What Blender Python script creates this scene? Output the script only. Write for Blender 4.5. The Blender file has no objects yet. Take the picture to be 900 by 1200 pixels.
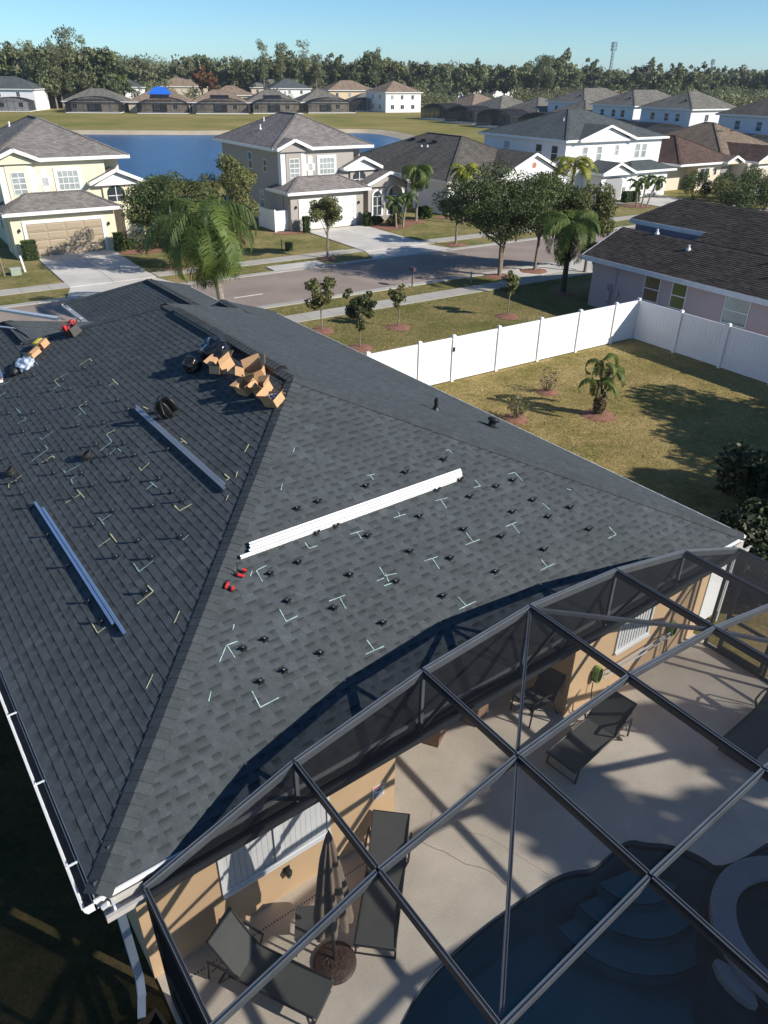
import bpy, math, random
import numpy as np
from mathutils import Vector, Matrix
from mathutils.geometry import tessellate_polygon
PI = math.pi
R = math.radians
scene = bpy.context.scene
COL = scene.collection

# ------------------------------------------------------------ camera, world, sun, exposure
CAM_H = 10.5
pitch, roll = R(30.7815), R(0.7452)
Fw = Vector((0, math.cos(pitch), -math.sin(pitch)))
Xw = Vector((1, 0, 0)); Uw = Xw.cross(Fw)
Xc = math.cos(roll) * Xw + math.sin(roll) * Uw
Uc = -math.sin(roll) * Xw + math.cos(roll) * Uw
cam_d = bpy.data.cameras.new('camera')
cam = bpy.data.objects.new('camera', cam_d); COL.objects.link(cam)
m = Matrix.Identity(4)
for i in range(3):
    m[i][0] = Xc[i]; m[i][1] = Uc[i]; m[i][2] = -Fw[i]
m[2][3] = CAM_H
cam.matrix_world = m
cam_d.sensor_fit = 'HORIZONTAL'; cam_d.sensor_width = 36
cam_d.lens = 861.42 / 900 * 36
cam_d.clip_start = 0.1; cam_d.clip_end = 9000
scene.camera = cam

SUN_AZ, SUN_EL = R(-22.5), R(29.5)
sun_dir = Vector((math.cos(SUN_EL) * math.cos(SUN_AZ), math.cos(SUN_EL) * math.sin(SUN_AZ), math.sin(SUN_EL)))
sd = bpy.data.lights.new('sun', 'SUN'); sd.energy = 5.0; sd.angle = R(0.53); sd.color = (1.0, 0.94, 0.84)
sun = bpy.data.objects.new('sun', sd); COL.objects.link(sun)
sun.rotation_euler = (-sun_dir).to_track_quat('-Z', 'Y').to_euler()
w = bpy.data.worlds.new('World'); scene.world = w; w.use_nodes = True
nt = w.node_tree; bg = nt.nodes['Background']
sky = nt.nodes.new('ShaderNodeTexSky'); sky.sky_type = 'NISHITA'; sky.sun_disc = False
sky.sun_elevation = SUN_EL; sky.sun_rotation = PI / 2 - SUN_AZ
sky.air_density = 0.8; sky.dust_density = 0.0; sky.ozone_density = 4; sky.altitude = 0
tintn = nt.nodes.new('ShaderNodeVectorMath'); tintn.operation = 'MULTIPLY'; tintn.inputs[1].default_value = (.74, .97, 1.07)
nt.links.new(sky.outputs[0], tintn.inputs[0]); nt.links.new(tintn.outputs[0], bg.inputs[0]); bg.inputs[1].default_value = 0.095
vs = scene.view_settings
vs.view_transform = 'Standard'; vs.look = 'None'; vs.exposure = 0.40; vs.gamma = 1.0
scene.cycles.max_bounces = 8; scene.cycles.transparent_max_bounces = 24
scene.cycles.sample_clamp_indirect = 6

# ------------------------------------------------------------ frames
class Frame:
    def __init__(s, x, y, az):
        s.o = Vector((x, y, 0)); s.az = az
        s.a = Vector((math.cos(az), math.sin(az), 0)); s.b = Vector((-math.sin(az), math.cos(az), 0))
    def w(s, a, b, z=0): return s.o + s.a * a + s.b * b + Vector((0, 0, z))
HF = Frame(-3.134, 4.776, R(36.577))      # own house: origin at the near left eave corner
SF = Frame(0, 0, R(33.5))                 # the street grid
WF = Frame(0, 0, 0)

# ------------------------------------------------------------ materials
def new_mat(name):
    m_ = bpy.data.materials.new(name); m_.use_nodes = True
    n = m_.node_tree; b = n.nodes['Principled BSDF']
    return m_, n, b
def N(n, t, **kw):
    x = n.nodes.new(t)
    for k_, v in kw.items():
        if k_.startswith('i_'):
            x.inputs[k_[2:].replace('_', ' ')].default_value = v
        else: setattr(x, k_, v)
    return x
def mathn(n, op, a, b=None, c=None):
    x = n.nodes.new('ShaderNodeMath'); x.operation = op
    for i, v in enumerate((a, b, c)):
        if v is None: continue
        if isinstance(v, (int, float)): x.inputs[i].default_value = v
        else: n.links.new(v, x.inputs[i])
    return x.outputs[0]
def coord(n, space='pos'):
    if space == 'pos': return n.nodes.new('ShaderNodeNewGeometry').outputs['Position']
    return n.nodes.new('ShaderNodeTexCoord').outputs[space]
def noise(n, vec, scale, detail=3, rough=.55):
    x = N(n, 'ShaderNodeTexNoise'); x.inputs['Scale'].default_value = scale
    x.inputs['Detail'].default_value = detail; x.inputs['Roughness'].default_value = rough
    n.links.new(vec, x.inputs['Vector']); return x.outputs['Fac']
def scale_col(n, colsock, facsock):
    x = N(n, 'ShaderNodeVectorMath', operation='SCALE')
    if isinstance(colsock, tuple): x.inputs[0].default_value = colsock[:3]
    else: n.links.new(colsock, x.inputs[0])
    n.links.new(facsock, x.inputs['Scale']); return x.outputs[0]
def mixc(n, fac, a, b):
    x = N(n, 'ShaderNodeMix', data_type='RGBA')
    if isinstance(fac, (int, float)): x.inputs[0].default_value = fac
    else: n.links.new(fac, x.inputs[0])
    for i, v in ((6, a), (7, b)):
        if isinstance(v, tuple): x.inputs[i].default_value = (*v[:3], 1)
        else: n.links.new(v, x.inputs[i])
    return x.outputs[2]
def ramp(n, fac, lo, hi):
    x = N(n, 'ShaderNodeMapRange'); x.inputs[1].default_value = lo; x.inputs[2].default_value = hi
    n.links.new(fac, x.inputs[0]); return x.outputs[0]
def bump(n, b, h, strength, dist=.01):
    x = N(n, 'ShaderNodeBump'); x.inputs['Strength'].default_value = strength; x.inputs['Distance'].default_value = dist
    n.links.new(h, x.inputs['Height']); n.links.new(x.outputs[0], b.inputs['Normal'])
def mat(name, col, rough=.7, var=.12, vscale=3., fine=.1, fscale=60., bmp=.0, bscale=80., metal=0., spec=.5, tint=False, col2=None, space='pos', big=0.):
    m_, n, b = new_mat(name); p = coord(n, space)
    f1 = noise(n, p, vscale, 4); f2 = noise(n, p, fscale, 2)
    c = col if col2 is None else mixc(n, ramp(n, f1, .35, .65), col, col2)
    f = mathn(n, 'ADD', mathn(n, 'MULTIPLY', mathn(n, 'SUBTRACT', f1, .5), 2 * var * 1.6), mathn(n, 'MULTIPLY', mathn(n, 'SUBTRACT', f2, .5), 2 * fine * 1.6))
    f = mathn(n, 'ADD', f, 1.0)
    if big:
        fb_ = noise(n, p, .9, 5, .7); sc_n = noise(n, p, 3.5, 6, .8)
        f = mathn(n, 'MULTIPLY', f, mathn(n, 'ADD', 1.0, mathn(n, 'MULTIPLY', mathn(n, 'SUBTRACT', fb_, .5), big)))
        f = mathn(n, 'ADD', f, mathn(n, 'MULTIPLY', ramp(n, sc_n, .66, .80), big * .8))
    if tint:
        a = N(n, 'ShaderNodeAttribute', attribute_name='tint'); f = mathn(n, 'MULTIPLY', f, a.outputs['Fac'])
    n.links.new(scale_col(n, c, f), b.inputs['Base Color'])
    b.inputs['Roughness'].default_value = rough; b.inputs['Metallic'].default_value = metal
    b.inputs['Specular IOR Level'].default_value = spec
    if bmp: bump(n, b, noise(n, p, bscale, 3), bmp)
    return m_

def shingle_mat(name, col, row=.143, wid=.3, contrast=.25, streak=.15):
    """roof covering seen from far: courses and tabs laid out in the face's own metres (UV)"""
    m_, n, b = new_mat(name); uv = coord(n, 'UV'); p = coord(n)
    br = N(n, 'ShaderNodeTexBrick'); n.links.new(uv, br.inputs['Vector'])
    br.inputs['Scale'].default_value = 1; br.inputs['Mortar Size'].default_value = .012; br.inputs['Brick Width'].default_value = wid
    br.inputs['Row Height'].default_value = row; br.inputs['Color1'].default_value = (1 - contrast,) * 3 + (1,)
    br.inputs['Color2'].default_value = (1 + contrast,) * 3 + (1,); br.inputs['Mortar'].default_value = (.45,) * 3 + (1,)
    br.inputs['Mortar Smooth'].default_value = .3
    mp = N(n, 'ShaderNodeMapping'); mp.inputs['Scale'].default_value = (1.2, .12, 1); n.links.new(uv, mp.inputs['Vector'])
    st = noise(n, mp.outputs[0], 1.0, 4); big = noise(n, p, .35, 3); fine_ = noise(n, p, 9, 3)
    f = mathn(n, 'ADD', mathn(n, 'MULTIPLY', mathn(n, 'SUBTRACT', st, .5), streak * 3), mathn(n, 'MULTIPLY', mathn(n, 'SUBTRACT', big, .5), .5))
    f = mathn(n, 'ADD', mathn(n, 'ADD', f, mathn(n, 'MULTIPLY', mathn(n, 'SUBTRACT', fine_, .5), .5)), 1.0)
    bw = N(n, 'ShaderNodeRGBToBW'); n.links.new(br.outputs['Color'], bw.inputs[0])
    f = mathn(n, 'MULTIPLY', f, bw.outputs[0])
    n.links.new(scale_col(n, col, f), b.inputs['Base Color']); b.inputs['Roughness'].default_value = .92
    b.inputs['Specular IOR Level'].default_value = .25
    bump(n, b, bw.outputs[0], .5, .012)
    return m_

def leaf_mat(name, col, col2, trans=.25):
    m_, n, b = new_mat(name)
    a = N(n, 'ShaderNodeAttribute', attribute_name='tint'); oi = N(n, 'ShaderNodeObjectInfo')
    f = noise(n, coord(n), .9, 3)
    c = scale_col(n, mixc(n, ramp(n, f, .35, .65), col, col2), a.outputs['Fac'])
    n.links.new(c, b.inputs['Base Color']); b.inputs['Roughness'].default_value = .55
    b.inputs['Specular IOR Level'].default_value = .35
    t = N(n, 'ShaderNodeBsdfTranslucent'); n.links.new(scale_col(n, c, mathn(n, 'ADD', 1.1, 0.)), t.inputs['Color'])
    mx = N(n, 'ShaderNodeMixShader'); mx.inputs[0].default_value = trans
    n.links.new(b.outputs[0], mx.inputs[1]); n.links.new(t.outputs[0], mx.inputs[2])
    n.links.new(mx.outputs[0], n.nodes['Material Output'].inputs[0])
    return m_

def grass_mat(name, green, straw, lo=.4, hi=.62, scale=.35):
    m_, n, b = new_mat(name); p = coord(n)
    f = noise(n, p, scale, 5, .6); f2 = noise(n, p, 2.6, 4, .75); f3 = noise(n, p, 11, 4, .8); f4 = noise(n, p, 70, 3, .75)
    ff = mathn(n, 'ADD', mathn(n, 'MULTIPLY', f, .6), mathn(n, 'MULTIPLY', f2, .4))
    c = mixc(n, ramp(n, ff, lo, hi), green, straw)
    g = mathn(n, 'ADD', mathn(n, 'MULTIPLY', f3, 1.5), mathn(n, 'MULTIPLY', f4, 1.5)); g = mathn(n, 'SUBTRACT', g, .5)
    n.links.new(scale_col(n, c, g), b.inputs['Base Color']); b.inputs['Roughness'].default_value = .95
    b.inputs['Specular IOR Level'].default_value = .1
    bump(n, b, g, .9, .04)
    return m_

def screen_mat(name, opacity, col=(.012, .012, .014)):
    m_, n, b = new_mat(name); n.nodes.remove(b)
    d = N(n, 'ShaderNodeBsdfDiffuse'); d.inputs['Color'].default_value = (*col, 1)
    gl = N(n, 'ShaderNodeBsdfGlossy'); gl.inputs['Roughness'].default_value = .45; gl.inputs['Color'].default_value = (.5, .5, .5, 1)
    m1 = N(n, 'ShaderNodeMixShader'); m1.inputs[0].default_value = .08
    n.links.new(d.outputs[0], m1.inputs[1]); n.links.new(gl.outputs[0], m1.inputs[2])
    t = N(n, 'ShaderNodeBsdfTransparent'); mx = N(n, 'ShaderNodeMixShader')
    f = noise(n, coord(n), 1.3, 4)
    gm = N(n, 'ShaderNodeNewGeometry'); dp = N(n, 'ShaderNodeVectorMath', operation='DOT_PRODUCT')
    n.links.new(gm.outputs['Incoming'], dp.inputs[0]); n.links.new(gm.outputs['Normal'], dp.inputs[1])
    cs = mathn(n, 'MAXIMUM', mathn(n, 'ABSOLUTE', dp.outputs['Value']), .10)
    o = mathn(n, 'ADD', mathn(n, 'MULTIPLY', mathn(n, 'SUBTRACT', f, .5), .10), opacity)
    o = mathn(n, 'SUBTRACT', 1.0, mathn(n, 'POWER', mathn(n, 'SUBTRACT', 1.0, o), mathn(n, 'DIVIDE', 1.0, cs)))
    n.links.new(o, mx.inputs[0]); n.links.new(t.outputs[0], mx.inputs[1]); n.links.new(m1.outputs[0], mx.inputs[2])
    n.links.new(mx.outputs[0], n.nodes['Material Output'].inputs[0])
    return m_

def glass_mat(name, col, rough=.05):
    m_, n, b = new_mat(name); p = coord(n)
    f = noise(n, p, .8, 3)
    n.links.new(scale_col(n, col, mathn(n, 'ADD', mathn(n, 'MULTIPLY', f, 1.2), .4)), b.inputs['Base Color'])
    b.inputs['Roughness'].default_value = rough; b.inputs['Specular IOR Level'].default_value = .9
    return m_

def water_mat(name, deep, bs=1.2, strength=.25, rough=.04):
    m_, n, b = new_mat(name); p = coord(n)
    f = noise(n, p, bs, 5, .7); f2 = noise(n, p, bs * 5, 3, .6); f0 = noise(n, p, .03, 3)
    n.links.new(scale_col(n, deep, mathn(n, 'MULTIPLY', mathn(n, 'ADD', mathn(n, 'MULTIPLY', f, 2.4), -.2), mathn(n, 'ADD', f0, .5))), b.inputs['Base Color'])
    b.inputs['Roughness'].default_value = rough; b.inputs['IOR'].default_value = 1.33
    bump(n, b, mathn(n, 'ADD', f, mathn(n, 'MULTIPLY', f2, .35)), strength, .12)
    return m_

def pool_water_mat(name):
    m_, n, b = new_mat(name); p = coord(n); n.nodes.remove(b)
    t = N(n, 'ShaderNodeBsdfTransparent'); t.inputs['Color'].default_value = (.38, .62, .66, 1)
    g = N(n, 'ShaderNodeBsdfGlossy'); g.inputs['Roughness'].default_value = .02
    fr = N(n, 'ShaderNodeFresnel'); fr.inputs['IOR'].default_value = 1.33
    bp = N(n, 'ShaderNodeBump'); bp.inputs['Strength'].default_value = .35; bp.inputs['Distance'].default_value = .05
    n.links.new(noise(n, p, 3.5, 3), bp.inputs['Height'])
    n.links.new(bp.outputs[0], g.inputs['Normal']); n.links.new(bp.outputs[0], fr.inputs['Normal'])
    mx = N(n, 'ShaderNodeMixShader'); n.links.new(fr.outputs[0], mx.inputs[0])
    n.links.new(t.outputs[0], mx.inputs[1]); n.links.new(g.outputs[0], mx.inputs[2])
    n.links.new(mx.outputs[0], n.nodes['Material Output'].inputs[0])
    return m_

M = {}
M['shingle'] = mat('charcoal shingle granules', (.067, .077, .083), .9, .22, 9, .42, 95, .45, 180, spec=.3, tint=True, big=.55)
M['felt'] = mat('roof underlay', (.03, .032, .036), .95)
M['white'] = mat('white painted metal', (.72, .73, .74), .4, .05, 2)
M['vinyl'] = mat('white vinyl', (.80, .81, .83), .35, .04, 1.2, .03, 20)
M['white_trim'] = mat('white trim paint', (.74, .74, .73), .5, .05)
M['dirty_white'] = mat('weathered white metal', (.42, .40, .37), .5, .15, 5)
M['bronze'] = mat('grey aluminium extrusion', (.13, .145, .165), .42, .18, 4, .1, 90, metal=.25)
M['bronze_dark'] = mat('dark aluminium extrusion', (.022, .024, .028), .45, .2, 4)
M['screen'] = screen_mat('insect screen', .155, (.035, .036, .038))
M['screen_gable'] = screen_mat('dense gable screen', .50, (.012, .012, .014))
M['screen_wall'] = screen_mat('wall insect screen', .30, (.02, .02, .022))
M['screen_far'] = screen_mat('distant insect screen', .42, (.02, .021, .024))
M['stucco_tan'] = mat('peach tan stucco', (.56, .385, .225), .9, .06, 1.5, .06, 90, .25, 120)
M['stucco_shade'] = mat('tan side stucco', (.48, .40, .27), .9, .08, 1.5, .06, 90, .25, 120)
M['deck'] = mat('sprayed concrete deck', (.53, .47, .39), .85, .13, .8, .12, 45, .25, 90, col2=(.61, .545, .455))
M['concrete'] = mat('pale concrete', (.50, .47, .43), .85, .10, .5, .08, 12, .1, 40, col2=(.56, .53, .49))
M['sidewalk'] = mat('sidewalk concrete', (.42, .40, .35), .9, .12, .8, .08, 12)
M['road'] = mat('old brownish asphalt', (.255, .20, .168), .9, .10, .35, .18, 30, .2, 60, col2=(.30, .243, .205))
M['roadmark'] = mat('road paint', (.75, .74, .70), .6)
M['mulch'] = mat('red bark mulch', (.24, .115, .075), .95, .3, 6, .4, 40, .6, 40)
M['soil'] = mat('bare soil', (.30, .24, .17), .95, .2, 1, .2, 20)
M['lawn'] = grass_mat('lawn', (.125, .145, .038), (.34, .27, .125), .40, .60, .3)
M['lawn_far'] = grass_mat('pond bank grass', (.16, .17, .04), (.34, .26, .11), .40, .62, .05)
M['lawn_yard'] = grass_mat('dormant back yard grass', (.20, .18, .05), (.49, .365, .16), .37, .58, .45)
M['lawn_shade_paint'] = grass_mat('side lawn with shade in colour', (.055, .055, .02), (.13, .095, .045), .42, .60, .6)  # grass colours darkened to hold the house's shade
M['pool_plaster'] = mat('pool plaster', (.30, .58, .58), .8, .15, 1.5)
M['pool_edge'] = mat('pool tile band', (.05, .07, .09), .4, .3, 8)
M['water'] = pool_water_mat('pool water')
M['pond'] = water_mat('pond water', (.008, .050, .15), .55, 1.0, .22)
M['sand'] = mat('pond bank sand', (.44, .37, .26), .95, .2, .3)
M['black'] = mat('black plastic', (.012, .012, .013), .45, .2, 6)
M['black_bag'] = mat('black plastic film', (.012, .012, .014), .18, .2, 6, bmp=.6, bscale=9)
M['rubber'] = mat('black rubber', (.02, .02, .02), .7)
M['card'] = mat('brown cardboard', (.50, .30, .155), .85, .07, 3, .05, 40)
M['card_in'] = mat('inner cardboard', (.42, .25, .13), .9, .07, 3)
M['alu'] = mat('mill aluminium', (.86, .86, .86), .38, .05, 4, metal=.35)
M['alu_blue'] = mat('bare aluminium rail', (.55, .66, .82), .25, .06, 4, metal=.7)
M['alu_dark'] = mat('dark anodised rail', (.50, .50, .52), .4, .08, 4, metal=.5)
M['red'] = mat('red tool plastic', (.55, .03, .03), .4)
M['yellow'] = mat('yellow plastic', (.75, .60, .03), .5)
M['chalk_c'] = mat('cyan chalk', (.35, .49, .46), .95, .3, 14, .4, 90)
M['chalk_y'] = mat('yellow chalk', (.72, .67, .36), .95, .3, 14, .4, 90)
M['green_hose'] = mat('green hose', (.28, .42, .07), .5)
M['sling'] = mat('grey sling fabric', (.07, .075, .07), .8, .12, 3, .15, 120, .2, 200)
M['sling_frame'] = mat('dark chair frame', (.02, .02, .021), .4)
M['umbrella'] = mat('taupe umbrella cloth', (.20, .155, .12), .85, .12, 4, .08, 60)
M['rust'] = mat('brown resin base', (.055, .03, .022), .6, .5, 12, .4, 60, .5, 30)
M['wicker'] = mat('brown wicker', (.20, .125, .08), .8, .3, 20, .3, 80, .5, 60)
M['blind'] = mat('white vertical blind', (.62, .63, .64), .7, .05)
M['glass_dark'] = glass_mat('dark window glass', (.035, .045, .055))
M['glass_mid'] = glass_mat('window glass with pale blinds', (.30, .33, .33))
M['glass_green'] = glass_mat('window glass over green drapes', (.10, .12, .05))
M['glass_teal'] = glass_mat('bluish window glass', (.22, .30, .30))
M['yellow_stucco'] = mat('pale yellow stucco', (.70, .64, .47), .9, .05, .8, .04, 20)
M['grey_stucco'] = mat('warm grey stucco', (.36, .33, .30), .9, .05, .8, .04, 20)
M['white_stucco'] = mat('white stucco', (.74, .74, .74), .9, .04, .8, .03, 20)
M['beige_stucco'] = mat('beige stucco', (.60, .53, .42), .9, .05, .8)
M['cream_stucco'] = mat('cream stucco', (.66, .52, .34), .9, .05, .8)
M['purple_stucco'] = mat('mauve stucco', (.47, .38, .385), .9, .06, .9, .05, 30)
M['tan_far'] = mat('far tan stucco', (.50, .42, .32), .9, .05, .8)
M['door_tan'] = mat('khaki garage door', (.36, .29, .20), .6, .04)
M['door_white'] = mat('white garage door', (.68, .67, .65), .6, .04)
M['stone'] = mat('grey stone veneer', (.26, .24, .22), .9, .3, 6)
M['roof_brown_grey'] = shingle_mat('brown grey shingles', (.20, .183, .17))
M['roof_grey'] = shingle_mat('taupe grey shingles', (.22, .197, .185))
M['roof_dark'] = shingle_mat('weathered dark shingles', (.115, .103, .088), contrast=.3, streak=.35)
M['roof_purple'] = shingle_mat('weathered charcoal brown shingles', (.050, .043, .038), row=.143, wid=.33, contrast=.35, streak=.3)
M['roof_green'] = shingle_mat('grey green shingles', (.085, .098, .100), streak=.25)
M['roof_brown'] = shingle_mat('dark brown shingles', (.105, .066, .052), contrast=.35)
M['roof_tan'] = shingle_mat('tan brown shingles', (.20, .150, .110), contrast=.3)
M['roof_far'] = shingle_mat('far grey shingles', (.155, .145, .125), row=.3, wid=.6, streak=.25)
M['roof_far_tan'] = shingle_mat('far tan shingles', (.23, .17, .125), row=.3, wid=.6)
M['tarp'] = mat('blue tarpaulin', (.02, .14, .62), .5, .1, 1)
M['solar'] = mat('black solar heating panel', (.012, .012, .014), .5)
M['bark'] = mat('grey brown bark', (.20, .165, .13), .95, .3, 5, .3, 40, .5, 30)
M['bark_dark'] = mat('dark bark', (.07, .055, .04), .95, .3, 5, .3, 40, .5, 30)
M['palm_bark'] = mat('palm trunk', (.26, .22, .18), .95, .25, 5, .3, 30, .6, 18)
M['leaf_oak'] = leaf_mat('oak leaves', (.058, .085, .026), (.095, .112, .038))
M['leaf_palm'] = leaf_mat('palm leaflets', (.085, .135, .030), (.145, .19, .045), .35)
M['leaf_yellow'] = leaf_mat('yellowing palm leaflets', (.34, .31, .03), (.22, .26, .03), .3)
M['leaf_dark'] = leaf_mat('dark leaves with shade in colour', (.020, .032, .010), (.034, .046, .014), .12)  # leaf colour lowered so it carries the shade over the corner shrubs
M['leaf_olive'] = leaf_mat('olive leaves', (.13, .145, .045), (.165, .165, .065))
M['leaf_dry'] = leaf_mat('sparse brown twigs', (.13, .10, .06), (.16, .13, .07), .1)
M['leaf_far'] = leaf_mat('far wood leaves', (.11, .14, .058), (.17, .18, .085), .3)
M['leaf_far2'] = leaf_mat('far oak leaves', (.14, .165, .07), (.20, .20, .10), .3)
M['leaf_rust'] = leaf_mat('rust coloured cypress leaves', (.21, .085, .035), (.16, .075, .04), .15)
M['blade_straw'] = leaf_mat('dry grass blades', (.38, .31, .14), (.32, .28, .12), .3)
M['blade_green'] = leaf_mat('green grass blades', (.17, .19, .045), (.24, .22, .06), .3)
M['leaf_hedge'] = leaf_mat('clipped hedge leaves', (.045, .085, .018), (.07, .11, .025))
M['denim'] = mat('blue denim', (.05, .09, .20), .9, .15, 8)
M['shirt'] = mat('white work shirt', (.78, .78, .78), .9, .08, 6)
M['skin'] = mat('skin', (.45, .26, .18), .6, .05)
M['plastic_clear'] = mat('crumpled clear plastic wrap', (.45, .52, .62), .2, .35, 9, .3, 30, .6, 14)
M['sign_white'] = mat('white sign plate', (.72, .72, .72), .5)
M['sign_ink'] = mat('sign ink', (.05, .05, .06), .6)
M['sign_red'] = mat('sign red ink', (.55, .16, .12), .6)
M['steel'] = mat('far lattice steel', (.16, .20, .26), .6)

# ------------------------------------------------------------ mesh builder
class MB:
    def __init__(s): s.V = []; s.F = []; s.m = []; s.t = []; s.X = None
    def add(s, vs, fs, m=0, t=1.):
        o = len(s.V)
        if s.X is not None: vs = [s.X @ Vector(v) for v in vs]
        s.V += [tuple(v) for v in vs]
        for f in fs: s.F.append(tuple(i + o for i in f)); s.m.append(m); s.t.append(t)
        return s
    def q(s, *p, m=0, t=1.): return s.add(p, [tuple(range(len(p)))], m, t)
    def hexa(s, lo, hi, m=0, t=1.):
        n = len(lo)
        fs = [tuple(range(n))[::-1], tuple(range(n, 2 * n))] + [(i, (i + 1) % n, n + (i + 1) % n, n + i) for i in range(n)]
        return s.add(list(lo) + list(hi), fs, m, t)
    def box(s, x0, x1, y0, y1, z0, z1, m=0, t=1.):
        if x0 > x1: x0, x1 = x1, x0
        if y0 > y1: y0, y1 = y1, y0
        return s.hexa([(x0, y0, z0), (x1, y0, z0), (x1, y1, z0), (x0, y1, z0)], [(x0, y0, z1), (x1, y0, z1), (x1, y1, z1), (x0, y1, z1)], m, t)
    def prism(s, poly, z0, z1, m=0, t=1.):
        return s.hexa([(x, y, z0) for x, y in poly], [(x, y, z1) for x, y in poly], m, t)
    def beam(s, a, b, w_, h_, m=0, t=1., up=(0, 0, 1), ext=0.):
        a = Vector(a); b = Vector(b); d = (b - a).normalized(); a = a - d * ext; b = b + d * ext
        u = Vector(up); sd_ = d.cross(u)
        if sd_.length < 1e-4: sd_ = d.cross(Vector((1, 0, 0)))
        sd_.normalize(); u = sd_.cross(d)
        x = sd_ * w_ / 2; y = u * h_ / 2
        return s.hexa([a - x - y, a + x - y, a + x + y, a - x + y], [b - x - y, b + x - y, b + x + y, b - x + y], m, t)
    def tube(s, pts, rad, n=8, m=0, t=1., cap=True):
        pts = [Vector(p) for p in pts]
        if not hasattr(rad, '__len__'): rad = [rad] * len(pts)
        rings = []; x = None
        for i, p in enumerate(pts):
            d = (pts[min(i + 1, len(pts) - 1)] - pts[max(i - 1, 0)]).normalized()
            if x is None: x = d.orthogonal().normalized()
            else: x = (x - d * x.dot(d)).normalized()
            y = d.cross(x)
            rings.append([p + (x * math.cos(2 * PI * j / n) + y * math.sin(2 * PI * j / n)) * rad[i] for j in range(n)])
        vs = [v for r in rings for v in r]; fs = []
        for i in range(len(rings) - 1):
            for j in range(n): fs.append((i * n + j, i * n + (j + 1) % n, (i + 1) * n + (j + 1) % n, (i + 1) * n + j))
        if cap: fs += [tuple(range(n))[::-1], tuple(range((len(rings) - 1) * n, len(rings) * n))]
        return s.add(vs, fs, m, t)
    def lathe(s, prof, n=16, c=(0, 0, 0), m=0, t=1.):
        vs = [(c[0] + r * math.cos(2 * PI * j / n), c[1] + r * math.sin(2 * PI * j / n), c[2] + z) for r, z in prof for j in range(n)]
        fs = [(i * n + j, i * n + (j + 1) % n, (i + 1) * n + (j + 1) % n, (i + 1) * n + j) for i in range(len(prof) - 1) for j in range(n)]
        fs += [tuple(range(n))[::-1], tuple(range((len(prof) - 1) * n, len(prof) * n))]
        return s.add(vs, fs, m, t)
    def mesh(s, name, mats, smooth=False, uv=False):
        me = bpy.data.meshes.new(name); me.from_pydata(s.V, [], s.F)
        if not isinstance(mats, (list, tuple)): mats = [mats]
        for k_ in mats: me.materials.append(M[k_] if isinstance(k_, str) else k_)
        if len(mats) > 1: me.polygons.foreach_set('material_index', s.m)
        me.attributes.new('tint', 'FLOAT', 'FACE').data.foreach_set('value', s.t)
        if smooth: me.polygons.foreach_set('use_smooth', [True] * len(s.F))
        if uv:
            l = me.uv_layers.new(name='UVMap')
            for p in me.polygons:
                nrm = p.normal; e = Vector((0, 0, 1)).cross(nrm)
                e = e.normalized() if e.length > 1e-3 else Vector((1, 0, 0)); sl = nrm.cross(e)
                for li in p.loop_indices:
                    co = me.vertices[me.loops[li].vertex_index].co; l.data[li].uv = (co.dot(e), co.dot(sl))
        me.update(); return me
    def build(s, name, mats, parent=None, smooth=False, uv=False):
        return link(name, s.mesh(name, mats, smooth, uv), parent)

def link(name, me, parent=None, loc=None, rot=None):
    o = bpy.data.objects.new(name, me); COL.objects.link(o)
    if parent is not None: o.parent = parent
    if loc is not None: o.location = loc
    if rot is not None: o.rotation_euler = rot
    return o
def tag(o, label=None, cat=None, group=None, kind=None):
    if label: o['label'] = label
    if cat: o['category'] = cat
    if group: o['group'] = group
    if kind: o['kind'] = kind
    return o
def thing(name, label, cat, fr=WF, a=0, b=0, z=0, rot=0, group=None):
    o = bpy.data.objects.new(name, None); o.empty_display_size = .3; COL.objects.link(o)
    o.location = fr.w(a, b, z); o.rotation_euler = (0, 0, fr.az + rot)
    return tag(o, label, cat, group)
def place(o, fr, a, b, z=0, rot=0):
    o.location = fr.w(a, b, z); o.rotation_euler = (0, 0, fr.az + rot); return o
def copy_tree(o, parent=None):
    c = o.copy(); COL.objects.link(c)
    if parent is not None: c.parent = parent
    for ch in list(o.children): copy_tree(ch, c)
    return c
def axes(o, e, n, z=(0, 0, 1)):
    """matrix: local x along e, y along n, z up, origin o"""
    m_ = Matrix.Identity(4)
    for i in range(3): m_[i][0] = e[i]; m_[i][1] = n[i]; m_[i][2] = z[i]; m_[i][3] = o[i]
    return m_
FEET_REAR=[(3.79,2.8),(4.3,2.81),(3.79,2.29),(4.38,1.91),(4.94,2.3),(5.64,2.81),(4.87,3.18),(5.25,3.18),(3.18,1.89),(2.84,1.89),(3.19,1.37),(2.82,1.37),(3.8,1.38),(4.94,1.4),(6.75,2.81),(6.14,2.29),(7.34,2.29),(6.72,1.91),(5.57,1.91),(7.91,1.91),(7.3,1.39),(6.13,1.39),(8.49,1.39),(9.1,1.9),(8.5,2.25),(8.04,3.71),(7.12,3.71),(8.02,3.2),(7.44,3.17),(7.94,2.82),(8.61,2.82),(9.05,2.82),(9.09,2.31),(9.7,1.9),(6.23,3.7),(5.24,3.71),(4.83,3.71),(9.68,1.38)]
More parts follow.
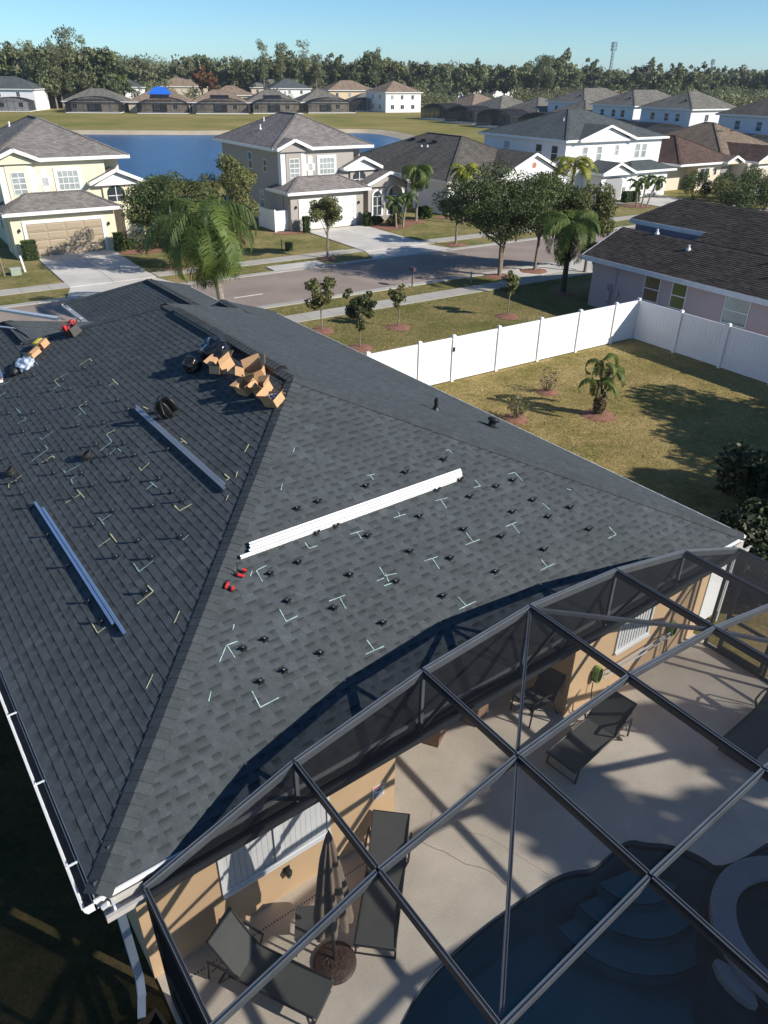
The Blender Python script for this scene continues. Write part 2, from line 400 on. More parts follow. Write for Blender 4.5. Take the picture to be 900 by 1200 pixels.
FEET_LEFT=[(3.04,13.56),(2.5,12.97),(2.1,12.42),(2.51,11.72),(2.11,11.13),(2.51,10.52),(2.13,9.9),(2.51,9.3),(1.47,10.57),(2.14,9.28),(2.12,8.7),(1.48,9.31),(1.46,8.75),(1.47,8.09),(2.13,7.48),(2.51,7.44),(2.5,8.06),(3.04,8.08),(3.03,8.7),(3.41,9.3),(3.02,9.88),(3.03,11.08),(3.08,12.25),(3.41,11.69),(3.43,12.36),(3.94,11.03),(3.41,10.51),(3.94,9.86),(3.94,9.21),(3.42,8.07),(3.41,7.46),(3.04,6.87),(3.43,6.25),(3.43,5.65),(3.45,5.25),(3.05,5.66),(2.52,6.28),(3.9,6.94),(3.96,12.27),(2.13,6.28),(1.45,6.88),(2.53,5.05),(2.13,5.05),(2.53,4.44),(1.46,5.68),(1.45,4.5),(2.17,3.8),(1.45,3.88),(3.05,4.43)]
CHALK=[('L','y',[(3.92,12.59),(4.2,12.61),(4.19,12.4)]),('L','y',[(3.62,12.59),(3.29,12.63),(3.28,12.39)]),('L','y',[(4.19,10.92),(4.18,10.5)]),('L','y',[(4.02,10.71),(4.18,10.71)]),('L','y',[(3.28,10.66),(3.48,10.67)]),('L','y',[(1.99,9.4),(2.28,9.38),(2.29,9.25)]),('L','y',[(3.29,8.85),(3.47,8.79)]),('L','y',[(3.31,7.0),(3.3,6.86),(3.5,6.93)]),('L','y',[(1.97,7.47),(2.25,7.43)]),('L','y',[(2.26,7.64),(2.28,7.23)]),('L','y',[(1.31,9.27),(1.35,9.41),(1.62,9.41)]),('L','y',[(3.3,5.27),(3.3,5.05),(3.51,5.0)]),('L','y',[(4.2,7.02),(4.2,6.71)]),('L','y',[(4.14,6.89),(4.21,6.85)]),('L','y',[(4.18,8.95),(4.21,8.72)]),('L','c',[(3.28,12.39),(3.29,12.13)]),('L','c',[(3.1,12.24),(3.27,12.25)]),('L','c',[(2.28,12.42),(2.29,12.08)]),('L','c',[(2.1,11.67),(2.3,11.62),(2.31,11.77)]),('L','c',[(3.07,10.31),(3.22,10.31)]),('L','c',[(3.28,10.66),(3.28,10.16)]),('L','c',[(2.29,9.98),(2.29,9.73),(1.92,9.71)]),('L','c',[(2.3,10.44),(2.31,10.29),(2.57,10.33)]),('L','c',[(3.3,8.83),(3.28,8.45),(3.01,8.41)]),('L','c',[(3.06,8.05),(3.24,8.12)]),('L','c',[(3.27,8.07),(3.28,7.9)]),('L','c',[(2.28,8.6),(2.28,8.46),(2.57,8.4)]),('L','c',[(2.27,7.93),(2.29,8.12),(2.45,8.12)]),('L','c',[(3.28,6.36),(3.3,6.06)]),('L','c',[(3.14,6.22),(3.28,6.23)]),('L','c',[(2.29,14.21),(2.53,14.08)]),('L','c',[(2.31,13.63),(2.15,13.62)]),('L','c',[(3.27,14.27),(3.26,13.98)]),('L','y',[(4.23,5.15),(4.23,4.95),(4.16,4.97)]),('L','y',[(4.31,4.86),(4.4,4.98)]),('L','y',[(4.74,5.34),(4.89,5.46)]),('L','y',[(3.93,4.49),(4.01,4.57)]),('L','y',[(2.0,5.61),(2.22,5.61)]),('L','y',[(2.26,5.73),(2.26,5.4)]),('L','y',[(2.24,3.92),(2.25,3.71),(1.97,3.7)]),('L','y',[(1.33,4.02),(1.33,3.72),(1.46,3.72)]),('L','y',[(2.37,2.96),(2.22,2.82)]),('L','y',[(1.64,2.24),(1.48,2.1)]),('L','c',[(2.27,6.38),(2.27,6.07)]),('L','c',[(2.28,6.23),(2.46,6.22)]),('L','c',[(2.27,4.62),(2.26,4.34),(2.51,4.35)]),('L','c',[(3.16,4.34),(3.03,4.32)]),('B','c',[(3.82,2.95),(3.63,2.93),(3.62,2.73)]),('B','c',[(3.57,2.95),(3.5,2.88)]),('B','c',[(5.39,2.95),(5.64,2.93)]),('B','c',[(5.52,2.95),(5.52,2.81)]),('B','c',[(4.6,3.09),(4.6,2.97),(4.76,2.96)]),('B','c',[(3.62,2.22),(3.61,2.01),(3.81,2.02)]),('B','c',[(4.38,2.04),(4.67,2.03)]),('B','c',[(4.57,2.04),(4.55,1.83)]),('B','c',[(2.82,2.02),(2.65,2.03),(2.45,1.85)]),('B','c',[(2.66,2.03),(2.67,1.82)]),('B','c',[(2.84,2.2),(2.9,2.27)]),('B','c',[(4.55,1.27),(4.56,1.08)]),('B','c',[(4.4,1.09),(4.73,1.08)]),('B','c',[(2.65,1.3),(2.64,1.06),(2.93,1.07)]),('B','c',[(2.07,1.42),(2.16,1.53)]),('B','c',[(5.28,2.04),(5.43,2.04)]),('B','c',[(5.48,2.24),(5.47,2.09)]),('B','c',[(4.78,4.14),(4.87,4.25)]),('B','c',[(5.42,4.8),(5.49,4.88)]),('B','c',[(6.39,3.89),(6.55,3.87)]),('B','c',[(6.45,3.87),(6.45,3.77)]),('B','c',[(5.46,2.07),(5.68,2.03)]),('B','c',[(5.5,2.1),(5.46,1.95)]),('B','c',[(5.35,1.92),(5.64,1.91)]),('B','c',[(6.26,2.04),(6.54,2.02)]),('B','c',[(6.43,2.03),(6.41,1.82)]),('B','c',[(7.16,2.02),(7.49,2.01)]),('B','c',[(7.35,2.22),(7.34,2.03)]),('B','c',[(8.15,2.04),(8.43,2.04)]),('B','c',[(8.31,2.04),(8.3,1.83)]),('B','c',[(8.1,1.09),(8.47,1.09)]),('B','c',[(8.29,1.26),(8.28,1.1)]),('B','c',[(6.23,1.09),(6.6,1.09)]),('B','c',[(6.37,1.28),(6.39,1.1)]),('B','c',[(6.3,2.95),(6.55,2.94)]),('B','c',[(6.45,3.03),(6.43,2.94)]),('B','c',[(9.07,2.97),(9.23,2.96),(9.24,2.73)]),('B','c',[(8.32,3.1),(8.32,2.94),(8.17,2.96)]),('B','c',[(7.26,2.98),(7.52,2.95)]),('B','c',[(7.37,2.96),(7.35,2.77)]),('B','c',[(8.24,3.87),(8.3,3.87),(8.33,3.77)]),('B','c',[(9.24,2.18),(9.27,2.02)]),('B','c',[(10.0,2.26),(10.06,2.2)]),('B','c',[(10.14,1.27),(10.14,1.08),(9.91,1.08)])]
# ------------------------------------------------------------ ground, pond, street
def flat_poly(mb, outer, holes=(), z=0., fr=WF, m=0):
    loops = [[fr.w(*p, z) if len(p) == 2 else Vector(p) for p in outer]] + [[fr.w(*p, z) for p in h] for h in holes]
    tris = tessellate_polygon([[Vector((v.x, v.y, 0)) for v in l] for l in loops])
    allv = [v for l in loops for v in l]; fs = []
    for t in tris:
        a, b, c = (allv[i] for i in t)
        fs.append(tuple(t) if (b - a).cross(c - a).z > 0 else tuple(reversed(t)))
    mb.add(allv, fs, m)
POND = [(-210, 150), (-77, 163.9), (-67.3, 168.5), (-48, 170), (-36.6, 172), (-24.8, 177), (-8.8, 184), (-1, 182), (4.2, 169.4), (6.8, 158), (7, 147), (3, 134), (-6, 117), (-14, 98), (-18, 90), (-23.6, 88.5), (-34, 90), (-60, 92), (-120, 92), (-210, 100)]
def smooth_loop(pts, n=2):
    for _ in range(n):
        q = []
        for i in range(len(pts)):
            a, b = pts[i], pts[(i + 1) % len(pts)]
            q += [(a[0] * .75 + b[0] * .25, a[1] * .75 + b[1] * .25), (a[0] * .25 + b[0] * .75, a[1] * .25 + b[1] * .75)]
        pts = q
    return pts
def offset_loop(pts, d):
    out = []
    n = len(pts)
    for i in range(n):
        a = Vector(pts[i - 1]); b = Vector(pts[(i + 1) % n]); t_ = (b - a).normalized()
        out.append((pts[i][0] + t_.y * d, pts[i][1] - t_.x * d))
    return out
area = sum(POND[i - 1][0] * POND[i][1] - POND[i][0] * POND[i - 1][1] for i in range(len(POND)))
if area < 0: POND = POND[::-1]
pond_s = smooth_loop(POND, 2)
pond_w = offset_loop(pond_s, -3.0)
DECK = [(.42, -9.3), (12.62, -9.3), (12.62, 2.9), (.42, 2.9)]
deck_w = [tuple(HF.w(*p).xy) for p in DECK]
YARD = [tuple(v) for v in [SF.w(11.5, 21.8).xy, SF.w(28.2, 21.8).xy, SF.w(28.2, -25).xy, SF.w(8, -25).xy]]
g = MB(); flat_poly(g, [(-2600, -300), (2600, -300), (2600, 3600), (-2600, 3600)], [pond_s, deck_w])
tag(g.build('ground', 'lawn'), kind='structure')
g = MB()
for i in range(len(pond_s)):
    a, b = pond_s[i - 1], pond_s[i]; c, d = pond_w[i], pond_w[i - 1]
    g.q((*a, 0), (*b, 0), (*c, -.75), (*d, -.75))
tag(g.build('pond_bank', 'sand'), kind='structure')
g = MB(); flat_poly(g, pond_w, z=-.62); tag(g.build('water', 'pond'), kind='structure')
# mown bank round the pond and the far lawns
bank_o = offset_loop(pond_s, 34); g = MB()
flat_poly(g, [(-260, 84), (60, 84), (75, 120), (60, 225), (20, 268), (-60, 262), (-260, 240)], [offset_loop(pond_s, .4)], z=.02)
tag(g.build('bank_lawn', 'lawn_far'), kind='structure')
# street
def sheet(name, m_, pts, z, fr=SF, kind='structure'):
    g_ = MB(); flat_poly(g_, pts, z=z, fr=fr); return tag(g_.build(name, m_), kind=kind)
sheet('road', 'road', [(-90, 35.6), (200, 35.6), (200, 42.0), (-90, 42.0)], .008)
for (t0, t1) in ((35.15, 35.6), (42.0, 42.45)):
    g = MB(); g.X = Matrix.Translation((0, 0, 0)) @ Matrix.Rotation(SF.az, 4, 'Z')
    s_ = -90
    while s_ < 200: g.box(s_ + .01, s_ + 2.99, t0, t1, 0, .05 if not (26 < s_ < 33) else .03, t=random.uniform(.9, 1.1)); s_ += 3
    tag(g.build('kerb', mat('kerb concrete', (.40, .385, .35), .9, .12, .8, tint=True) if t0 < 40 else bpy.data.materials['kerb concrete']), kind='structure')
rng = random.Random(4)
side = None
slabs = MB().box(-.74, .74, -.62, .62, 0, .03).mesh('sidewalk_slab', mat('sidewalk slab concrete', (.40, .375, .33), .9, .14, .8, .10, 14))
for t0, ss in ((32.7, (10, 34)), (45.25, (-4, 58))):
    path = MB(); flat_poly(path, [(-90, t0 - .6), (200, t0 - .6), (200, t0 + .6), (-90, t0 + .6)], z=.012, fr=SF)
    p_ = tag(path.build('sidewalk', 'sidewalk'), kind='structure')
    s_ = ss[0]
    while s_ < ss[1]:
        if not ((t0 > 40) and (8.2 < s_ < 13.2 or 27.4 < s_ < 33.2)):
            link('slab', slabs, p_, SF.w(s_, t0, .014), (rng.uniform(-.002, .002), 0, SF.az))
        s_ += 1.5
for k_ in range(-6, 14): sheet('road_marking', 'roadmark', [(19.2 - 6.0 * k_, 37.9), (20.9 - 6.0 * k_, 37.9), (20.9 - 6.0 * k_, 38.02), (19.2 - 6.0 * k_, 38.02)], .013) if k_ in (1, 0, -3) and False else None
sheet('road_marking', 'roadmark', [(15.2, 37.85), (16.9, 37.85), (16.9, 38.0), (15.2, 38.0)], .013)
sheet('road_marking', 'roadmark', [(13.6, 38.35), (14.3, 38.35), (14.3, 38.47), (13.6, 38.47)], .013)
# driveways (one slab field each, with sawn joints as gaps between slabs)
def driveway(s0, s1, t0, t1, n, flare=.7):
    base = sheet('driveway', 'concrete', [(s0 - flare, t0), (s1 + flare, t0), (s1, t0 + 2.2), (s1, t1), (s0, t1), (s0, t0 + 2.2)], .016)
    for i in range(n):
        a = t0 + 2.3 + (t1 - t0 - 2.3) * i / n; b = t0 + 2.3 + (t1 - t0 - 2.3) * (i + 1) / n
        for (c, d) in ((s0, (s0 + s1) / 2), ((s0 + s1) / 2, s1)):
            q_ = MB().box(-(d - c) / 2 + .015, (d - c) / 2 - .015, -(b - a) / 2 + .015, (b - a) / 2 - .015, 0, .028)
            link('slab', q_.mesh('driveway_slab', 'concrete'), base, SF.w((c + d) / 2, (a + b) / 2, .02), (0, 0, SF.az))
driveway(8.2, 13.1, 42.3, 54.1, 3); driveway(27.7, 33.0, 42.3, 53.3, 3)
driveway(62.6, 69.0, 42.3, 52.6, 3); driveway(78, 82.6, 42.3, 52.6, 2)
sheet('path', 'concrete', [(13.1, 52.6), (15.6, 52.2), (15.8, 53.2), (13.1, 53.6)], .018)
sheet('path', 'concrete', [(59.0, 51.6), (62.6, 50.9), (62.6, 51.8), (59.3, 52.8)], .018)
sheet('path', 'concrete', [(31.2, 35.6), (36.5, 35.6), (36.2, 33.3), (31.5, 33.3)], .018)
sheet('driveway', 'concrete', [(36.9, 28.2), (42, 28.2), (42.8, 35.4), (36.2, 35.4)], .016)
for pts in ([(13.2, 51.2), (17.5, 51.6), (17.0, 54.5), (13.3, 53.7)], [(33.1, 50), (36.9, 51.3), (38.5, 54.3), (33.1, 53.4)], [(38.8, 54), (42, 51.5), (46, 51), (45.8, 53.6)],
            [(24.9, 53.2), (27.6, 52.3), (27.7, 53.8), (25.2, 54)], [(7.4, 53.6), (8.1, 53.1), (8.2, 54.2), (7.4, 54.2)], [(59.5, 48.6), (62.4, 48.1), (62.5, 50.4), (59.8, 51)]):
    sheet('mulch_bed', 'mulch', smooth_loop(pts, 2), .025)
g = MB(); flat_poly(g, [(-14, -12), (.40, -12), (.40, .4), (.2, 22), (-14, 22)], z=.006, fr=HF); tag(g.build('side_lawn_painted_shade', 'lawn_shade_paint'), kind='structure')  # dark sheet beside the house; the shade is painted into its grass
# the back yard, drier grass
g = MB(); flat_poly(g, YARD, z=.006); tag(g.build('back_yard_lawn', 'lawn_yard'), kind='structure')
# ------------------------------------------------------------ own house with the new charcoal roof
K = 5 / 12; CT = math.cos(math.atan(K)); ST_ = math.sin(math.atan(K)); ZE = 2.65; WD = 12.887; LV = 19.35
house = thing('house', 'tan stucco house with new charcoal shingle hip roof in the foreground', 'house', HF)
# walls: prism footprint with the patio recess
w_ = MB()
w_.prism([(.40, .3), (4.40, .3), (4.40, 2.9), (8.45, 2.9), (8.45, .3), (12.59, .3), (12.59, 19.0), (.40, 19.0)], 0, 2.46, t=1)
w_.prism([(7.05, 19.0), (11.5, 19.0), (11.5, 24.5), (7.05, 24.5)], 0, 2.46)
w_.prism([(.3, 19.0), (6.6, 19.0), (6.6, 21.35), (.3, 21.35)], 0, 2.46)
w_.build('wall', 'stucco_tan', house)
MB().box(.29, 12.60, .29, .31, 0, .001)
# the deck-side left end wall seen at the corner
# roof underlay (real roof deck): main hip + wing
RV = 6.4435; ZR = ZE + K * RV
u_ = MB(); dz = -.012
E0 = [(0, 0), (WD, 0), (WD, LV), (0, LV)]
P0 = (RV, RV, ZR + dz); P1 = (RV, LV - RV, ZR + dz)
e = [(x, y, ZE + dz) for x, y in E0]
u_.q(e[0], e[1], P0); u_.q(e[1], e[2], P1, P0); u_.q(e[2], e[3], P1); u_.q(e[3], e[0], P0, P1)
WX0, WX1, WY = 6.75, 11.83, 24.95; wr = (WX1 - WX0) / 2; wx = (WX0 + WX1) / 2; wz = ZE + K * wr
u_.q((WX0, 14, ZE + dz), (wx, 14, wz + dz), (wx, WY - wr, wz + dz), (WX0, WY, ZE + dz))
u_.q((WX1, 14, ZE + dz), (WX1, WY, ZE + dz), (wx, WY - wr, wz + dz), (wx, 14, wz + dz))
u_.q((WX0, WY, ZE + dz), (wx, WY - wr, wz + dz), (WX1, WY, ZE + dz))
FL_V = 21.65; FR_U = 3.45; FR_Z = ZE + K * FR_U   # front left wing
u_.q((0, LV, ZE + dz), (0, LV - 4, ZE + dz), (FR_U, LV - 4, FR_Z + dz), (FR_U, FL_V - FR_U, FR_Z + dz), (0, FL_V, ZE + dz))
u_.q((6.9, 15, ZE + dz), (6.9, FL_V, ZE + dz), (FR_U, FL_V - FR_U, FR_Z + dz), (FR_U, 15, FR_Z + dz))
u_.q((6.9, FL_V, ZE + dz), (0, FL_V, ZE + dz), (FR_U, FL_V - FR_U, FR_Z + dz))
# small extra gablet beyond the front right hip
u_.q((10.3, 15.5, 3.735 + dz), (10.3, 18.15, 3.735 + dz), (WD, 19.75, ZE + dz), (WD, 15.5, ZE + dz))
u_.q((10.3, 15.5, 3.735 + dz), (9.3, 15.5, 3.3), (9.3, 18.6, 3.3), (10.3, 18.15, 3.735 + dz))
u_.build('roof_deck', 'felt', house)
# soffit
MB().box(.02, WD - .02, .02, LV - .02, 2.44, 2.462).box(WX0 + .02, WX1 - .02, LV, WY - .02, 2.44, 2.462).build('soffit', 'white', house)
# fascia boards and drip edges
fa = MB()
fa.box(-.01, WD + .01, -.012, .018, 2.465, ZE - .02)
fa.box(-.012, .018, 0.02, LV, 2.465, ZE - .02)
fa.box(WD - .018, WD + .012, 0.02, LV + .3, 2.465, ZE - .02)
fa.box(WX0 - .012, WX0 + .018, LV + .01, WY, 2.465, ZE - .02)
fa.box(WX1 - .018, WX1 + .012, LV + .01, WY, 2.465, ZE - .02)
fa.build('fascia', 'white', house)
de = MB()
de.box(-.03, WD + .03, -.035, -.013, ZE - .055, ZE - .004)
de.box(WD + .013, WD + .04, -.0, LV, ZE - .055, ZE - .002)
de.box(WX1 + .013, WX1 + .04, LV + .9, WY, ZE - .055, ZE + .0)
de.build('drip_edge', 'white', house)

# ---- shingles, course by course
random.seed(7)
FACES = {
    'rear': dict(o=(0, 0, ZE), e=(1, 0, 0), s=(0, CT, ST_), L=lambda b: b * CT, Rr=lambda b: WD - b * CT, bmax=RV / CT),
    'left': dict(o=(0, 0, ZE), e=(0, 1, 0), s=(CT, 0, ST_), L=lambda b: b * CT, Rr=lambda b: (FL_V if b * CT < FR_U - .05 else LV) - b * CT, bmax=RV / CT),
    'entry_right': dict(o=(6.9, 0, ZE), e=(0, 1, 0), s=(-CT, 0, ST_), L=lambda b: LV - b * CT - .05, Rr=lambda b: FL_V - b * CT, bmax=FR_U / CT),
    'right': dict(o=(WD, 0, ZE), e=(0, 1, 0), s=(-CT, 0, ST_), L=lambda b: b * CT, Rr=lambda b: LV - b * CT, bmax=RV / CT),
    'wing_left': dict(o=(WX0, 0, ZE), e=(0, 1, 0), s=(CT, 0, ST_), L=lambda b: LV - b * CT - .05, Rr=lambda b: WY - b * CT, bmax=wr / CT),
    'wing_right': dict(o=(WX1, 0, ZE), e=(0, 1, 0), s=(-CT, 0, ST_), L=lambda b: LV - b * CT - .05, Rr=lambda b: WY - b * CT, bmax=wr / CT),
    'gablet': dict(o=(WD, 0, ZE), e=(0, 1, 0), s=(-CT, 0, ST_), L=lambda b: LV - b * CT + .02, Rr=lambda b: 19.75 - b * CT * .62, bmax=2.55 / CT),
}
EX = .143
def shingle(mb, wl0, wl1, wr0, wr1, rnd):
    """one laminated shingle: base slab (w at lower edge wl0..wr0, upper wl1..wr1) with raised tabs; local x along eave, y up slope, z out"""
    c0 = rnd.uniform(.94, 1.06); h0, h1 = .010, .002; o = EX + .012
    mb.add([(wl0, 0, -.006), (wr0, 0, -.006), (wr0, 0, h0), (wl0, 0, h0)], [(0, 1, 2, 3)], 0, c0 * 1.35)  # butt edge tinted lighter: pale cut edge, plus its sunlit look in the colour
    mb.add([(wr0, 0, h0), (wl0, 0, h0), (wr1, o, h1), (wl1, o, h1)], [(1, 0, 2, 3)], 0, c0)
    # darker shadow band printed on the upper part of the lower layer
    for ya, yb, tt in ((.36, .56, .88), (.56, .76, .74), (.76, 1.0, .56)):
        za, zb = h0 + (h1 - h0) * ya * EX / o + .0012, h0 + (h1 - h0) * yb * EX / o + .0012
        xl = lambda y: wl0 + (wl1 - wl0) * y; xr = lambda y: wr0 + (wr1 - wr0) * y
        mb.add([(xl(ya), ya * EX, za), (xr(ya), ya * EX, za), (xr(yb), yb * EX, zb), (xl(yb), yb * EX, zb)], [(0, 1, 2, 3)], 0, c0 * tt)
    x = wl0 + rnd.uniform(-.12, .02)
    while x < wr0:
        a = x; b = x + rnd.uniform(.08, .24); x = b + rnd.uniform(.09, .20)
        la = max(a, wl0); lb = min(b, wr0); ua = max(a + .004, wl1); ub = min(b - .004, wr1)
        if lb - la < .03 or ub - ua < .02: continue
        t = rnd.choice([.86, .93, .98, 1.0, 1.05, 1.1]) * c0; H0 = .0125; H1 = .0042
        mb.add([(la, -.002, h0), (lb, -.002, h0), (lb, -.002, H0), (la, -.002, H0), (ub, o, H1), (ua, o, H1), (lb, o, h1), (la, o, h1)],
               [(3, 2, 4, 5), (1, 6, 4, 2), (0, 3, 5, 7)], 0, t); mb.add([(la, -.002, h0), (lb, -.002, h0), (lb, -.002, H0), (la, -.002, H0)], [(0, 1, 2, 3)], 0, t * 1.35)  # tab butt lightened likewise, sun on the edge included in the tint
variants = []
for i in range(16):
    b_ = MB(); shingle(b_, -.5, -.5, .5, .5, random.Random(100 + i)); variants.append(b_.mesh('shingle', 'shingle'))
cands = []; rest = {}
cpos = cam.matrix_world.translation
Rot = Matrix.Rotation(HF.az, 4, 'Z'); HM = Matrix.Translation(HF.o) @ Rot
for fn, fd in FACES.items():
    o = Vector(fd['o']); e_ = Vector(fd['e']); s_ = Vector(fd['s']); n_ = e_.cross(s_)
    flip = n_.z < 0
    ex = -e_ if flip else e_; n_ = ex.cross(s_)
    nb = int(fd['bmax'] / EX)
    mb = rest[fn] = MB(); rnd = random.Random(hash(fn) % 1000 if False else len(fn) * 17)
    for c in range(nb + 1):
        b0 = c * EX; b1 = min(b0 + EX + .012, fd['bmax'])
        a0 = fd['L'](b0) + .03; a1 = fd['L'](b1) + .03; r0 = fd['Rr'](b0) - .03; r1 = fd['Rr'](b1) - .03
        if r0 - a0 < .1: continue
        x = a0 - rnd.uniform(.1, .95)
        while x < r0:
            xa, xb = x, x + 1.0; x += 1.0
            full = xa >= max(a0, a1) and xb <= min(r0, r1)
            cx = (max(xa, a0) + min(xb, r0)) / 2
            mid = o + e_ * cx + s_ * b0
            if full and fn in ('rear', 'left'):
                wp = HM @ mid; d = wp - cpos; z_ = d.dot(Fw)
                px = 450 + 861.4 * d.dot(Xc) / z_; py = 600 - 861.4 * d.dot(Uc) / z_
                nrm = (HM.to_3x3() @ n_)
                size = -d.normalized().dot(nrm) / d.length ** 2
                if -20 < px < 920 and -20 < py < 1220: cands.append((size, fn, (xa + xb) / 2, b0, o, ex, s_, n_)); continue
                cands.append((0, fn, (xa + xb) / 2, b0, o, ex, s_, n_)); continue
            wl0 = max(xa, a0); wr0 = min(xb, r0); wl1 = max(xa, a1); wr1 = min(xb, r1)
            if wr0 - wl0 < .03: continue
            if wr1 < wl1:
                if wr0 - wl0 < .2: continue
                wl1 = wr1 = wr0 if wl1 > wr0 else wl0 if wr1 < wl0 else wl1
            mb.X = axes(o + s_ * b0, ex, s_, n_)
            if flip: shingle(mb, -wr0, -wr1, -wl0, -wl1, rnd)
            else: shingle(mb, wl0, wl1, wr0, wr1, rnd)
cands.sort(key=lambda c: -c[0])
roof_parts = {}
for i, (sz, fn, cx, b0, o, ex, s_, n_) in enumerate(cands):
    sgn = -1 if FACES[fn]['e'] != tuple(ex) and (ex - Vector(FACES[fn]['e'])).length > .1 else 1
    Mx = axes(o + s_ * b0 + Vector(FACES[fn]['e']) * cx, ex, s_, n_)
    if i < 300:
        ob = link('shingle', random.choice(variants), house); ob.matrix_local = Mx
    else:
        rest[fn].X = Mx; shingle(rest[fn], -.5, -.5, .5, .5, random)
allm = MB()
for fn, mb in rest.items(): allm.X = None; allm.add(mb.V, mb.F, 0); allm.t = allm.t[:len(allm.t) - len(mb.F)] + mb.t
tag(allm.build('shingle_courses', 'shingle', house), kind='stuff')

# ---- hip and ridge caps
capm = []
for i in range(5):
    b_ = MB(); rr = random.Random(i); t_ = (.78, .90, .84, .94, .80)[i]; hw = .165
    dr = hw * .36
    # local x along the hip (upwards), y across, z out; folded over the hip
    for sg in (-1, 1):
        pts = [(0, 0, .034), (0, sg * hw, .034 - dr), (.175, sg * hw, .020 - dr), (.175, 0, .020)]
        low = [(0, 0, .018), (0, sg * hw, .016 - dr)]
        if sg > 0: pts = pts[::-1]
        b_.add(pts, [(0, 1, 2, 3)][:1], 0, t_)
        b_.add([(0, 0, .034), (0, sg * hw, .034 - dr), (0, sg * hw, .010 - dr), (0, 0, .014)], [(0, 1, 2, 3) if sg < 0 else (3, 2, 1, 0)], 0, t_ * .9)
        b_.add([(0, sg * hw, .034 - dr), (.175, sg * hw, .020 - dr), (.175, sg * hw, .0 - dr), (0, sg * hw, .01 - dr)], [(0, 1, 2, 3) if sg > 0 else (3, 2, 1, 0)], 0, t_ * .9)
    capm.append(b_.mesh('hip_cap', 'shingle'))
def caps(p0, p1, name='hip_cap', scale_w=1., lift=.0):
    p0 = Vector(p0); p1 = Vector(p1); d = (p1 - p0).normalized(); L_ = (p1 - p0).length
    y = Vector((0, 0, 1)).cross(d).normalized(); z = d.cross(y); k_ = 0
    while k_ * .143 < L_ - .06:
        ob = link(name, capm[random.randrange(5)], house); m_ = axes(p0 + d * (k_ * .143) + z * (.010 + lift), d, y, z)
        ob.matrix_local = m_ @ Matrix.Diagonal((1, scale_w, 1, 1)); k_ += 1
caps((0.02, 0.02, ZE + .005), (RV, RV, ZR)); caps((WD - .02, 0.02, ZE + .005), (RV, RV, ZR))
caps((WD, LV, ZE), (RV, LV - RV, ZR)); caps((FR_U, LV - FR_U, FR_Z), (RV, LV - RV, ZR)); caps((0, FL_V, ZE), (FR_U, FL_V - FR_U, FR_Z)); caps((6.9, FL_V, ZE), (FR_U, FL_V - FR_U, FR_Z)); caps((FR_U, LV - FR_U, FR_Z), (FR_U, FL_V - FR_U, FR_Z), 'ridge_cap')
caps((wx, 16.9, wz), (wx, WY - wr, wz), 'ridge_cap'); caps((WX0, WY, ZE), (wx, WY - wr, wz)); caps((WX1, WY, ZE), (wx, WY - wr, wz))
caps((10.3, 18.15, 3.735), (10.3, 16.3, 3.735), 'ridge_cap')
caps((RV, RV + .0, ZR), (RV, 7.0, ZR), 'ridge_cap'); caps((RV, LV - RV, ZR), (RV, 12.0, ZR), 'ridge_cap')
rvb = MB()   # raised ridge vent body
rvb.add([(RV - .17, 7.0, ZR - .035), (RV - .15, 7.0, ZR + .02), (RV, 7.0, ZR + .075), (RV + .15, 7.0, ZR + .02), (RV + .17, 7.0, ZR - .035),
         (RV - .17, 12.1, ZR - .035), (RV - .15, 12.1, ZR + .02), (RV, 12.1, ZR + .075), (RV + .15, 12.1, ZR + .02), (RV + .17, 12.1, ZR - .035)],
        [(0, 1, 6, 5), (1, 2, 7, 6), (2, 3, 8, 7), (3, 4, 9, 8), (0, 4, 3, 2, 1), (5, 6, 7, 8, 9)])
rvb.build('ridge_vent', 'black', house)
caps((RV, 7.0, ZR + .072), (RV, 12.1, ZR + .072), 'ridge_cap', .95)

# ---- left gutter (open K style), brackets, downspout, super gutter ends
gb = MB()
def gutter(x_, y0, y1, sg):
    prof = [(0, ZE - .02), (0, ZE - .15), (sg * .08, ZE - .15), (sg * .11, ZE - .10), (sg * .125, ZE - .02)]
    t_ = .004
    for (a, b) in zip(prof[1:], prof[2:]):
        gb.add([(x_ + a[0], y0, a[1]), (x_ + a[0], y1, a[1]), (x_ + b[0], y1, b[1]), (x_ + b[0], y0, b[1]),
                (x_ + a[0] - sg * t_, y0, a[1] + t_), (x_ + a[0] - sg * t_, y1, a[1] + t_), (x_ + b[0] - sg * t_, y1, b[1] + t_), (x_ + b[0] - sg * t_, y0, b[1] + t_)],
               [(0, 1, 2, 3), (4, 5, 6, 7), (0, 3, 7, 4), (1, 2, 6, 5), (0, 1, 5, 4), (3, 2, 6, 7)], 0)
    gb.box(x_ + sg * .112, x_ + sg * .129, y0, y1, ZE - .032, ZE - .016)
    for ye in (y0, y1): gb.add([(x_ + p[0], ye, p[1]) for p in prof] + [(x_ + p[0], ye + .004, p[1]) for p in prof], [(0, 1, 2, 3, 4), (9, 8, 7, 6, 5)])
gutter(-.036, -.04, FL_V - .05, -1); gutter(WX0 - .036, LV + .9, WY, -1)
gut = gb.build('gutter', 'white', house)
MB().box(-.145, -.045, -.02, LV - .1, ZE - .142, ZE - .125).build('gutter_dark_strip', 'black', gut)  # black strip along the gutter bottom
for yy in (.55, 1.95, 3.4, 5.0, 6.6, 8.3): MB().box(-.165, -.03, yy, yy + .025, ZE - .018, ZE - .008).build('bracket', 'white', gut)
for yy in (21.2, 22.6, 24.0): MB().box(WX0 - .165, WX0 - .03, yy, yy + .03, ZE - .018, ZE - .008).build('bracket', 'white', gut)
MB().tube([(.0, .0, 0)] * 1 + [(0, 0, .001)], .02) if False else None
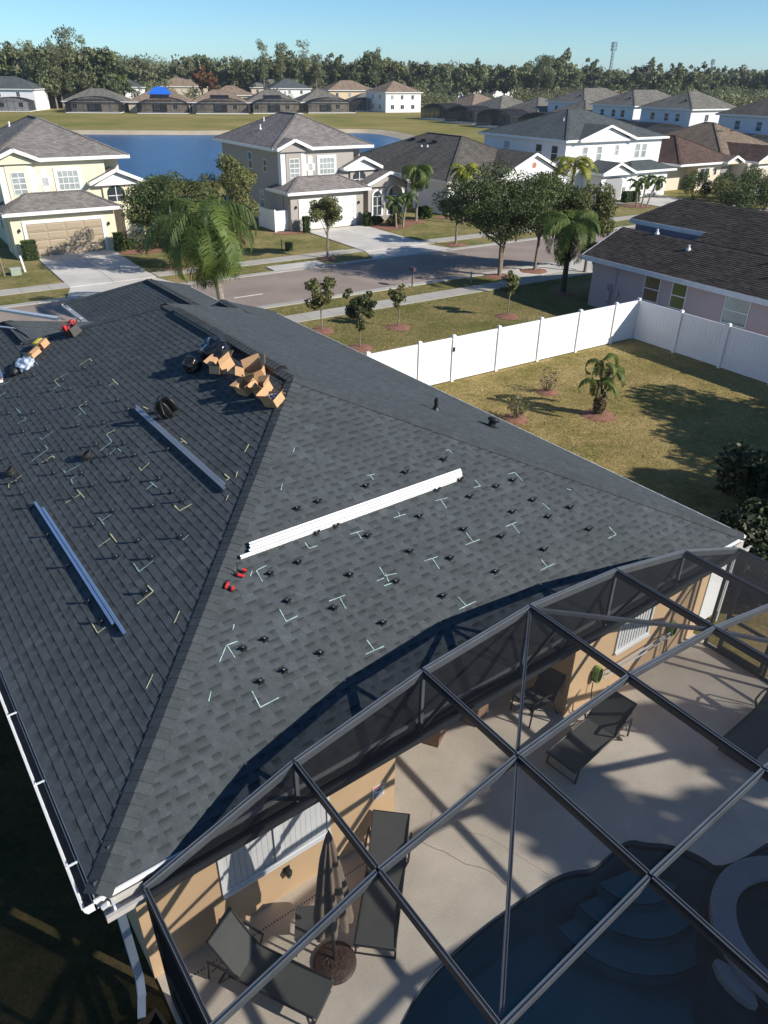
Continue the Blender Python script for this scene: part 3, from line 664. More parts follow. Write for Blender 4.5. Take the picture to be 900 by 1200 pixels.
ds = MB(); dp = [(.16, -.05, 2.40), (.17, .02, 2.15), (.215, .19, 1.95), (.215, .22, .40), (.17, .10, .22), (.08, -.12, .16)]
for a, b in zip(dp, dp[1:]): ds.beam(a, b, .075, .10, ext=.012, up=(1, 0, 0))
ds.build('downspout', mat('pale blue grey metal', (.50, .56, .64), .45), house)
se = MB()  # beige end of the cage's wide gutter sticking out past the cage
se.box(.03, .50, -.20, -.192, 2.40, 2.53); se.box(.03, .50, -.20, -.05, 2.395, 2.403); se.box(.03, .50, -.055, -.047, 2.40, 2.56); se.box(.03, .5, -.235, -.20, 2.52, 2.53)
se.build('gutter_end', 'dirty_white', house); se = MB()
se.box(12.52, 12.85, -.20, -.192, 2.40, 2.53); se.build('gutter_end', 'dirty_white', house); se = MB()
se.box(12.52, 12.85, -.20, -.05, 2.395, 2.403); se.build('gutter_end', 'dirty_white', house); se = MB()
se.box(12.52, 12.85, -.055, -.047, 2.40, 2.56); se.build('gutter_end', 'dirty_white', house); se = MB()
se.box(12.52, 12.85, -.235, -.2, 2.52, 2.53)
se.build('gutter_end', 'dirty_white', house)
MB().box(0.13, .155, -.19, -.03, 2.50, 2.60).tube([(.03, -.10, 2.56), (.10, -.12, 2.60)], .03).build('end_bracket', 'alu', house)

# ---- patio side of the walls: windows, sign, light
def slider(x0, x1, z0, z1, nslat, split=True):
    X = axes((0, .3, 0), (1, 0, 0), (0, 1, 0)); b_ = MB(); f_ = .045
    win = MB().box(x0, x1, .270, .302, z0, z0 + f_).box(x0, x1, .270, .302, z1 - f_, z1).box(x0, x0 + f_, .270, .302, z0 + f_, z1 - f_).box(x1 - f_, x1, .270, .302, z0 + f_, z1 - f_)
    win.box(x0 + f_, x1 - f_, .279, .300, z1 - .16, z1 - .13)
    win.box(x0 - .0, x1 + .0, .235, .272, z0 - .03, z0 + .004)
    xm = (x0 + x1) / 2
    if split: win.box(xm - .045, xm + .045, .262, .300, z0 + f_, z1 - f_)
    wn = win.build('window', 'white', house)
    halves = ((x0 + f_, xm - .045), (xm + .045, x1 - f_)) if split else ((x0 + f_, x1 - f_),)
    for a, b in halves:
        n = max(3, int((b - a) / .085)); st = (b - a) / n
        sw = .93 if split else .62
        slat_me = MB().add([(0, .2985, z0 + f_), (st * sw, .2935, z0 + f_), (st * sw, .2935, z1 - f_), (0, .2985, z1 - f_)], [(0, 1, 2, 3)], 0, 1).mesh('slat', 'blind')
        for i in range(n):
            so = link('slat', slat_me, wn); so.location = (a + i * st, 0, 0)
        MB().q((a, .2990, z0), (b, .2990, z0), (b, .2990, z1), (a, .2990, z1)).build('backing', 'glass_dark', wn)
    return wn
slider(1.48, 3.20, .90, 2.12, 20); slider(9.66, 10.70, 1.0, 2.10, 12, False)
MB().box(1.40, 3.28, .285, .302, .80, .868).build('sill', 'stucco_tan', house)
sg_ = MB().box(-.11, .11, -.006, .006, -.14, .14).build('warning_sign', 'sign_white', house); sg_.location = (4.08, .291, 1.12)
sm_ = MB().box(-.095, .095, -.0085, -.0062, .085, .125)
sm_.build('sign_heading', 'sign_red', sg_)
k_ = MB()
for r_ in range(5): k_.box(-.085, .085 - .02 * (r_ % 2), -.0085, -.0062, -.12 + r_ * .022, -.112 + r_ * .022)
k_.tube([(-.04, -.0075, .035), (0, -.0075, .02), (.04, -.0075, .04)], .008, 5); k_.box(-.05, .05, -.0085, -.0062, .05, .056)
k_.build('sign_print', 'sign_ink', sg_)
sc_ = MB().box(-.05, .05, -.02, .0, -.06, .06).lathe([(.045, -.05), (.055, .02), (.03, .06)], 10, (0, -.07, 0)).build('wall_light', 'black', house); sc_.location = (2.45, .298, .62)
MB().lathe([(.03, -.11), (.04, -.06)], 10, (0, -.07, 0)).build('lamp_glass', 'glass_mid', sc_)
MB().box(4.45, 8.40, 2.80, 2.895, 0, 2.4).build('sliding_door', 'glass_dark', house)

# ---- roof fittings
def face_pt(fn, p, q_, lift=0.):
    """plan (u,v) on a roof face -> house coordinates"""
    if fn == 'B': z_ = ZE + K * q_; n_ = Vector((0, -ST_, CT))
    elif fn == 'L': z_ = ZE + K * p; n_ = Vector((-ST_, 0, CT))
    else: z_ = ZE + K * (WD - p); n_ = Vector((ST_, 0, CT))
    return Vector((p, q_, z_)) + n_ * lift, n_
def face_ax(fn, p, q_, lift=.016, ang=0.):
    o, n_ = face_pt(fn, p, q_, lift)
    e_ = Vector((1, 0, 0)) if fn == 'B' else Vector((0, -1, 0)) if fn == 'L' else Vector((0, 1, 0))
    s_ = n_.cross(e_); c, s2 = math.cos(ang), math.sin(ang)
    return axes(o, e_ * c + s_ * s2, -e_ * s2 + s_ * c, n_)
pv = MB().tube([(0, 0, 0), (0, 0, .30)], .045, 10).lathe([(.11, 0), (.06, .09)], 12); o_ = pv.build('vent_pipe', 'black', house); o_.location = face_pt('R', 9.99, 6.25)[0]
vb = MB(); vb.box(-.13, .13, -.13, .13, .01, .03); vb.lathe([(.09, .03), (.09, .12), (.14, .13), (.15, .17), (.10, .22), (.02, .23)], 12); o_ = vb.build('roof_vent', 'black', house); o_.matrix_local = face_ax('R', 11.25, 5.69)
chm = {}
for fn, col_, pl in CHALK:
    c_ = MB()
    for (a, b) in zip(pl, pl[1:]):
        pa, n_ = face_pt(fn, *a, .0185); pb, _ = face_pt(fn, *b, .0185)
        d = (pb - pa); L_ = d.length; y = n_.cross(d).normalized(); n = max(2, int(L_ / .05)); rr = random.Random(int(L_ * 1e4))
        ws = [rr.uniform(.0035, .009) * (1.35 if fn == 'L' else 1) for _ in range(n + 1)]
        for i in range(n):
            if rr.random() < .12 and fn == 'B' and n > 999: continue
            qa = pa + d * (i / n); qb = pa + d * ((i + 1) / n)
            c_.q(qa - y * ws[i], qb - y * ws[i + 1], qb + y * ws[i + 1], qa + y * ws[i])
    if c_.F: c_.build('chalk_mark', 'chalk_' + col_, house)
FM = {}
fb = MB(); fb.box(-.04, .04, -.05, .05, 0, .008); fb.box(-.018, .018, -.035, -.026, .008, .105, 0); fb.box(-.018, .018, -.026, .03, .008, .016, 0); fb.box(-.03, .03, -.046, -.0355, .06, .115, 0); fb.lathe([(.011, .016), (.011, .026)], 6, (0, .01, 0), 1)
FM = fb.mesh('mounting_foot', ['black', 'alu_dark'])
for fn, lst, lab, grp in (('B', FEET_REAR, 'small black solar mounting foot screwed to the lighter rear slope beside cyan chalk marks', 'mounting feet on the rear slope'),
                          ('L', FEET_LEFT, 'small black solar mounting foot with a long shadow on the darker left slope', 'mounting feet on the left slope')):
    for (p, q_) in lst:
        o_ = link('mounting_foot', FM); o_.matrix_world = HM @ face_ax(fn, p, q_, .016, random.uniform(-.15, .15)); tag(o_, lab, 'roof mount', grp)
# ------------------------------------------------------------ things lying on the roof
def on_roof(name, label, cat, fn, p, q_, lift=.017, ang=0., group=None):
    o = bpy.data.objects.new(name, None); COL.objects.link(o); o.matrix_world = HM @ face_ax(fn, p, q_, lift, ang)
    return tag(o, label, cat, group)
def rail_mb(L_, w_=.042, h_=.05):
    """extruded racking rail: side walls with a lip and an open slot on top"""
    b_ = MB(); x0, x1 = -L_ / 2, L_ / 2
    prof = [(-w_ / 2, 0), (w_ / 2, 0), (w_ / 2, h_), (.008, h_), (.008, h_ - .012), (-.008, h_ - .012), (-.008, h_), (-w_ / 2, h_), (-w_ / 2, h_ * .55), (-w_ / 2 + .006, h_ * .5), (-w_ / 2, h_ * .45)]
    n = len(prof); b_.add([(x0, y, z) for y, z in prof] + [(x1, y, z) for y, z in prof], [(i, (i + 1) % n, n + (i + 1) % n, n + i) for i in range(n)])
    b_.box(x0, x1, -w_ / 2 - .001, w_ / 2 + .001, .0, .003)
    return b_
def rails(fn, p0, p1, offs, m_, label, lift=.035, w_=.042, h_=.052, grp=None):
    a, n_ = face_pt(fn, *p0, lift); b, _ = face_pt(fn, *p1, lift); d = (b - a).normalized(); y = n_.cross(d)
    me = rail_mb((b - a).length, w_, h_).mesh('solar_rail', [m_])
    for i, (dy, dz_, sh) in enumerate(offs):
        o = link('solar_rail', me); o.matrix_world = HM @ axes((a + b) / 2 + y * dy + n_ * dz_ + d * sh, d, y, n_)
        me_e = MB().box(-.004, .004, -w_ / 2 + .004, w_ / 2 - .004, .006, h_ - .016)
        for sg in (-1, 1):
            c_ = link('rail_end', me_e.mesh('rail_end', 'black') if False else endm, o, (sg * ((b - a).length / 2 + .001), 0, 0))
        tag(o, label[i] if isinstance(label, list) else label, 'metal rail', grp)
endm = MB().box(-.003, .003, -.016, .016, .006, .036).mesh('rail_end', 'black')
rails('B', (3.72, 3.28), (8.14, 3.28), [(.085, 0, .02), (.03, 0, .0), (-.03, 0, -.04), (-.085, 0, -.22)], 'alu',
      ['bright white aluminium rail on the rear slope, uppermost of the four laid side by side', 'bright aluminium rail on the rear slope, second from the top of four', 'bright aluminium rail on the rear slope, third from the top of four', 'bright aluminium rail on the rear slope, lowest of four and shifted toward the hip'], grp='rails on the rear slope')
rails('L', (1.60, 7.71), (1.60, 3.24), [(.03, 0, 0), (-.03, 0, -.35)], 'alu_blue', ['bluish shiny rail on the left slope, the one reaching farther down to the corner', 'bluish shiny rail on the left slope, the shorter-reaching one nearer the gutter'], grp='blue rails on the left slope')
rails('L', (4.06, 9.04), (4.06, 4.78), [(.03, 0, 0), (-.022, 0, .10)], 'alu_dark', ['grey rail beside the black backpack, the one nearest the ridge', 'grey rail beside the black backpack, the one nearer the gutter'], grp='dark rails below the backpack')
rails('L', (3.4, 18.88), (4.37, 15.24), [(0, .16, 0)], 'alu', 'long silver rail propped toward the red tool bag at the far left', lift=.12, w_=.085, h_=.08)
rails('L', (2.2, 19.2), (3.40, 15.45), [(0, .30, 0)], 'alu', 'thin silver rail held up in front of the worker at the left edge', lift=.30, w_=.03, h_=.03)

# cardboard boxes: open carton with flaps
def carton(fn, p, q_, L_, W_, H_, ang, label, flaps, cont=None, tilt=0., world_up=False, lift=.02, roll_=0.):
    o = on_roof('cardboard_box', label, 'box', fn, p, q_, lift, ang, 'cardboard boxes on the roof ridge' if q_ < 9.5 else None)
    o.matrix_world = o.matrix_world @ Matrix.Scale(.80, 4) @ Matrix.Rotation(tilt, 4, 'Y') @ Matrix.Rotation(roll_, 4, 'X')
    t_ = .006; b_ = MB(); l, w_ = L_ / 2, W_ / 2
    for s in (-1, 1):
        b_.box(s * l - t_ / 2, s * l + t_ / 2, -w_, w_, 0, H_); b_.box(-l + t_ / 2 + .001, l - t_ / 2 - .001, s * w_ - t_ / 2, s * w_ + t_ / 2, 0, H_)
    b_.box(-l, l, -w_, w_, -.006, -.0002)
    b_.build('box_body', 'card', o)
    for i, (side_, a_) in enumerate(flaps):
        f = MB(); fl = (W_ if side_ < 2 else L_) / 2 - .004; d = min(W_, L_) * .48
        f.box(0, d, -fl, fl, -.003, .003)
        fo = f.build('flap', 'card', o)
        if side_ == 0: X = Matrix.Translation((l, 0, H_))
        elif side_ == 1: X = Matrix.Translation((-l, 0, H_)) @ Matrix.Rotation(PI, 4, 'Z')
        elif side_ == 2: X = Matrix.Translation((0, w_, H_)) @ Matrix.Rotation(PI / 2, 4, 'Z')
        else: X = Matrix.Translation((0, -w_, H_)) @ Matrix.Rotation(-PI / 2, 4, 'Z')
        fo.matrix_local = X @ Matrix.Rotation(-R(a_), 4, 'Y')
    return o
carton('L', 5.82, 8.32, .50, .42, .24, .25, 'open brown carton beside the black rubbish bag', [(0, 65), (1, 40), (2, 25), (3, -55)], tilt=-.12)
carton('L', 6.05, 7.28, .50, .44, .25, 1.05, 'largest open carton of the pile, flaps spread wide, nearest the ridge', [(0, 38), (1, 42), (2, 48), (3, 30)], tilt=-.05)
carton('L', 5.70, 7.02, .46, .36, .20, .15, 'shallow open carton on the left of the pile', [(0, 35), (1, 15), (2, 50), (3, 55)], tilt=-.12)
carton('L', 5.86, 6.60, .36, .32, .22, .55, 'small open carton between the big carton and the filled one', [(0, 60), (1, 70), (2, 30), (3, 62)], tilt=-.1)
cb = carton('L', 5.80, 6.08, .42, .34, .21, .35, 'carton of small parts at the foot of the pile beside the hip', [(0, 30), (1, 65), (2, -55), (3, 75)], tilt=-.10)
k_ = MB(); rr = random.Random(3)
for i in range(26): x_, y_, z_ = rr.uniform(-.17, .17), rr.uniform(-.13, .13), rr.uniform(.12, .19); k_.box(x_ - .03, x_ + .03, y_ - .02, y_ + .02, z_ - .02, z_ + .02)
o_ = k_.build('metal_clamps', 'plastic_clear'); o_.matrix_world = cb.matrix_world.copy(); tag(o_, 'heap of small bagged metal parts inside the carton nearest the hip', 'parts', kind='stuff')
MB().box(.03, .13, -.1745, -.174, .05, .062).box(.03, .10, -.1745, -.174, .07, .08).build('box_print', 'rubber', cb)
# black rubbish bag: lumpy crumpled surface
def blob(name, label, cat, M_, r, m_, seed, amp=.25, n=3, z0=None, stuff=None):
    import bmesh
    from mathutils import noise as mn
    bm = bmesh.new(); bmesh.ops.create_icosphere(bm, subdivisions=n, radius=1)
    for v in bm.verts:
        d = v.co.normalized(); k_ = 1 + amp * (mn.noise(d * 2.2 + Vector((seed, 0, 0))) + .6 * abs(mn.noise(d * 6 + Vector((0, seed, 0)))))
        v.co = Vector((d.x * r[0], d.y * r[1], max(d.z * r[2], -r[2] * .55) + r[2] * .55)) * k_
    me = bpy.data.meshes.new(name); bm.to_mesh(me); bm.free(); me.materials.append(M[m_]); me.polygons.foreach_set('use_smooth', [True] * len(me.polygons))
    o = link(name, me); o.matrix_world = M_
    return tag(o, label, cat)
blob('rubbish_bag', 'shiny crumpled black rubbish bag by the ridge vent', 'bag', HM @ face_ax('L', 5.98, 8.95, .02), (.42, .30, .24), 'black_bag', 2.1, .22, 4)
blob('rubbish_bag', 'smaller black plastic bag slumped left of the shiny bag', 'bag', HM @ face_ax('L', 5.45, 9.05, .02), (.20, .18, .20), 'black_bag', 5.3, .2, 4)
# backpack
bp_ = on_roof('backpack', 'black backpack standing open beside the dark rails', 'backpack', 'L', 4.42, 8.02, .02, 2.2)
rr = bp_
for dx, sx, nm in ((-.11, 1.0, 'bag_shell'), (.11, .85, 'bag_shell')):
    o_ = blob(nm, None, None, Matrix.Identity(4), (.055, .17, .27 * sx), 'black', 3 + dx, .12, 3); o_.parent = bp_; o_.location = (dx, 0, 0)
for s in (-1, 1): MB().tube([(-.2, s * .09, .05), (-.26, s * .1, .2), (-.18, s * .08, .36), (-.1, s * .05, .4)], .018, 6).build('strap', 'black', bp_)
MB().tube([(.0, -.08, .40), (.02, 0, .46), (.0, .08, .40)], .012, 6).build('handle', 'rubber', bp_)
# coils of black cable
for p, q_, s_, lab in ((2.76, 8.44, 1.0, 'coil of black cable in the middle of the left slope'), (1.49, 9.7, .9, 'coil of black cable nearest the left frame edge')):
    c_ = MB(); rr2 = random.Random(int(p * 10))
    for i in range(7):
        z_ = .02 + i * .018; rad = rr2.uniform(.085, .12) * s_; ox, oy = rr2.uniform(-.02, .02), rr2.uniform(-.02, .02)
        c_.tube([(ox + rad * math.cos(a * PI / 7), oy + rad * math.sin(a * PI / 7), z_ + .01 * math.sin(a + i)) for a in range(15)], .011, 5)
    c_.tube([(.1 * s_, 0, .03), (.2, .03, .0), (.3, -.01, 0)], .008, 5)
    o_ = c_.build('cable_coil', 'rubber'); o_.matrix_world = HM @ face_ax('L', p, q_, .02); tag(o_, lab, 'cable')
# tool bag with red packs
tb = on_roof('tool_bag', 'dark tool bag with two red battery packs beside the wing gutter', 'tool bag', 'L', 4.42, 14.55, .02, .3)
b_ = MB(); b_.hexa([(-.2, -.15, 0), (.2, -.15, 0), (.2, .15, 0), (-.2, .15, 0)], [(-.17, -.12, .22), (.17, -.12, .22), (.17, .12, .22), (-.17, .12, .22)]); b_.build('bag_body', 'black', tb)
for s in (-1, 1):
    MB().box(-.08, .08, s * .12 - .055, s * .12 + .055, .20, .30).box(-.05, .05, s * .12 - .035, s * .12 + .035, .30, .33).build('battery_pack', 'red', tb)
    MB().tube([(s * .15, -.12, .2), (s * .17, -.05, .33), (s * .17, .05, .33), (s * .15, .12, .2)], .014, 6).build('handle', mat('dark red strap', (.16, .06, .05), .8) if s < 0 else bpy.data.materials['dark red strap'], tb)
MB().tube([(.1, .1, .2), (.25, .2, .35), (.33, .22, .3)], .012, 5).tube([(-.1, -.15, .2), (.05, -.3, .3)], .02, 5).build('tool', 'rubber', tb)
# small boxes and plastic
o_ = carton('L', 3.36, 14.63, .42, .36, .22, .4, 'shallow brown box tilted below the yellow box at the left', [(0, -35), (1, -60), (2, 10), (3, -70)], tilt=-.3)
yb_ = on_roof('yellow_box', 'small yellow and tan box above the shallow carton', 'box', 'L', 3.66, 14.95, .02, .5)
MB().box(-.15, .0, -.12, .12, 0, .18).build('yellow_half', 'yellow', yb_); MB().box(.002, .17, -.12, .12, 0, .17).build('tan_half', 'card', yb_)
blob('plastic_wrap', 'crumpled pale blue plastic wrap below the shallow box', 'plastic', HM @ face_ax('L', 3.04, 14.4, .02), (.34, .22, .10), 'plastic_clear', 1.2, .5, 4)
blob('black_pouch', 'small black pouch left of the crumpled plastic', 'pouch', HM @ face_ax('L', 2.75, 14.3, .02), (.14, .12, .12), 'black', 7.2, .3, 3)
# red drills on the rear slope
for dx, a_, lab in ((-.12, .8, 'red cordless drill on the rear slope by the hip, the left one'), (.12, 2.4, 'red cordless drill on the rear slope by the hip, the right one')):
    d_ = on_roof('cordless_drill', lab, 'drill', 'B', 3.22 + dx, 2.90 + dx * .3, .02, a_, 'red drills near the hip'); d_.matrix_world = d_.matrix_world @ Matrix.Scale(.8, 4)
    MB().tube([(-.1, 0, .05), (-.09, 0, .05), (.03, 0, .05), (.05, 0, .05)], [.02, .032, .034, .02], 10).build('motor_housing', 'red', d_)
    MB().tube([(.05, 0, .05), (.075, 0, .05), (.13, 0, .05)], [.018, .012, .004], 8).build('chuck', 'black', d_)
    MB().beam((-.05, 0, .05), (-.06, -.11, .05), .035, .035, up=(0, 0, 1)).build('grip', 'black', d_)
    MB().box(-.105, -.015, -.15, -.105, .02, .08).build('battery', 'red', d_)
o_ = MB().tube([(0, 0, 0), (.02, .02, .08), (.0, .04, .20)], .008, 5).build('wand', 'rubber'); o_.matrix_world = HM @ face_ax('B', 3.33, 3.0, .02); tag(o_, 'short thin black rod standing up behind the red drills', 'rod')

# ------------------------------------------------------------ worker at the left frame edge
def skin_body(name, joints, edges, mname, parent, root=0, sub=2):
    me = bpy.data.meshes.new(name); me.from_pydata([j[0] for j in joints], edges, []); me.materials.append(M[mname])
    o = link(name, me, parent)
    md = o.modifiers.new('skin', 'SKIN'); md.use_smooth_shade = True
    for i, sv in enumerate(me.skin_vertices[0].data):
        r_ = joints[i][1]; sv.radius = r_ if isinstance(r_, tuple) else (r_, r_); sv.use_root = (i == root)
    s_ = o.modifiers.new('subdiv', 'SUBSURF'); s_.levels = sub; s_.render_levels = sub
    return o
pp = face_pt('L', 2.37, 14.52)[0]
per = thing('person', 'person in jeans and white shirt standing on the roof at the left frame edge', 'person', HF, pp.x, pp.y, pp.z, rot=R(80))
hz = .0
J = [((0, 0, .92), (.15, .11)), ((0, .01, 1.10), (.13, .10)), ((0, .03, 1.30), (.17, .11)), ((0, .04, 1.42), (.12, .09)), ((0, .06, 1.50), (.055, .055)), ((0, .08, 1.56), (.05, .055)),
     ((.10, 0, .88), (.095, .095)), ((.13, .06, .50), (.062, .065)), ((.14, -.02, .10), (.042, .045)), ((.14, .03, .05), (.045, .04)), ((.15, .16, .035), (.038, .028)),
     ((-.10, 0, .88), (.095, .095)), ((-.15, .02, .50), (.062, .065)), ((-.17, -.06, .10), (.042, .045)), ((-.17, -.01, .05), (.045, .04)), ((-.18, .12, .035), (.038, .028)),
     ((.19, .03, 1.40), (.055, .055)), ((.27, .08, 1.14), (.042, .042)), ((.22, .32, 1.05), (.030, .030)), ((.21, .40, 1.04), (.036, .020)),
     ((-.19, .03, 1.40), (.055, .055)), ((-.27, .06, 1.14), (.042, .042)), ((-.20, .30, 1.08), (.030, .030)), ((-.19, .38, 1.07), (.036, .020))]
Ed = [(0, 1), (1, 2), (2, 3), (3, 4), (4, 5), (0, 6), (6, 7), (7, 8), (8, 9), (9, 10), (0, 11), (11, 12), (12, 13), (13, 14), (14, 15), (3, 16), (16, 17), (17, 18), (18, 19), (3, 20), (20, 21), (21, 22), (22, 23)]
nj = len(J)
for hx, s in ((19, 1), (23, -1)):   # five fingers each, curled round the rail
    px_, py_, pz_ = J[hx][0]
    for f_i, off in enumerate((-.028, -.010, .010, .027)):
        l_ = (.030, .036, .034, .026)[f_i]
        J += [((px_ + off, py_ + .045, pz_ + .008), .009), ((px_ + off, py_ + .045 + l_ * .7, pz_ - .015), .0085), ((px_ + off, py_ + .04 + l_ * .4, pz_ - .045), .0075)]
        Ed += [(hx, len(J) - 3), (len(J) - 3, len(J) - 2), (len(J) - 2, len(J) - 1)]
    J += [((px_ - s * .042, py_ + .01, pz_ - .012), .010), ((px_ - s * .05, py_ + .045, pz_ - .04), .0085)]; Ed += [(hx, len(J) - 2), (len(J) - 2, len(J) - 1)]
skin_body('body', J, Ed, 'skin', per)
grow = lambda ids, g_: [(J[i][0], tuple(r_ + g_ for r_ in (J[i][1] if isinstance(J[i][1], tuple) else (J[i][1],) * 2))) for i in ids]
jn = grow([0, 6, 7, 8, 11, 12, 13], .018); skin_body('jeans', jn, [(0, 1), (1, 2), (2, 3), (0, 4), (4, 5), (5, 6)], 'denim', per)
sh_ = grow([0, 1, 2, 3, 16, 17, 20, 21], .02); skin_body('shirt', sh_, [(0, 1), (1, 2), (2, 3), (3, 4), (4, 5), (3, 6), (6, 7)], 'shirt', per)
for ids in ((9, 10), (14, 15)): skin_body('shoe', grow(ids, .012) + [((J[ids[0]][0][0], J[ids[0]][0][1] - .06, .045), (.045, .04))], [(0, 1), (0, 2)], 'shirt', per)
def headshape():
    import bmesh
    bm = bmesh.new(); bmesh.ops.create_uvsphere(bm, u_segments=20, v_segments=16, radius=1)
    for v in bm.verts:
        x, y, z = v.co; yy = y
        if y > .2 and z < 0: yy = y * (1 - .15 * -z)
        nose = max(0, 1 - (abs(x) / .22)) * max(0, 1 - abs(z + .12) / .3) * (1 if y > .5 else 0)
        eye = max(0, 1 - abs(abs(x) - .38) / .2) * max(0, 1 - abs(z - .05) / .15) * (1 if y > .5 else 0)
        chin = 1 - .22 * max(0, -z)
        v.co = Vector((x * .076 * chin, (yy + nose * .28 - eye * .07) * .095, z * .118))
    for s in (-1, 1):
        r = bmesh.ops.create_uvsphere(bm, u_segments=8, v_segments=6, radius=.02)
        for v in r['verts']: v.co = Vector((v.co.x * .4 + s * .077, v.co.y + .0, v.co.z * 1.5))
    me = bpy.data.meshes.new('head'); bm.to_mesh(me); bm.free(); me.materials.append(M['skin'])
    return me
hd = link('head', headshape(), per, (0, .09, 1.65))
MB().lathe([(.088, .0), (.09, .05), (.075, .09), (.03, .115)], 16).build('cap', 'shirt', hd).location = (0, -.005, .02)
MB().lathe([(.13, .0), (.13, .006), (.08, .012)], 18, (0, .03, 0)).build('cap_brim', 'shirt', hd).location = (0, 0, .03)
for s in (-1, 1): MB().lathe([(.006, -.004), (.012, 0), (.006, .004)], 8).build('eye', 'rubber', hd).location = (s * .03, .083, .006)
MB().box(-.022, .022, .078, .086, -.058, -.052).build('mouth', 'red', hd)
# ------------------------------------------------------------ screened pool cage
cage = thing('pool_cage', 'large dark aluminium screened pool cage with arched roof over the patio', 'screen enclosure', HF)
NU = [.5 + 2.0 * i for i in range(7)]; NZ = [2.50, 3.21, 3.62, 3.79, 3.62, 3.21, 2.50]
NV = [-.12, -1.88, -3.73, -5.58, -7.43, -9.2]
node = lambda i, j: Vector((NU[i], NV[j], NZ[i]))
def extr(a, b, w_, h_, name='beam', up=(0, 0, 1), m_='bronze', ext=0., lip=True):
    a, b = Vector(a), Vector(b); k_ = MB(); k_.beam(a, b, w_, h_, 0, 1., up, ext)
    if lip:
        d = (b - a).normalized(); sd_ = d.cross(Vector(up)).normalized(); u = sd_.cross(d)
        for s in (-1, 1): k_.beam(a + u * (h_ / 2 + .004) + sd_ * s * w_ * .36, b + u * (h_ / 2 + .004) + sd_ * s * w_ * .36, w_ * .16, .010, 1, 1., up, ext)
    return k_.build(name, [m_, 'bronze'], cage)
for j in range(6):
    for i in range(6): extr(node(i, j), node(i + 1, j), .055, .105 if j else .12, 'arch_beam', m_='bronze', ext=-.012)
for i in range(7):
    for j in range(5): extr(node(i, j) - Vector((0, 0, .003)), node(i, j + 1) - Vector((0, 0, .003)), .055, .12, 'purlin', m_='bronze_dark', ext=-.031)
# roof braces
for (a, b) in (((3, 0), (4, 1)), ((3, 0), (2, 1)), ((4, 1), (5, 2)), ((2, 1), (1, 2)), ((5, 2), (6, 3)), ((1, 2), (0, 3))):
    extr(node(*a) + Vector((0, 0, -.012)), node(*b) + Vector((0, 0, -.012)), .045, .05, 'brace', ext=-.06)
# struts from the wide gutter up to the first arch, and their knee brackets
for i in range(1, 6):
    extr((NU[i], -.12, 2.53), (NU[i], -.12, NZ[i] - .06), .05, .05, 'strut', up=(0, 1, 0), lip=False)
    extr((NU[i], -.14, 2.58), (NU[i], -.62, NZ[i] - .075), .04, .045, 'knee_bracket', up=(0, 0, 1), lip=False, m_='bronze_dark')
for i in (1, 2, 3, 4):
    pass
gt = MB(); gt.box(.5, 12.5, -.20, -.045, 2.39, 2.40); gt.box(.5, 12.5, -.21, -.20, 2.39, 2.53); gt.box(.5, 12.5, -.045, -.037, 2.39, 2.56); gt.box(.5, 12.5, -.235, -.21, 2.52, 2.53)
gt.build('gutter', 'bronze_dark', cage)
# walls: posts, chair rails, screens
def wall(p, q, nb, doors=()):
    p, q = Vector(p), Vector(q)
    for i in range(nb + 1):
        a = p.lerp(q, i / nb); extr((a.x, a.y, .045), (a.x, a.y, 2.44), .05, .05, 'post', up=(q - p).normalized(), lip=False, m_='bronze_dark')
    d = (q - p).normalized()
    for z_ in (.07, .85, 2.40): extr((p.x, p.y, z_), (q.x, q.y, z_), .05, .05 if z_ < 2 else .1, 'rail', lip=False, m_='bronze_dark', ext=-.03)
    for i in range(nb):
        a = p.lerp(q, i / nb); b = p.lerp(q, (i + 1) / nb); n_ = Vector((-d.y, d.x, 0)) * .004
        MB().q((a.x + n_.x, a.y + n_.y, .06), (b.x + n_.x, b.y + n_.y, .06), (b.x + n_.x, b.y + n_.y, 2.42), (a.x + n_.x, a.y + n_.y, 2.42)).build('screen_panel', 'screen_gable' if abs(p.x - q.x) < .01 else 'screen_wall', cage)
wall((.5, -.12, 0), (.5, -9.2, 0), 5); wall((.5, -9.2, 0), (12.5, -9.2, 0), 6)
# right end wall with the screen door
for v_ in (-.06, -.36, -1.36, -1.88, -3.73, -5.58, -7.43, -9.15): extr((12.5, v_, .045), (12.5, v_, 2.44), .055 if v_ != -1.36 else .05, .055, 'post', up=(0, 1, 0), lip=False, m_='bronze_dark')
for z_ in (.07, 2.40): extr((12.5, -.08, z_), (12.5, -9.15, z_), .05, .06, 'rail', lip=False, m_='bronze_dark')
extr((12.5, -1.90, .85), (12.5, -9.15, .85), .045, .05, 'rail', lip=False, m_='bronze_dark')
MB().q((12.504, -.06, .06), (12.504, -9.15, .06), (12.504, -9.15, 2.42), (12.504, -.06, 2.42)).build('screen_panel', 'screen_wall', cage)
dr = MB(); dr.box(12.46, 12.49, -.42, -.35, .08, 2.1); dr.box(12.46, 12.49, -1.32, -1.25, .08, 2.1); dr.box(12.46, 12.49, -1.25, -.42, 2.03, 2.1); dr.box(12.46, 12.49, -1.25, -.42, .08, .26); dr.box(12.46, 12.49, -1.25, -.42, .95, 1.02)
do = dr.build('door', 'bronze_dark', cage); MB().box(12.42, 12.46, -.50, -.44, 1.0, 1.1).build('handle', 'black', do)
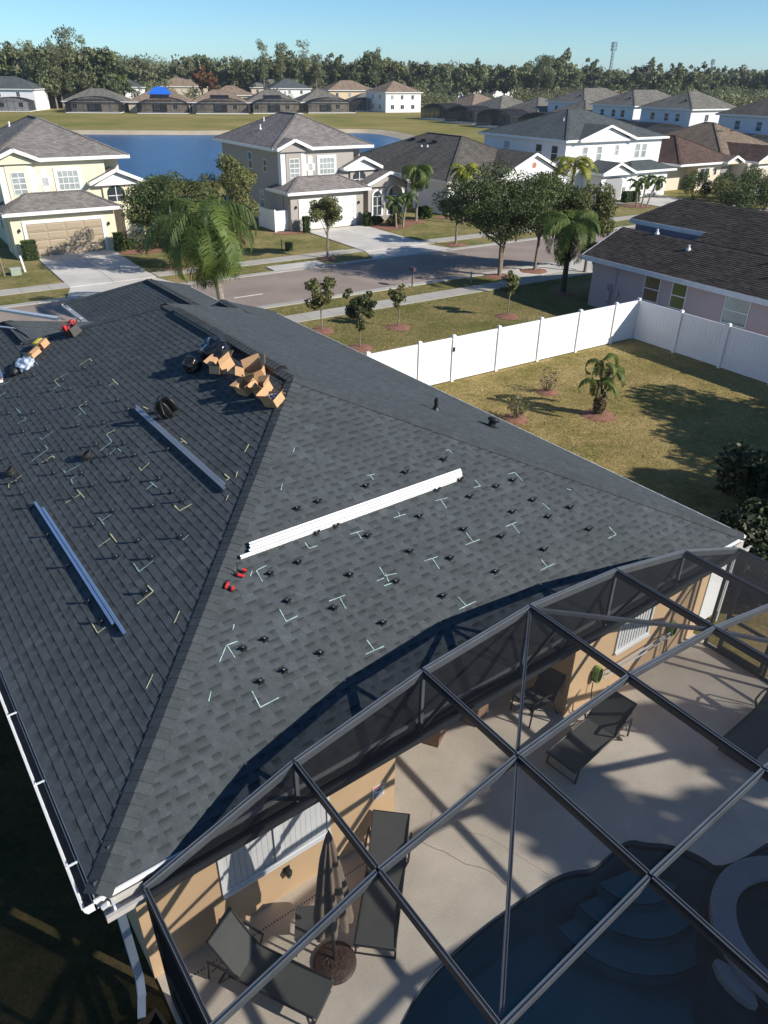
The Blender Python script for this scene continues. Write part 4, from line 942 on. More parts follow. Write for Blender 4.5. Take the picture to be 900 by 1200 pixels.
# roof screens and the vertical end gable above the gutter
for i in range(6):
    for j in range(5):
        a, b, c, d = node(i, j), node(i + 1, j), node(i + 1, j + 1), node(i, j + 1); up_ = Vector((0, 0, .045))
        MB().q(*(v + up_ for v in (a, b, c, d))).build('screen_panel', 'screen', cage)
for i in range(6):
    a, b = node(i, 0), node(i + 1, 0); MB().q((a.x, -.115, 2.53), (b.x, -.115, 2.53), (b.x, -.115, b.z), (a.x, -.115, a.z)).build('gable_screen', 'screen_gable', cage)
    a, b = node(i, 5), node(i + 1, 5); MB().q((a.x, -9.2, 2.44), (b.x, -9.2, 2.44), (b.x, -9.2, b.z), (a.x, -9.2, a.z)).build('gable_screen', 'screen', cage)

# ------------------------------------------------------------ deck, pool, spa
POOL = [(1.2, -4.6), (1.35, -3.2), (1.9, -2.45), (2.78, -2.03), (3.4, -1.82), (4.37, -1.75), (5.2, -1.79), (5.87, -1.84), (6.2, -1.95), (6.42, -2.10), (6.75, -2.09), (7.29, -2.07), (7.5, -2.32), (7.75, -2.52), (7.98, -2.9), (8.02, -3.3), (9.6, -3.5), (10.6, -4.4), (10.4, -6.0), (8.6, -7.2), (5.2, -7.4), (2.4, -6.6)]
POOL = smooth_loop(POOL, 2)
d_ = MB(); flat_poly(d_, DECK, [POOL], .04, HF); tag(d_.build('pool_deck', 'deck'), kind='structure')
d_ = MB(); d_.X = HM
for i in range(len(POOL)):
    a, b = POOL[i - 1], POOL[i]
    d_.q((*b, .04), (*a, .04), (*a, -.16), (*b, -.16), m=0); d_.q((*b, -.16), (*a, -.16), (*a, -1.35), (*b, -1.35), m=1)
flat = MB(); flat_poly(flat, POOL, z=-1.35, fr=HF); d_.X = None; o0 = len(d_.V); d_.add(flat.V, flat.F, 1)
tag(d_.build('pool_basin', ['pool_edge', 'pool_plaster']), kind='structure')
wt = MB(); flat_poly(wt, POOL, z=-.07, fr=HF); tag(wt.build('pool_water', 'pool_water' if 'pool_water' in M else 'water'), kind='structure')
st_o = thing('pool_steps', 'curved underwater entry steps at the far corner of the pool', 'pool steps', HF)
for i, (r_, z_) in enumerate(((.75, -.42), (1.15, -.66), (1.55, -.90))):
    pts = [(7.35, -2.35)] + [(7.35 + r_ * math.cos(a), -2.2 + r_ * math.sin(a)) for a in [PI * .98 + k_ * (PI * .62) / 10 for k_ in range(11)]]
    MB().prism(pts, z_ - .26, z_, m=0).build('step', 'pool_plaster', st_o)
    ed = [(x, y, z_ + .004) for x, y in pts[1:]]; MB().tube(ed, .012, 5).build('step_edge', 'pool_edge', st_o)
M['rim'] = mat('grey spa coping with painted shade', (.27, .26, .27), .8, .12, 3, .1, 40, .2, 60)  # coping darker than the deck; tree shade is put into the colour
spa = thing('spa', 'raised round spa with a pale rim at the right side of the pool', 'spa', HF, 7.98, -4.52)
def ring_seg(r0, r1, a0, a1, z0, z1, n=24, c=(0, 0)):
    k_ = MB(); P_ = lambda r, a, z: (c[0] + r * math.cos(a), c[1] + r * math.sin(a), z)
    for i in range(n):
        a, b = a0 + (a1 - a0) * i / n, a0 + (a1 - a0) * (i + 1) / n
        k_.add([P_(r0, a, z0), P_(r1, a, z0), P_(r1, b, z0), P_(r0, b, z0), P_(r0, a, z1), P_(r1, a, z1), P_(r1, b, z1), P_(r0, b, z1)], [(0, 3, 2, 1), (4, 5, 6, 7), (1, 2, 6, 5), (0, 4, 7, 3), (0, 1, 5, 4), (3, 7, 6, 2)])
    return k_
ring_seg(.86, 1.20, PI * .08, PI * 1.12, .041, .16, 30).build('rim', 'rim', spa)
ring_seg(.87, 1.19, 0, 2 * PI, -.9, -.04, 40).build('wall', 'pool_edge', spa)
MB().lathe([(.865, .0), (.865, .001)], 40, (0, 0, .02)).build('water_surface', 'water', spa)
MB().lathe([(.865, -.5), (.865, -.49)], 30).build('floor', 'pool_plaster', spa)
isl = thing('raised_ledge', 'lens shaped raised concrete ledge standing in the pool water below the spa', 'pool ledge', HF, 6.70, -4.30)
MB().prism([(.07, .30), (.12, .17), (.13, .02), (.10, -.15), (.04, -.28), (-.04, -.36), (-.10, -.30), (-.135, -.15), (-.13, .03), (-.09, .18), (0, .31)], -1.3, .06).build('ledge_top', 'rim', isl)
# deck details
ck = MB(); ck.X = HM; pl = [(4.40, .12), (4.5, -.08), (4.6, -.24), (4.68, -.42), (4.76, -.53), (4.82, -.70), (4.89, -.89), (5.02, -1.04), (5.10, -1.16), (5.14, -1.29), (5.15, -1.5)]
for (a, b) in zip(pl, pl[1:]): ck.beam((*a, .0405), (*b, .0405), .012, .003)
for (a, b) in (((4.9, .02), (5.5, -.75)), ((5.5, -.75), (5.8, -1.75)), ((4.42, -.02), (4.9, .02)), ((5.35, .4), (4.95, .02))): ck.beam((*a, .0403), (*b, .0403), .005, .002)
tag(ck.build('deck_crack', 'soil'), kind='structure')
dn = MB(); dn.X = HM; x_ = .62
while x_ < 4.3: dn.box(x_, x_ + .018, .02, .045, .0405, .0425); x_ += .045
tag(dn.build('deck_drain', 'rubber'), kind='structure')
for p in ((4.93, -.93), (4.97, -.90), (5.6, -1.0), (7.9, -1.6), (5.2, .9)):
    pass
# ------------------------------------------------------------ patio furniture
def lounger(label, foot, head_dir, back_ang, w_=.58, L_=1.92, rot_off=0, group='sling loungers on the pool deck'):
    t_ = thing('sling_lounger', label, 'lounge chair', HF, foot[0], foot[1], .04, rot=math.atan2(head_dir[1], head_dir[0]), group=group)
    bl = .72; sl = L_ - bl; z_ = .33; h = w_ / 2
    # local x from foot (0) to head
    ba = R(back_ang); hx, hz_ = sl + bl * math.cos(ba), z_ + bl * math.sin(ba)
    f = MB()
    for s in (-1, 1):
        f.tube([(0, s * h, z_ - .02), (.02, s * h, z_), (sl + .15, s * h, z_)], .017, 7); f.tube([(.12, s * h, z_), (.06, s * h, .0)], .016, 7); f.tube([(sl + .1, s * h, z_), (sl + .34, s * h, .0)], .016, 7)
    f.tube([(.0, -h, z_ - .01), (.0, h, z_ - .01)], .016, 7); f.tube([(.06, -h, .02), (.06, h, .02)], .013, 7); f.tube([(sl + .33, -h, .02), (sl + .33, h, .02)], .013, 7)
    f.build('frame', 'sling_frame', t_)
    sb = MB(); n = 10
    for i in range(n):
        a, b = sl * i / n, sl * (i + 1) / n; za, zb = z_ + .012 - .03 * math.sin(PI * i / n), z_ + .012 - .03 * math.sin(PI * (i + 1) / n)
        sb.add([(a, -h, za), (b, -h, zb), (b, h, zb), (a, h, za), (a, -h, za - .008), (b, -h, zb - .008), (b, h, zb - .008), (a, h, za - .008)], [(0, 1, 2, 3), (7, 6, 5, 4), (0, 4, 5, 1), (3, 2, 6, 7)])
    sb.build('seat', 'sling', t_, smooth=False)
    bk = MB()
    for i in range(6):
        a, b = bl * i / 6, bl * (i + 1) / 6; oa, ob = .02 * math.sin(PI * i / 6), .02 * math.sin(PI * (i + 1) / 6)
        P_ = lambda q, y, o: (sl + q * math.cos(ba) + o * math.sin(ba), y, z_ + .012 + q * math.sin(ba) - o * math.cos(ba))
        bk.add([P_(a, -h, oa), P_(b, -h, ob), P_(b, h, ob), P_(a, h, oa), P_(a, -h, oa + .008), P_(b, -h, ob + .008), P_(b, h, ob + .008), P_(a, h, oa + .008)], [(0, 1, 2, 3), (7, 6, 5, 4), (0, 4, 5, 1), (3, 2, 6, 7)])
    bo = bk.build('backrest', 'sling', t_)
    bf = MB(); bf.tube([(sl, -h, z_), (hx, -h, hz_), (hx, h, hz_), (sl, h, z_)], .016, 7); bf.tube([(sl + .35 * math.cos(ba), -h, z_ + .35 * math.sin(ba)), (sl + .42, -h, z_ - .12)], .01, 6); bf.tube([(sl + .35 * math.cos(ba), h, z_ + .35 * math.sin(ba)), (sl + .42, h, z_ - .12)], .01, 6)
    bf.build('back_frame', 'sling_frame', t_)
    for s in (-1, 1): MB().tube([(sl - .02, s * h, z_), (sl - .05, s * (h + .05), z_ + .2), (sl + .2, s * (h + .06), z_ + .24), (sl + .42, s * (h + .05), z_ + .2), (sl + .48, s * (h + .02), .03)], .018, 7).build('arm', 'sling_frame', t_)
    return t_
lounger('dark sling lounger with raised back against the left part of the wall', (2.02, -1.40), (-.50, .866), 55, .50, 1.85)
lounger('sling lounger directly right of the closed umbrella', (2.92, -1.24), (.69, .72), 40, .55, 1.95)
lounger('sling lounger below the hose reel on the right part of the deck', (7.33, -.58), (.99, .10), 35, .60, 1.9)
lounger('sling lounger at the right frame edge', (10.08, -2.20), (.998, .04), 40, .60, 1.95)
# side table
tb_ = thing('side_table', 'low dark side table between the umbrella and the wall', 'table', HF, 2.42, -.52, .04, rot=R(-33), group=None)
MB().box(-.27, .27, -.23, .23, .40, .43).build('tabletop', 'sling', tb_)
for sx in (-1, 1):
    for sy in (-1, 1): MB().tube([(sx * .24, sy * .2, .40), (sx * .26, sy * .22, 0)], .015, 6).build('leg', 'sling_frame', tb_)
# closed umbrella
um = thing('patio_umbrella', 'closed taupe patio umbrella standing in a round brown base', 'umbrella', HF, 2.46, -.95, .04)
bs = MB().lathe([(.29, 0), (.30, .02), (.27, .05), (.18, .08), (.05, .10)], 24).build('base', 'rust', um)
for k_ in range(9):
    a = 2 * PI * k_ / 9; MB().tube([((.09 + .02 * j) * math.cos(a + .5 * math.sin(j * .7)), (.09 + .02 * j) * math.sin(a + .5 * math.sin(j * .7)), .098 - .006 * j) for j in range(9)], .011, 5).build('scroll', 'rust', bs)
MB().tube([(0, 0, .05), (0.02, .05, 2.1)], .019, 10).build('pole', 'sling_frame', um)
cb_ = MB(); n = 48; zs = [2.72, 2.68, 2.56, 2.25, 1.9, 1.5, 1.14, 1.02]; rs = [.01, .03, .06, .12, .17, .22, .27, .26]
rr = random.Random(5); dep = [rr.uniform(.25, .5) for _ in range(9)]
vs_ = []
for zi, (z_, r_) in enumerate(zip(zs, rs)):
    for j in range(n):
        a = 2 * PI * j / n; fold = abs(math.sin(a * 4 + .3)); rad = r_ * (1 - (.55 if zi > 1 else .1) * (1 - fold)) * (1 + .06 * math.sin(5 * a + z_ * 3))
        zz = z_ - (.10 * fold if zi >= len(zs) - 2 else 0) + (.05 * math.sin(3 * a) if zi >= len(zs) - 2 else 0)
        vs_.append((rad * math.cos(a) + .02 * z_ / 2, rad * math.sin(a) + .05 * z_ / 2, zz))
cb_.add(vs_, [(i * n + j, i * n + (j + 1) % n, (i + 1) * n + (j + 1) % n, (i + 1) * n + j)[::-1] for i in range(len(zs) - 1) for j in range(n)])
cb_.build('canopy', 'umbrella', um, smooth=True)
MB().lathe([(.008, 2.70), (.02, 2.73), (.006, 2.78)], 8, (.02, .05, 0)).build('finial', 'sling_frame', um)
# wicker planter boxes at the covered recess
def planter(u0, v0, rot, label, hs=.42):
    t_ = thing('wicker_box', label, 'storage box', HF, u0, v0, .04, rot=rot, group='brown wicker boxes by the recess')
    k_ = MB(); k_.hexa([(-.25, -.22, 0), (.25, -.22, 0), (.25, .22, 0), (-.25, .22, 0)], [(-.28, -.25, hs), (.28, -.25, hs), (.28, .25, hs), (-.28, .25, hs)]); k_.build('basket', 'wicker', t_)
    MB().box(-.30, .30, -.27, .27, hs + .001, hs + .05).build('lid', 'wicker', t_)
planter(6.12, 1.42, .5, 'square brown wicker box by the recess, the nearer one on the left'); planter(7.05, 1.36, .35, 'square brown wicker box under the beam, the right one of the pair', .46)
# arm chair in the recess
ac = thing('patio_armchair', 'sling armchair with curved arms beside the wall end under the covered recess', 'armchair', HF, 8.02, .72, .04, rot=R(85))
# local +y is the front of the chair... front faces -u
k_ = MB().box(-.24, .24, -.24, .26, .38, .40); k_.build('seat', 'sling', ac)
MB().hexa([(-.24, -.26, .40), (.24, -.26, .40), (.24, -.24, .40), (-.24, -.24, .40)], [(-.23, -.48, .98), (.23, -.48, .98), (.23, -.46, .98), (-.23, -.46, .98)]).build('backrest', 'sling', ac)
for s in (-1, 1):
    MB().tube([(s * .27, .30, 0), (s * .27, .27, .40), (s * .29, .26, .60), (s * .29, .1, .66), (s * .29, -.2, .64), (s * .27, -.34, .62)], .017, 7).build('arm', 'sling_frame', ac)
    MB().tube([(s * .26, -.40, 0), (s * .26, -.24, .38), (s * .25, -.48, 1.0)], .017, 7).build('leg', 'sling_frame', ac)
MB().tube([(-.25, -.48, 1.0), (.25, -.48, 1.0)], .016, 7).tube([(-.26, .27, .38), (.26, .27, .38)], .014, 7).build('frame', 'sling_frame', ac)
# hoses and pole on the wall
for u_0, z_0, h_ in ((9.15, .62, .34), (11.50, .62, .30)):
    hr = thing('garden_hose', 'green garden hose coiled on the right wall, ' + ('the left coil with a black reel' if u_0 < 10 else 'the right coil near the corner'), 'hose', HF, u_0, .28, z_0, group='green hoses on the wall')
    k_ = MB()
    for i in range(6):
        y_ = -.02 - i * .018; k_.tube([((.10 - .008 * (i % 3)) * math.cos(a * PI / 8), y_, h_ / 2 + h_ * .55 * math.sin(a * PI / 8)) for a in range(17)], .009, 5)
    k_.build('coil', 'green_hose', hr)
    MB().box(-.09, .09, -.10, -.0, h_ * .1, h_ * .75).build('reel', 'black', hr)
    MB().tube([(-.08, -.05, 0), (-.09, -.06, -.2), (-.07, -.08, -.42)], .01, 5).build('nozzle', 'black', hr)
for dz, dr_, lab in ((.0, .016, 'white and blue telescopic pool pole hanging level on the right wall, the upper one'), (-.13, .013, 'thinner pool pole hanging on the right wall just below the other')):
    k_ = MB(); k_.tube([(0, 0, 0), (2.15, 0, .0)], dr_, 8); o_ = k_.build('pool_pole', mat('pole enamel', (.45, .52, .60), .35) if dz == 0 else bpy.data.materials['pole enamel']); place(o_, HF, 9.35, .20, .72 + dz); tag(o_, lab, 'pool pole')
    for xx in (.3, 1.8): MB().box(xx, xx + .03, -.02, .11, -.04, -.016).build('hook', 'dirty_white', o_)
gp = thing('white_gate', 'white ribbed panel just beyond the cage wall at the right house corner', 'gate', HF, 12.62, .30, 0)
for i in range(9): MB().box(0, .80, -.015, .015, .30 + i * .165, .46 + i * .165).build('board', 'vinyl', gp)
MB().box(.80, .86, -.03, .03, 0, 1.85).build('post', 'vinyl', gp)
pb = thing('stepping_box', 'small dark timber planter beside the downspout outlet', 'planter', HF, .02, -.42, 0, rot=.15)
for (x0, x1, y0, y1) in ((-.05, .30, -.02, .02), (-.05, .30, .22, .26), (-.05, -.01, .02, .22), (.26, .30, .02, .22)): MB().box(x0, x1, y0, y1, 0, .16).build('board', 'bark_dark', pb)
# ------------------------------------------------------------ building kit for the neighbours
def hip_roof(parent, x0, x1, y0, y1, z, k_, m_, name='roof', front='hip', back='hip', fascia='white_trim', fh=.2):
    """hip roof over the eave rectangle; ridge along the longer side"""
    b_ = MB(); W_, D_ = x1 - x0, y1 - y0
    if W_ >= D_:
        h = D_ / 2; zr = z + k_ * h; ym = (y0 + y1) / 2; A_, B_ = (x0 + h, ym, zr), (x1 - h, ym, zr)
        b_.q((x0, y0, z), (x1, y0, z), B_, A_); b_.q((x1, y1, z), (x0, y1, z), A_, B_); b_.q((x1, y0, z), (x1, y1, z), B_); b_.q((x0, y1, z), (x0, y0, z), A_)
    else:
        h = W_ / 2; zr = z + k_ * h; xm = (x0 + x1) / 2; A_, B_ = (xm, y0 + h, zr), (xm, y1 - h, zr)
        if front == 'gable': A_ = (xm, y0, zr)
        b_.q((x0, y1, z), (x0, y0, z), A_, B_); b_.q((x1, y0, z), (x1, y1, z), B_, A_)
        if front != 'gable': b_.q((x0, y0, z), (x1, y0, z), A_)
        b_.q((x1, y1, z), (x0, y1, z), B_)
    r_ = b_.build(name, m_, parent, uv=True)
    f = MB(); t_ = .03
    if front != 'gable' or W_ >= D_: f.box(x0, x1, y0 - t_, y0 + .001, z - fh, z + .015)
    f.box(x0, x1, y1 - .001, y1 + t_, z - fh, z + .015); f.box(x0 - t_, x0 + .001, y0 - t_, y1 + t_, z - fh, z + .012); f.box(x1 - .001, x1 + t_, y0 - t_, y1 + t_, z - fh, z + .012)
    f.q((x0, y0, z - fh + .01), (x0, y1, z - fh + .01), (x1, y1, z - fh + .01), (x1, y0, z - fh + .01))
    f.build('fascia', fascia, r_)
    # hip caps
    c = MB(); E_ = [(x0, y0, z), (x1, y0, z), (x1, y1, z), (x0, y1, z)]
    prs = ([(E_[0], A_), (E_[3], A_), (E_[1], B_), (E_[2], B_), (A_, B_)] if W_ >= D_ else [(E_[0], A_), (E_[1], A_), (E_[3], B_), (E_[2], B_), (A_, B_)])
    for i, (a, b) in enumerate(prs):
        if front == 'gable' and W_ < D_ and i < 2: continue
        if (Vector(a) - Vector(b)).length > .3: c.beam(Vector(a) + Vector((0, 0, .0)), b, .24, .035)
    c.build('ridge_cap', m_, r_, uv=True)
    return r_
def gable_front(parent, x0, x1, y0, y1, z, k_, m_, wall_m, name='gable_roof', fascia='white_trim', vent=None, wall_in=.25):
    """small gable whose ridge runs back from y0 to y1"""
    xm = (x0 + x1) / 2; zr = z + k_ * (x1 - x0) / 2
    b_ = MB(); b_.q((x0, y1, z), (x0, y0, z), (xm, y0, zr), (xm, y1, zr)); b_.q((x1, y0, z), (x1, y1, z), (xm, y1, zr), (xm, y0, zr))
    r_ = b_.build(name, m_, parent, uv=True)
    f = MB()
    for a, b in (((x0, y0, z - .08), (xm, y0, zr - .08)), ((x1, y0, z - .08), (xm, y0, zr - .08))): f.beam(a, b, .06, .22, up=(0, 0, 1))
    f.box(x0 - .03, x0, y0, y1, z - .18, z + .01); f.box(x1, x1 + .03, y0, y1, z - .18, z + .01); f.build('fascia', fascia, r_)
    g_ = MB(); yi = y0 + wall_in; g_.hexa([(x0 + .3, yi, z - .25), (x1 - .3, yi, z - .25), (xm, yi, zr - .14)], [(x0 + .3, yi + .15, z - .25), (x1 - .3, yi + .15, z - .25), (xm, yi + .15, zr - .14)])
    g_.build('gable_wall', wall_m, parent)
    if vent: 
        v_ = MB(); v_.X = axes((xm, yi - .02, zr - (zr - z) * .52), (1, 0, 0), (0, 0, 1), (0, 1, 0)); v_.lathe([(.34, 0), (.34, .03)], 20); vo = v_.build('gable_vent', 'white_trim', parent)
        v_ = MB(); v_.X = axes((xm, yi - .04, zr - (zr - z) * .52), (1, 0, 0), (0, 0, 1), (0, 1, 0)); v_.lathe([(.25, 0), (.25, .03)], 20); v_.build('louvre', vent, vo)
    return r_
def window_(parent, face, x, z, w_, h_, glass='glass_dark', muntin=(2, 2), trim=.10, trim_m='white_trim', shift=0.):
    """face = (origin, along, outward normal) in the house frame; x along, z sill height"""
    o, e_, n_ = face; b_ = MB(); b_.X = axes(Vector(o) + Vector(e_) * x + Vector((0, 0, z)), e_, n_); t_ = trim
    if t_: b_.box(-t_, w_ + t_, 0, .05, -t_, -.0).box(-t_, w_ + t_, 0, .05, h_, h_ + t_).box(-t_, 0, 0, .05, 0, h_).box(w_, w_ + t_, 0, .05, 0, h_)
    f_ = .045
    b_.box(0, w_, .0, .035, 0, f_).box(0, w_, .0, .035, h_ - f_, h_).box(0, f_, .0, .035, f_, h_ - f_).box(w_ - f_, w_, .0, .035, f_, h_ - f_)
    for i in range(1, muntin[0]): b_.box(w_ * i / muntin[0] - .02, w_ * i / muntin[0] + .02, .006, .032, f_, h_ - f_)
    for i in range(1, muntin[1]): b_.box(f_, w_ - f_, .004, .034, h_ * i / muntin[1] - .025, h_ * i / muntin[1] + .025)
    wo = b_.build('window', trim_m, parent)
    p = MB(); p.X = b_.X; p.q((f_, .012, f_), (w_ - f_, .012, f_), (w_ - f_, .012, h_ - f_), (f_, .012, h_ - f_)); p.build('pane', glass, wo)
    return wo
def arch_window(parent, face, x, z, w_, h_, glass='glass_dark', trim_m='white_trim'):
    o, e_, n_ = face; b_ = MB(); b_.X = axes(Vector(o) + Vector(e_) * x + Vector((0, 0, z)), e_, n_); r_ = w_ / 2
    pts_o = [(-.14, -.12), (w_ + .14, -.12)] + [(r_ + (r_ + .14) * math.cos(a), h_ - r_ + (r_ + .14) * math.sin(a)) for a in [i * PI / 12 for i in range(13)]]
    pts_i = [(0, 0), (w_, 0)] + [(r_ + r_ * math.cos(a), h_ - r_ + r_ * math.sin(a)) for a in [i * PI / 12 for i in range(13)]]
    n = len(pts_o)
    b_.add([(p[0], .06, p[1]) for p in pts_o] + [(p[0], .06, p[1]) for p in pts_i] + [(p[0], .0, p[1]) for p in pts_o] + [(p[0], .01, p[1]) for p in pts_i],
           [(i, (i + 1) % n, n + (i + 1) % n, n + i) for i in range(n)] + [(i, 2 * n + i, 2 * n + (i + 1) % n, (i + 1) % n) for i in range(n)] + [(n + i, n + (i + 1) % n, 3 * n + (i + 1) % n, 3 * n + i) for i in range(n)])
    b_.box(r_ - .02, r_ + .02, .012, .04, 0, h_ - r_); b_.box(0, w_, .012, .042, h_ - r_ - .02, h_ - r_ + .02); b_.box(0, w_, .012, .042, (h_ - r_) / 2 - .02, (h_ - r_) / 2 + .02)
    wo = b_.build('window', trim_m, parent)
    p = MB(); p.X = b_.X; p.add([(q_[0], .011, q_[1]) for q_ in pts_i], [tuple(range(n))]); p.build('pane', glass, wo)
def garage_door(parent, x0, x1, y, z0, z1, m_, trim_m='white_trim', rows=4, cols=4):
    fr = MB(); t_ = .20; fr.box(x0 - t_, x0, y - .06, y - .005, 0, z1 + t_).box(x1, x1 + t_, y - .06, y - .005, 0, z1 + t_).box(x0, x1, y - .06, y - .005, z1, z1 + t_); fr.build('door_surround', trim_m, parent)
    d = MB().box(x0, x1, y - .03, y - .006, z0, z1).build('garage_door', m_, parent)
    pw, ph = (x1 - x0) / cols, (z1 - z0) / rows
    pm_ = MB(); pm_.hexa([(-pw / 2 + .06, 0, -ph / 2 + .06), (pw / 2 - .06, 0, -ph / 2 + .06), (pw / 2 - .06, 0, ph / 2 - .06), (-pw / 2 + .06, 0, ph / 2 - .06)][::-1], [(-pw / 2 + .10, -.018, -ph / 2 + .10), (pw / 2 - .10, -.018, -ph / 2 + .10), (pw / 2 - .10, -.018, ph / 2 - .10), (-pw / 2 + .10, -.018, ph / 2 - .10)][::-1])
    me = pm_.mesh('panel', m_)
    for i in range(cols):
        for j in range(rows): link('panel', me, d, (x0 + pw * (i + .5), y - .031, z0 + ph * (j + .5)))
    gr = MB()
    for j in range(1, rows): gr.box(x0, x1, y - .032, y - .0295, z0 + ph * j - .008, z0 + ph * j + .008)
    gr.build('section_joint', 'rubber', d)
def wall_lamp(parent, face, x, z):
    o, e_, n_ = face; k_ = MB(); k_.X = axes(Vector(o) + Vector(e_) * x + Vector((0, 0, z)), e_, n_); k_.box(-.06, .06, 0, .04, -.06, .1).lathe([(.05, -.12), (.075, .0), (.03, .08)], 8, (0, .11, .05)).build('wall_lamp', 'black', parent)
def roof_pipe(parent, x, y, z, k_=None, m_='white', r_=.06, h_=.35):
    MB().tube([(x, y, z - .1), (x, y, z + h_)], r_, 8).lathe([(.14, -.02), (.07, .1)], 10, (x, y, z)).build('vent_pipe', m_, parent)

# ---- the two storey model seen twice: yellow one at the left and grey one beyond the palm
def twin_house(s0, label, wall_m, roof_m, door_m, side_glass):
    t_ = thing('two_storey_house', label, 'house', SF, s0, 53.75)
    # local: x along the street from the garage's left wall, y away from the street
    w_ = MB()
    w_.box(0, 6.45, 0, 3.2, 0, 2.62)                                  # garage block
    w_.box(.25, 6.9, 2.2, 13.2, 0, 5.45); w_.box(6.9, 8.1, 3.2, 13.2, 0, 5.45); w_.box(6.9, 9.6, 4.2, 12.8, 0, 3.1)
    w_.box(6.6, 8.9, 1.95, 4.2, 0, 2.5)
    w_.build('wall', wall_m, t_)
    MB().box(.2, 2.35, 1.72, 2.2, 2.75, 5.35).build('bay', 'white_trim' if wall_m != 'yellow_stucco' else 'cream_trim', t_)
    MB().box(.62, 1.95, 1.67, 1.725, 2.95, 5.3).build('bay_face', wall_m, t_)
    hip_roof(t_, -.35, 8.55, 1.8, 13.65, 5.62, .47, roof_m)
    hip_roof(t_, -.4, 6.9, -.45, 3.4, 2.80, .45, roof_m, name='garage_roof')
    gable_front(t_, -.25, 2.8, 1.25, 4.5, 5.62, .42, roof_m, wall_m)
    gable_front(t_, 5.6, 9.3, 1.55, 5, 4.05, .42, roof_m, 'white_trim')
    hip_roof(t_, 8.0, 10.2, 2.6, 12.9, 3.25, .45, roof_m, name='side_roof')
    F0 = ((0, 0, 0), (1, 0, 0), (0, -1, 0)); F1 = ((0, 2.2, 0), (1, 0, 0), (0, -1, 0)); FL = ((.25, 0, 0), (0, 1, 0), (-1, 0, 0)); FB = ((0, 1.67, 0), (1, 0, 0), (0, -1, 0)); FE = ((0, 1.95, 0), (1, 0, 0), (0, -1, 0))
    garage_door(t_, .85, 5.55, 0, .03, 2.05, door_m)
    window_(t_, FB, .88, 3.55, .85, 1.35, 'glass_mid', (2, 4), 0, 'white_trim'); window_(t_, F1, 3.75, 3.62, 1.35, 1.2, 'glass_mid', (4, 3), .18)
    MB().box(2.55, 3.35, 2.165, 2.2, 3.95, 4.45).box(2.75, 3.15, 2.165, 2.2, 3.55, 5.0).build('wall_relief', 'white_trim', t_)
    # entry arch
    e_ = MB(); pts = [(6.4, 2.7), (9.2, 2.7)] + [(8.175 + 1.02 * math.cos(a), 2.9 + .75 * math.sin(a)) for a in [i * PI / 10 for i in range(11)]]
    b_ = MB(); b_.add([(p[0], 2.06, p[1]) for p in [(6.75, 2.75), (7.95, 2.75)] + [(7.35 + .6 * math.cos(a), 3.30 + .45 * math.sin(a)) for a in [i * PI / 10 for i in range(11)]]], [tuple(range(13))]); 
    MB().box(6.5, 8.9, 2.05, 4.2, 2.5, 4.15).build('entry_tower', wall_m, t_)
    b_.X = Matrix.Translation((0, -.02, 0)); ao = MB(); ao.add([(x, 2.035, z) for x, y, z in b_.V], [tuple(range(13))]); aw = ao.build('arched_opening', 'glass_dark', t_)
    MB().box(7.32, 7.37, 2.0, 2.03, 2.75, 3.7).box(6.8, 7.9, 2.0, 2.03, 3.1, 3.14).build('muntin', 'white_trim', aw)
    MB().box(6.98, 7.6, 1.925, 1.948, .1, 2.3).build('entry_recess', 'bark_dark', t_)
    wall_lamp(t_, F0, .42, 1.7); wall_lamp(t_, F0, 6.0, 1.7)
    for y_, z_, w2, h2 in ((4.3, 3.75, .6, .9), (7.0, 3.75, .75, 1.25)): window_(t_, FL, y_, z_, w2, h2, side_glass, (1, 2), .0)
    window_(t_, FL, 5.1, 1.0, .9, 1.3, 'glass_mid', (1, 2), .0); window_(t_, FL, 8.2, 1.0, .9, 1.3, side_glass, (1, 2), .0)
    MB().box(-.06, -.001, 1.2, 1.28, .2, 2.5).build('downspout', wall_m, t_)
    MB().box(.02, .9, -.02, .0, .0, .5) if False else None
    roof_pipe(t_, 1.6, 8.0, 6.55); roof_pipe(t_, 2.7, 9.6, 7.0)
    if 'grey' in label:
        for i in range(7): pass
        MB().box(.0, .84, -.09, -.012, 0, .85).build('stone_base', 'stone', t_); MB().box(5.77, 6.5, -.09, -.012, 0, .85).build('stone_base', 'stone', t_)
    return t_
M['cream_trim'] = mat('cream white trim', (.74, .71, .62), .6, .05)
twin_house(7.15, 'pale yellow two storey house with khaki garage door at the left', 'yellow_stucco', 'roof_brown_grey', 'door_tan', 'glass_dark')
h2 = twin_house(26.75, 'grey two storey house with taupe hip roof and white garage door', 'grey_stucco', 'roof_grey', 'door_white', 'glass_dark')

# the grey house's own front bay with two arched windows
bx_, by_ = 7.45, .85
MB().box(bx_, bx_ + 3.6, by_, by_ + 7, 0, 2.75).build('bay_wall', 'grey_stucco', h2)
gable_front(h2, bx_ - .35, bx_ + 4.0, by_ - .5, by_ + 6, 2.9, .40, 'roof_grey', 'grey_stucco')
FF = ((bx_, by_ - .001, 0), (1, 0, 0), (0, -1, 0))
arch_window(h2, FF, 1.9, .45, 1.45, 2.15, 'glass_dark'); arch_window(h2, FF, .45, .45, .8, 1.85, 'glass_dark')
MB().box(bx_ - .03, bx_ + 3.65, by_ - .10, by_ - .002, 0, .42).build('stone_base', 'stone', h2)
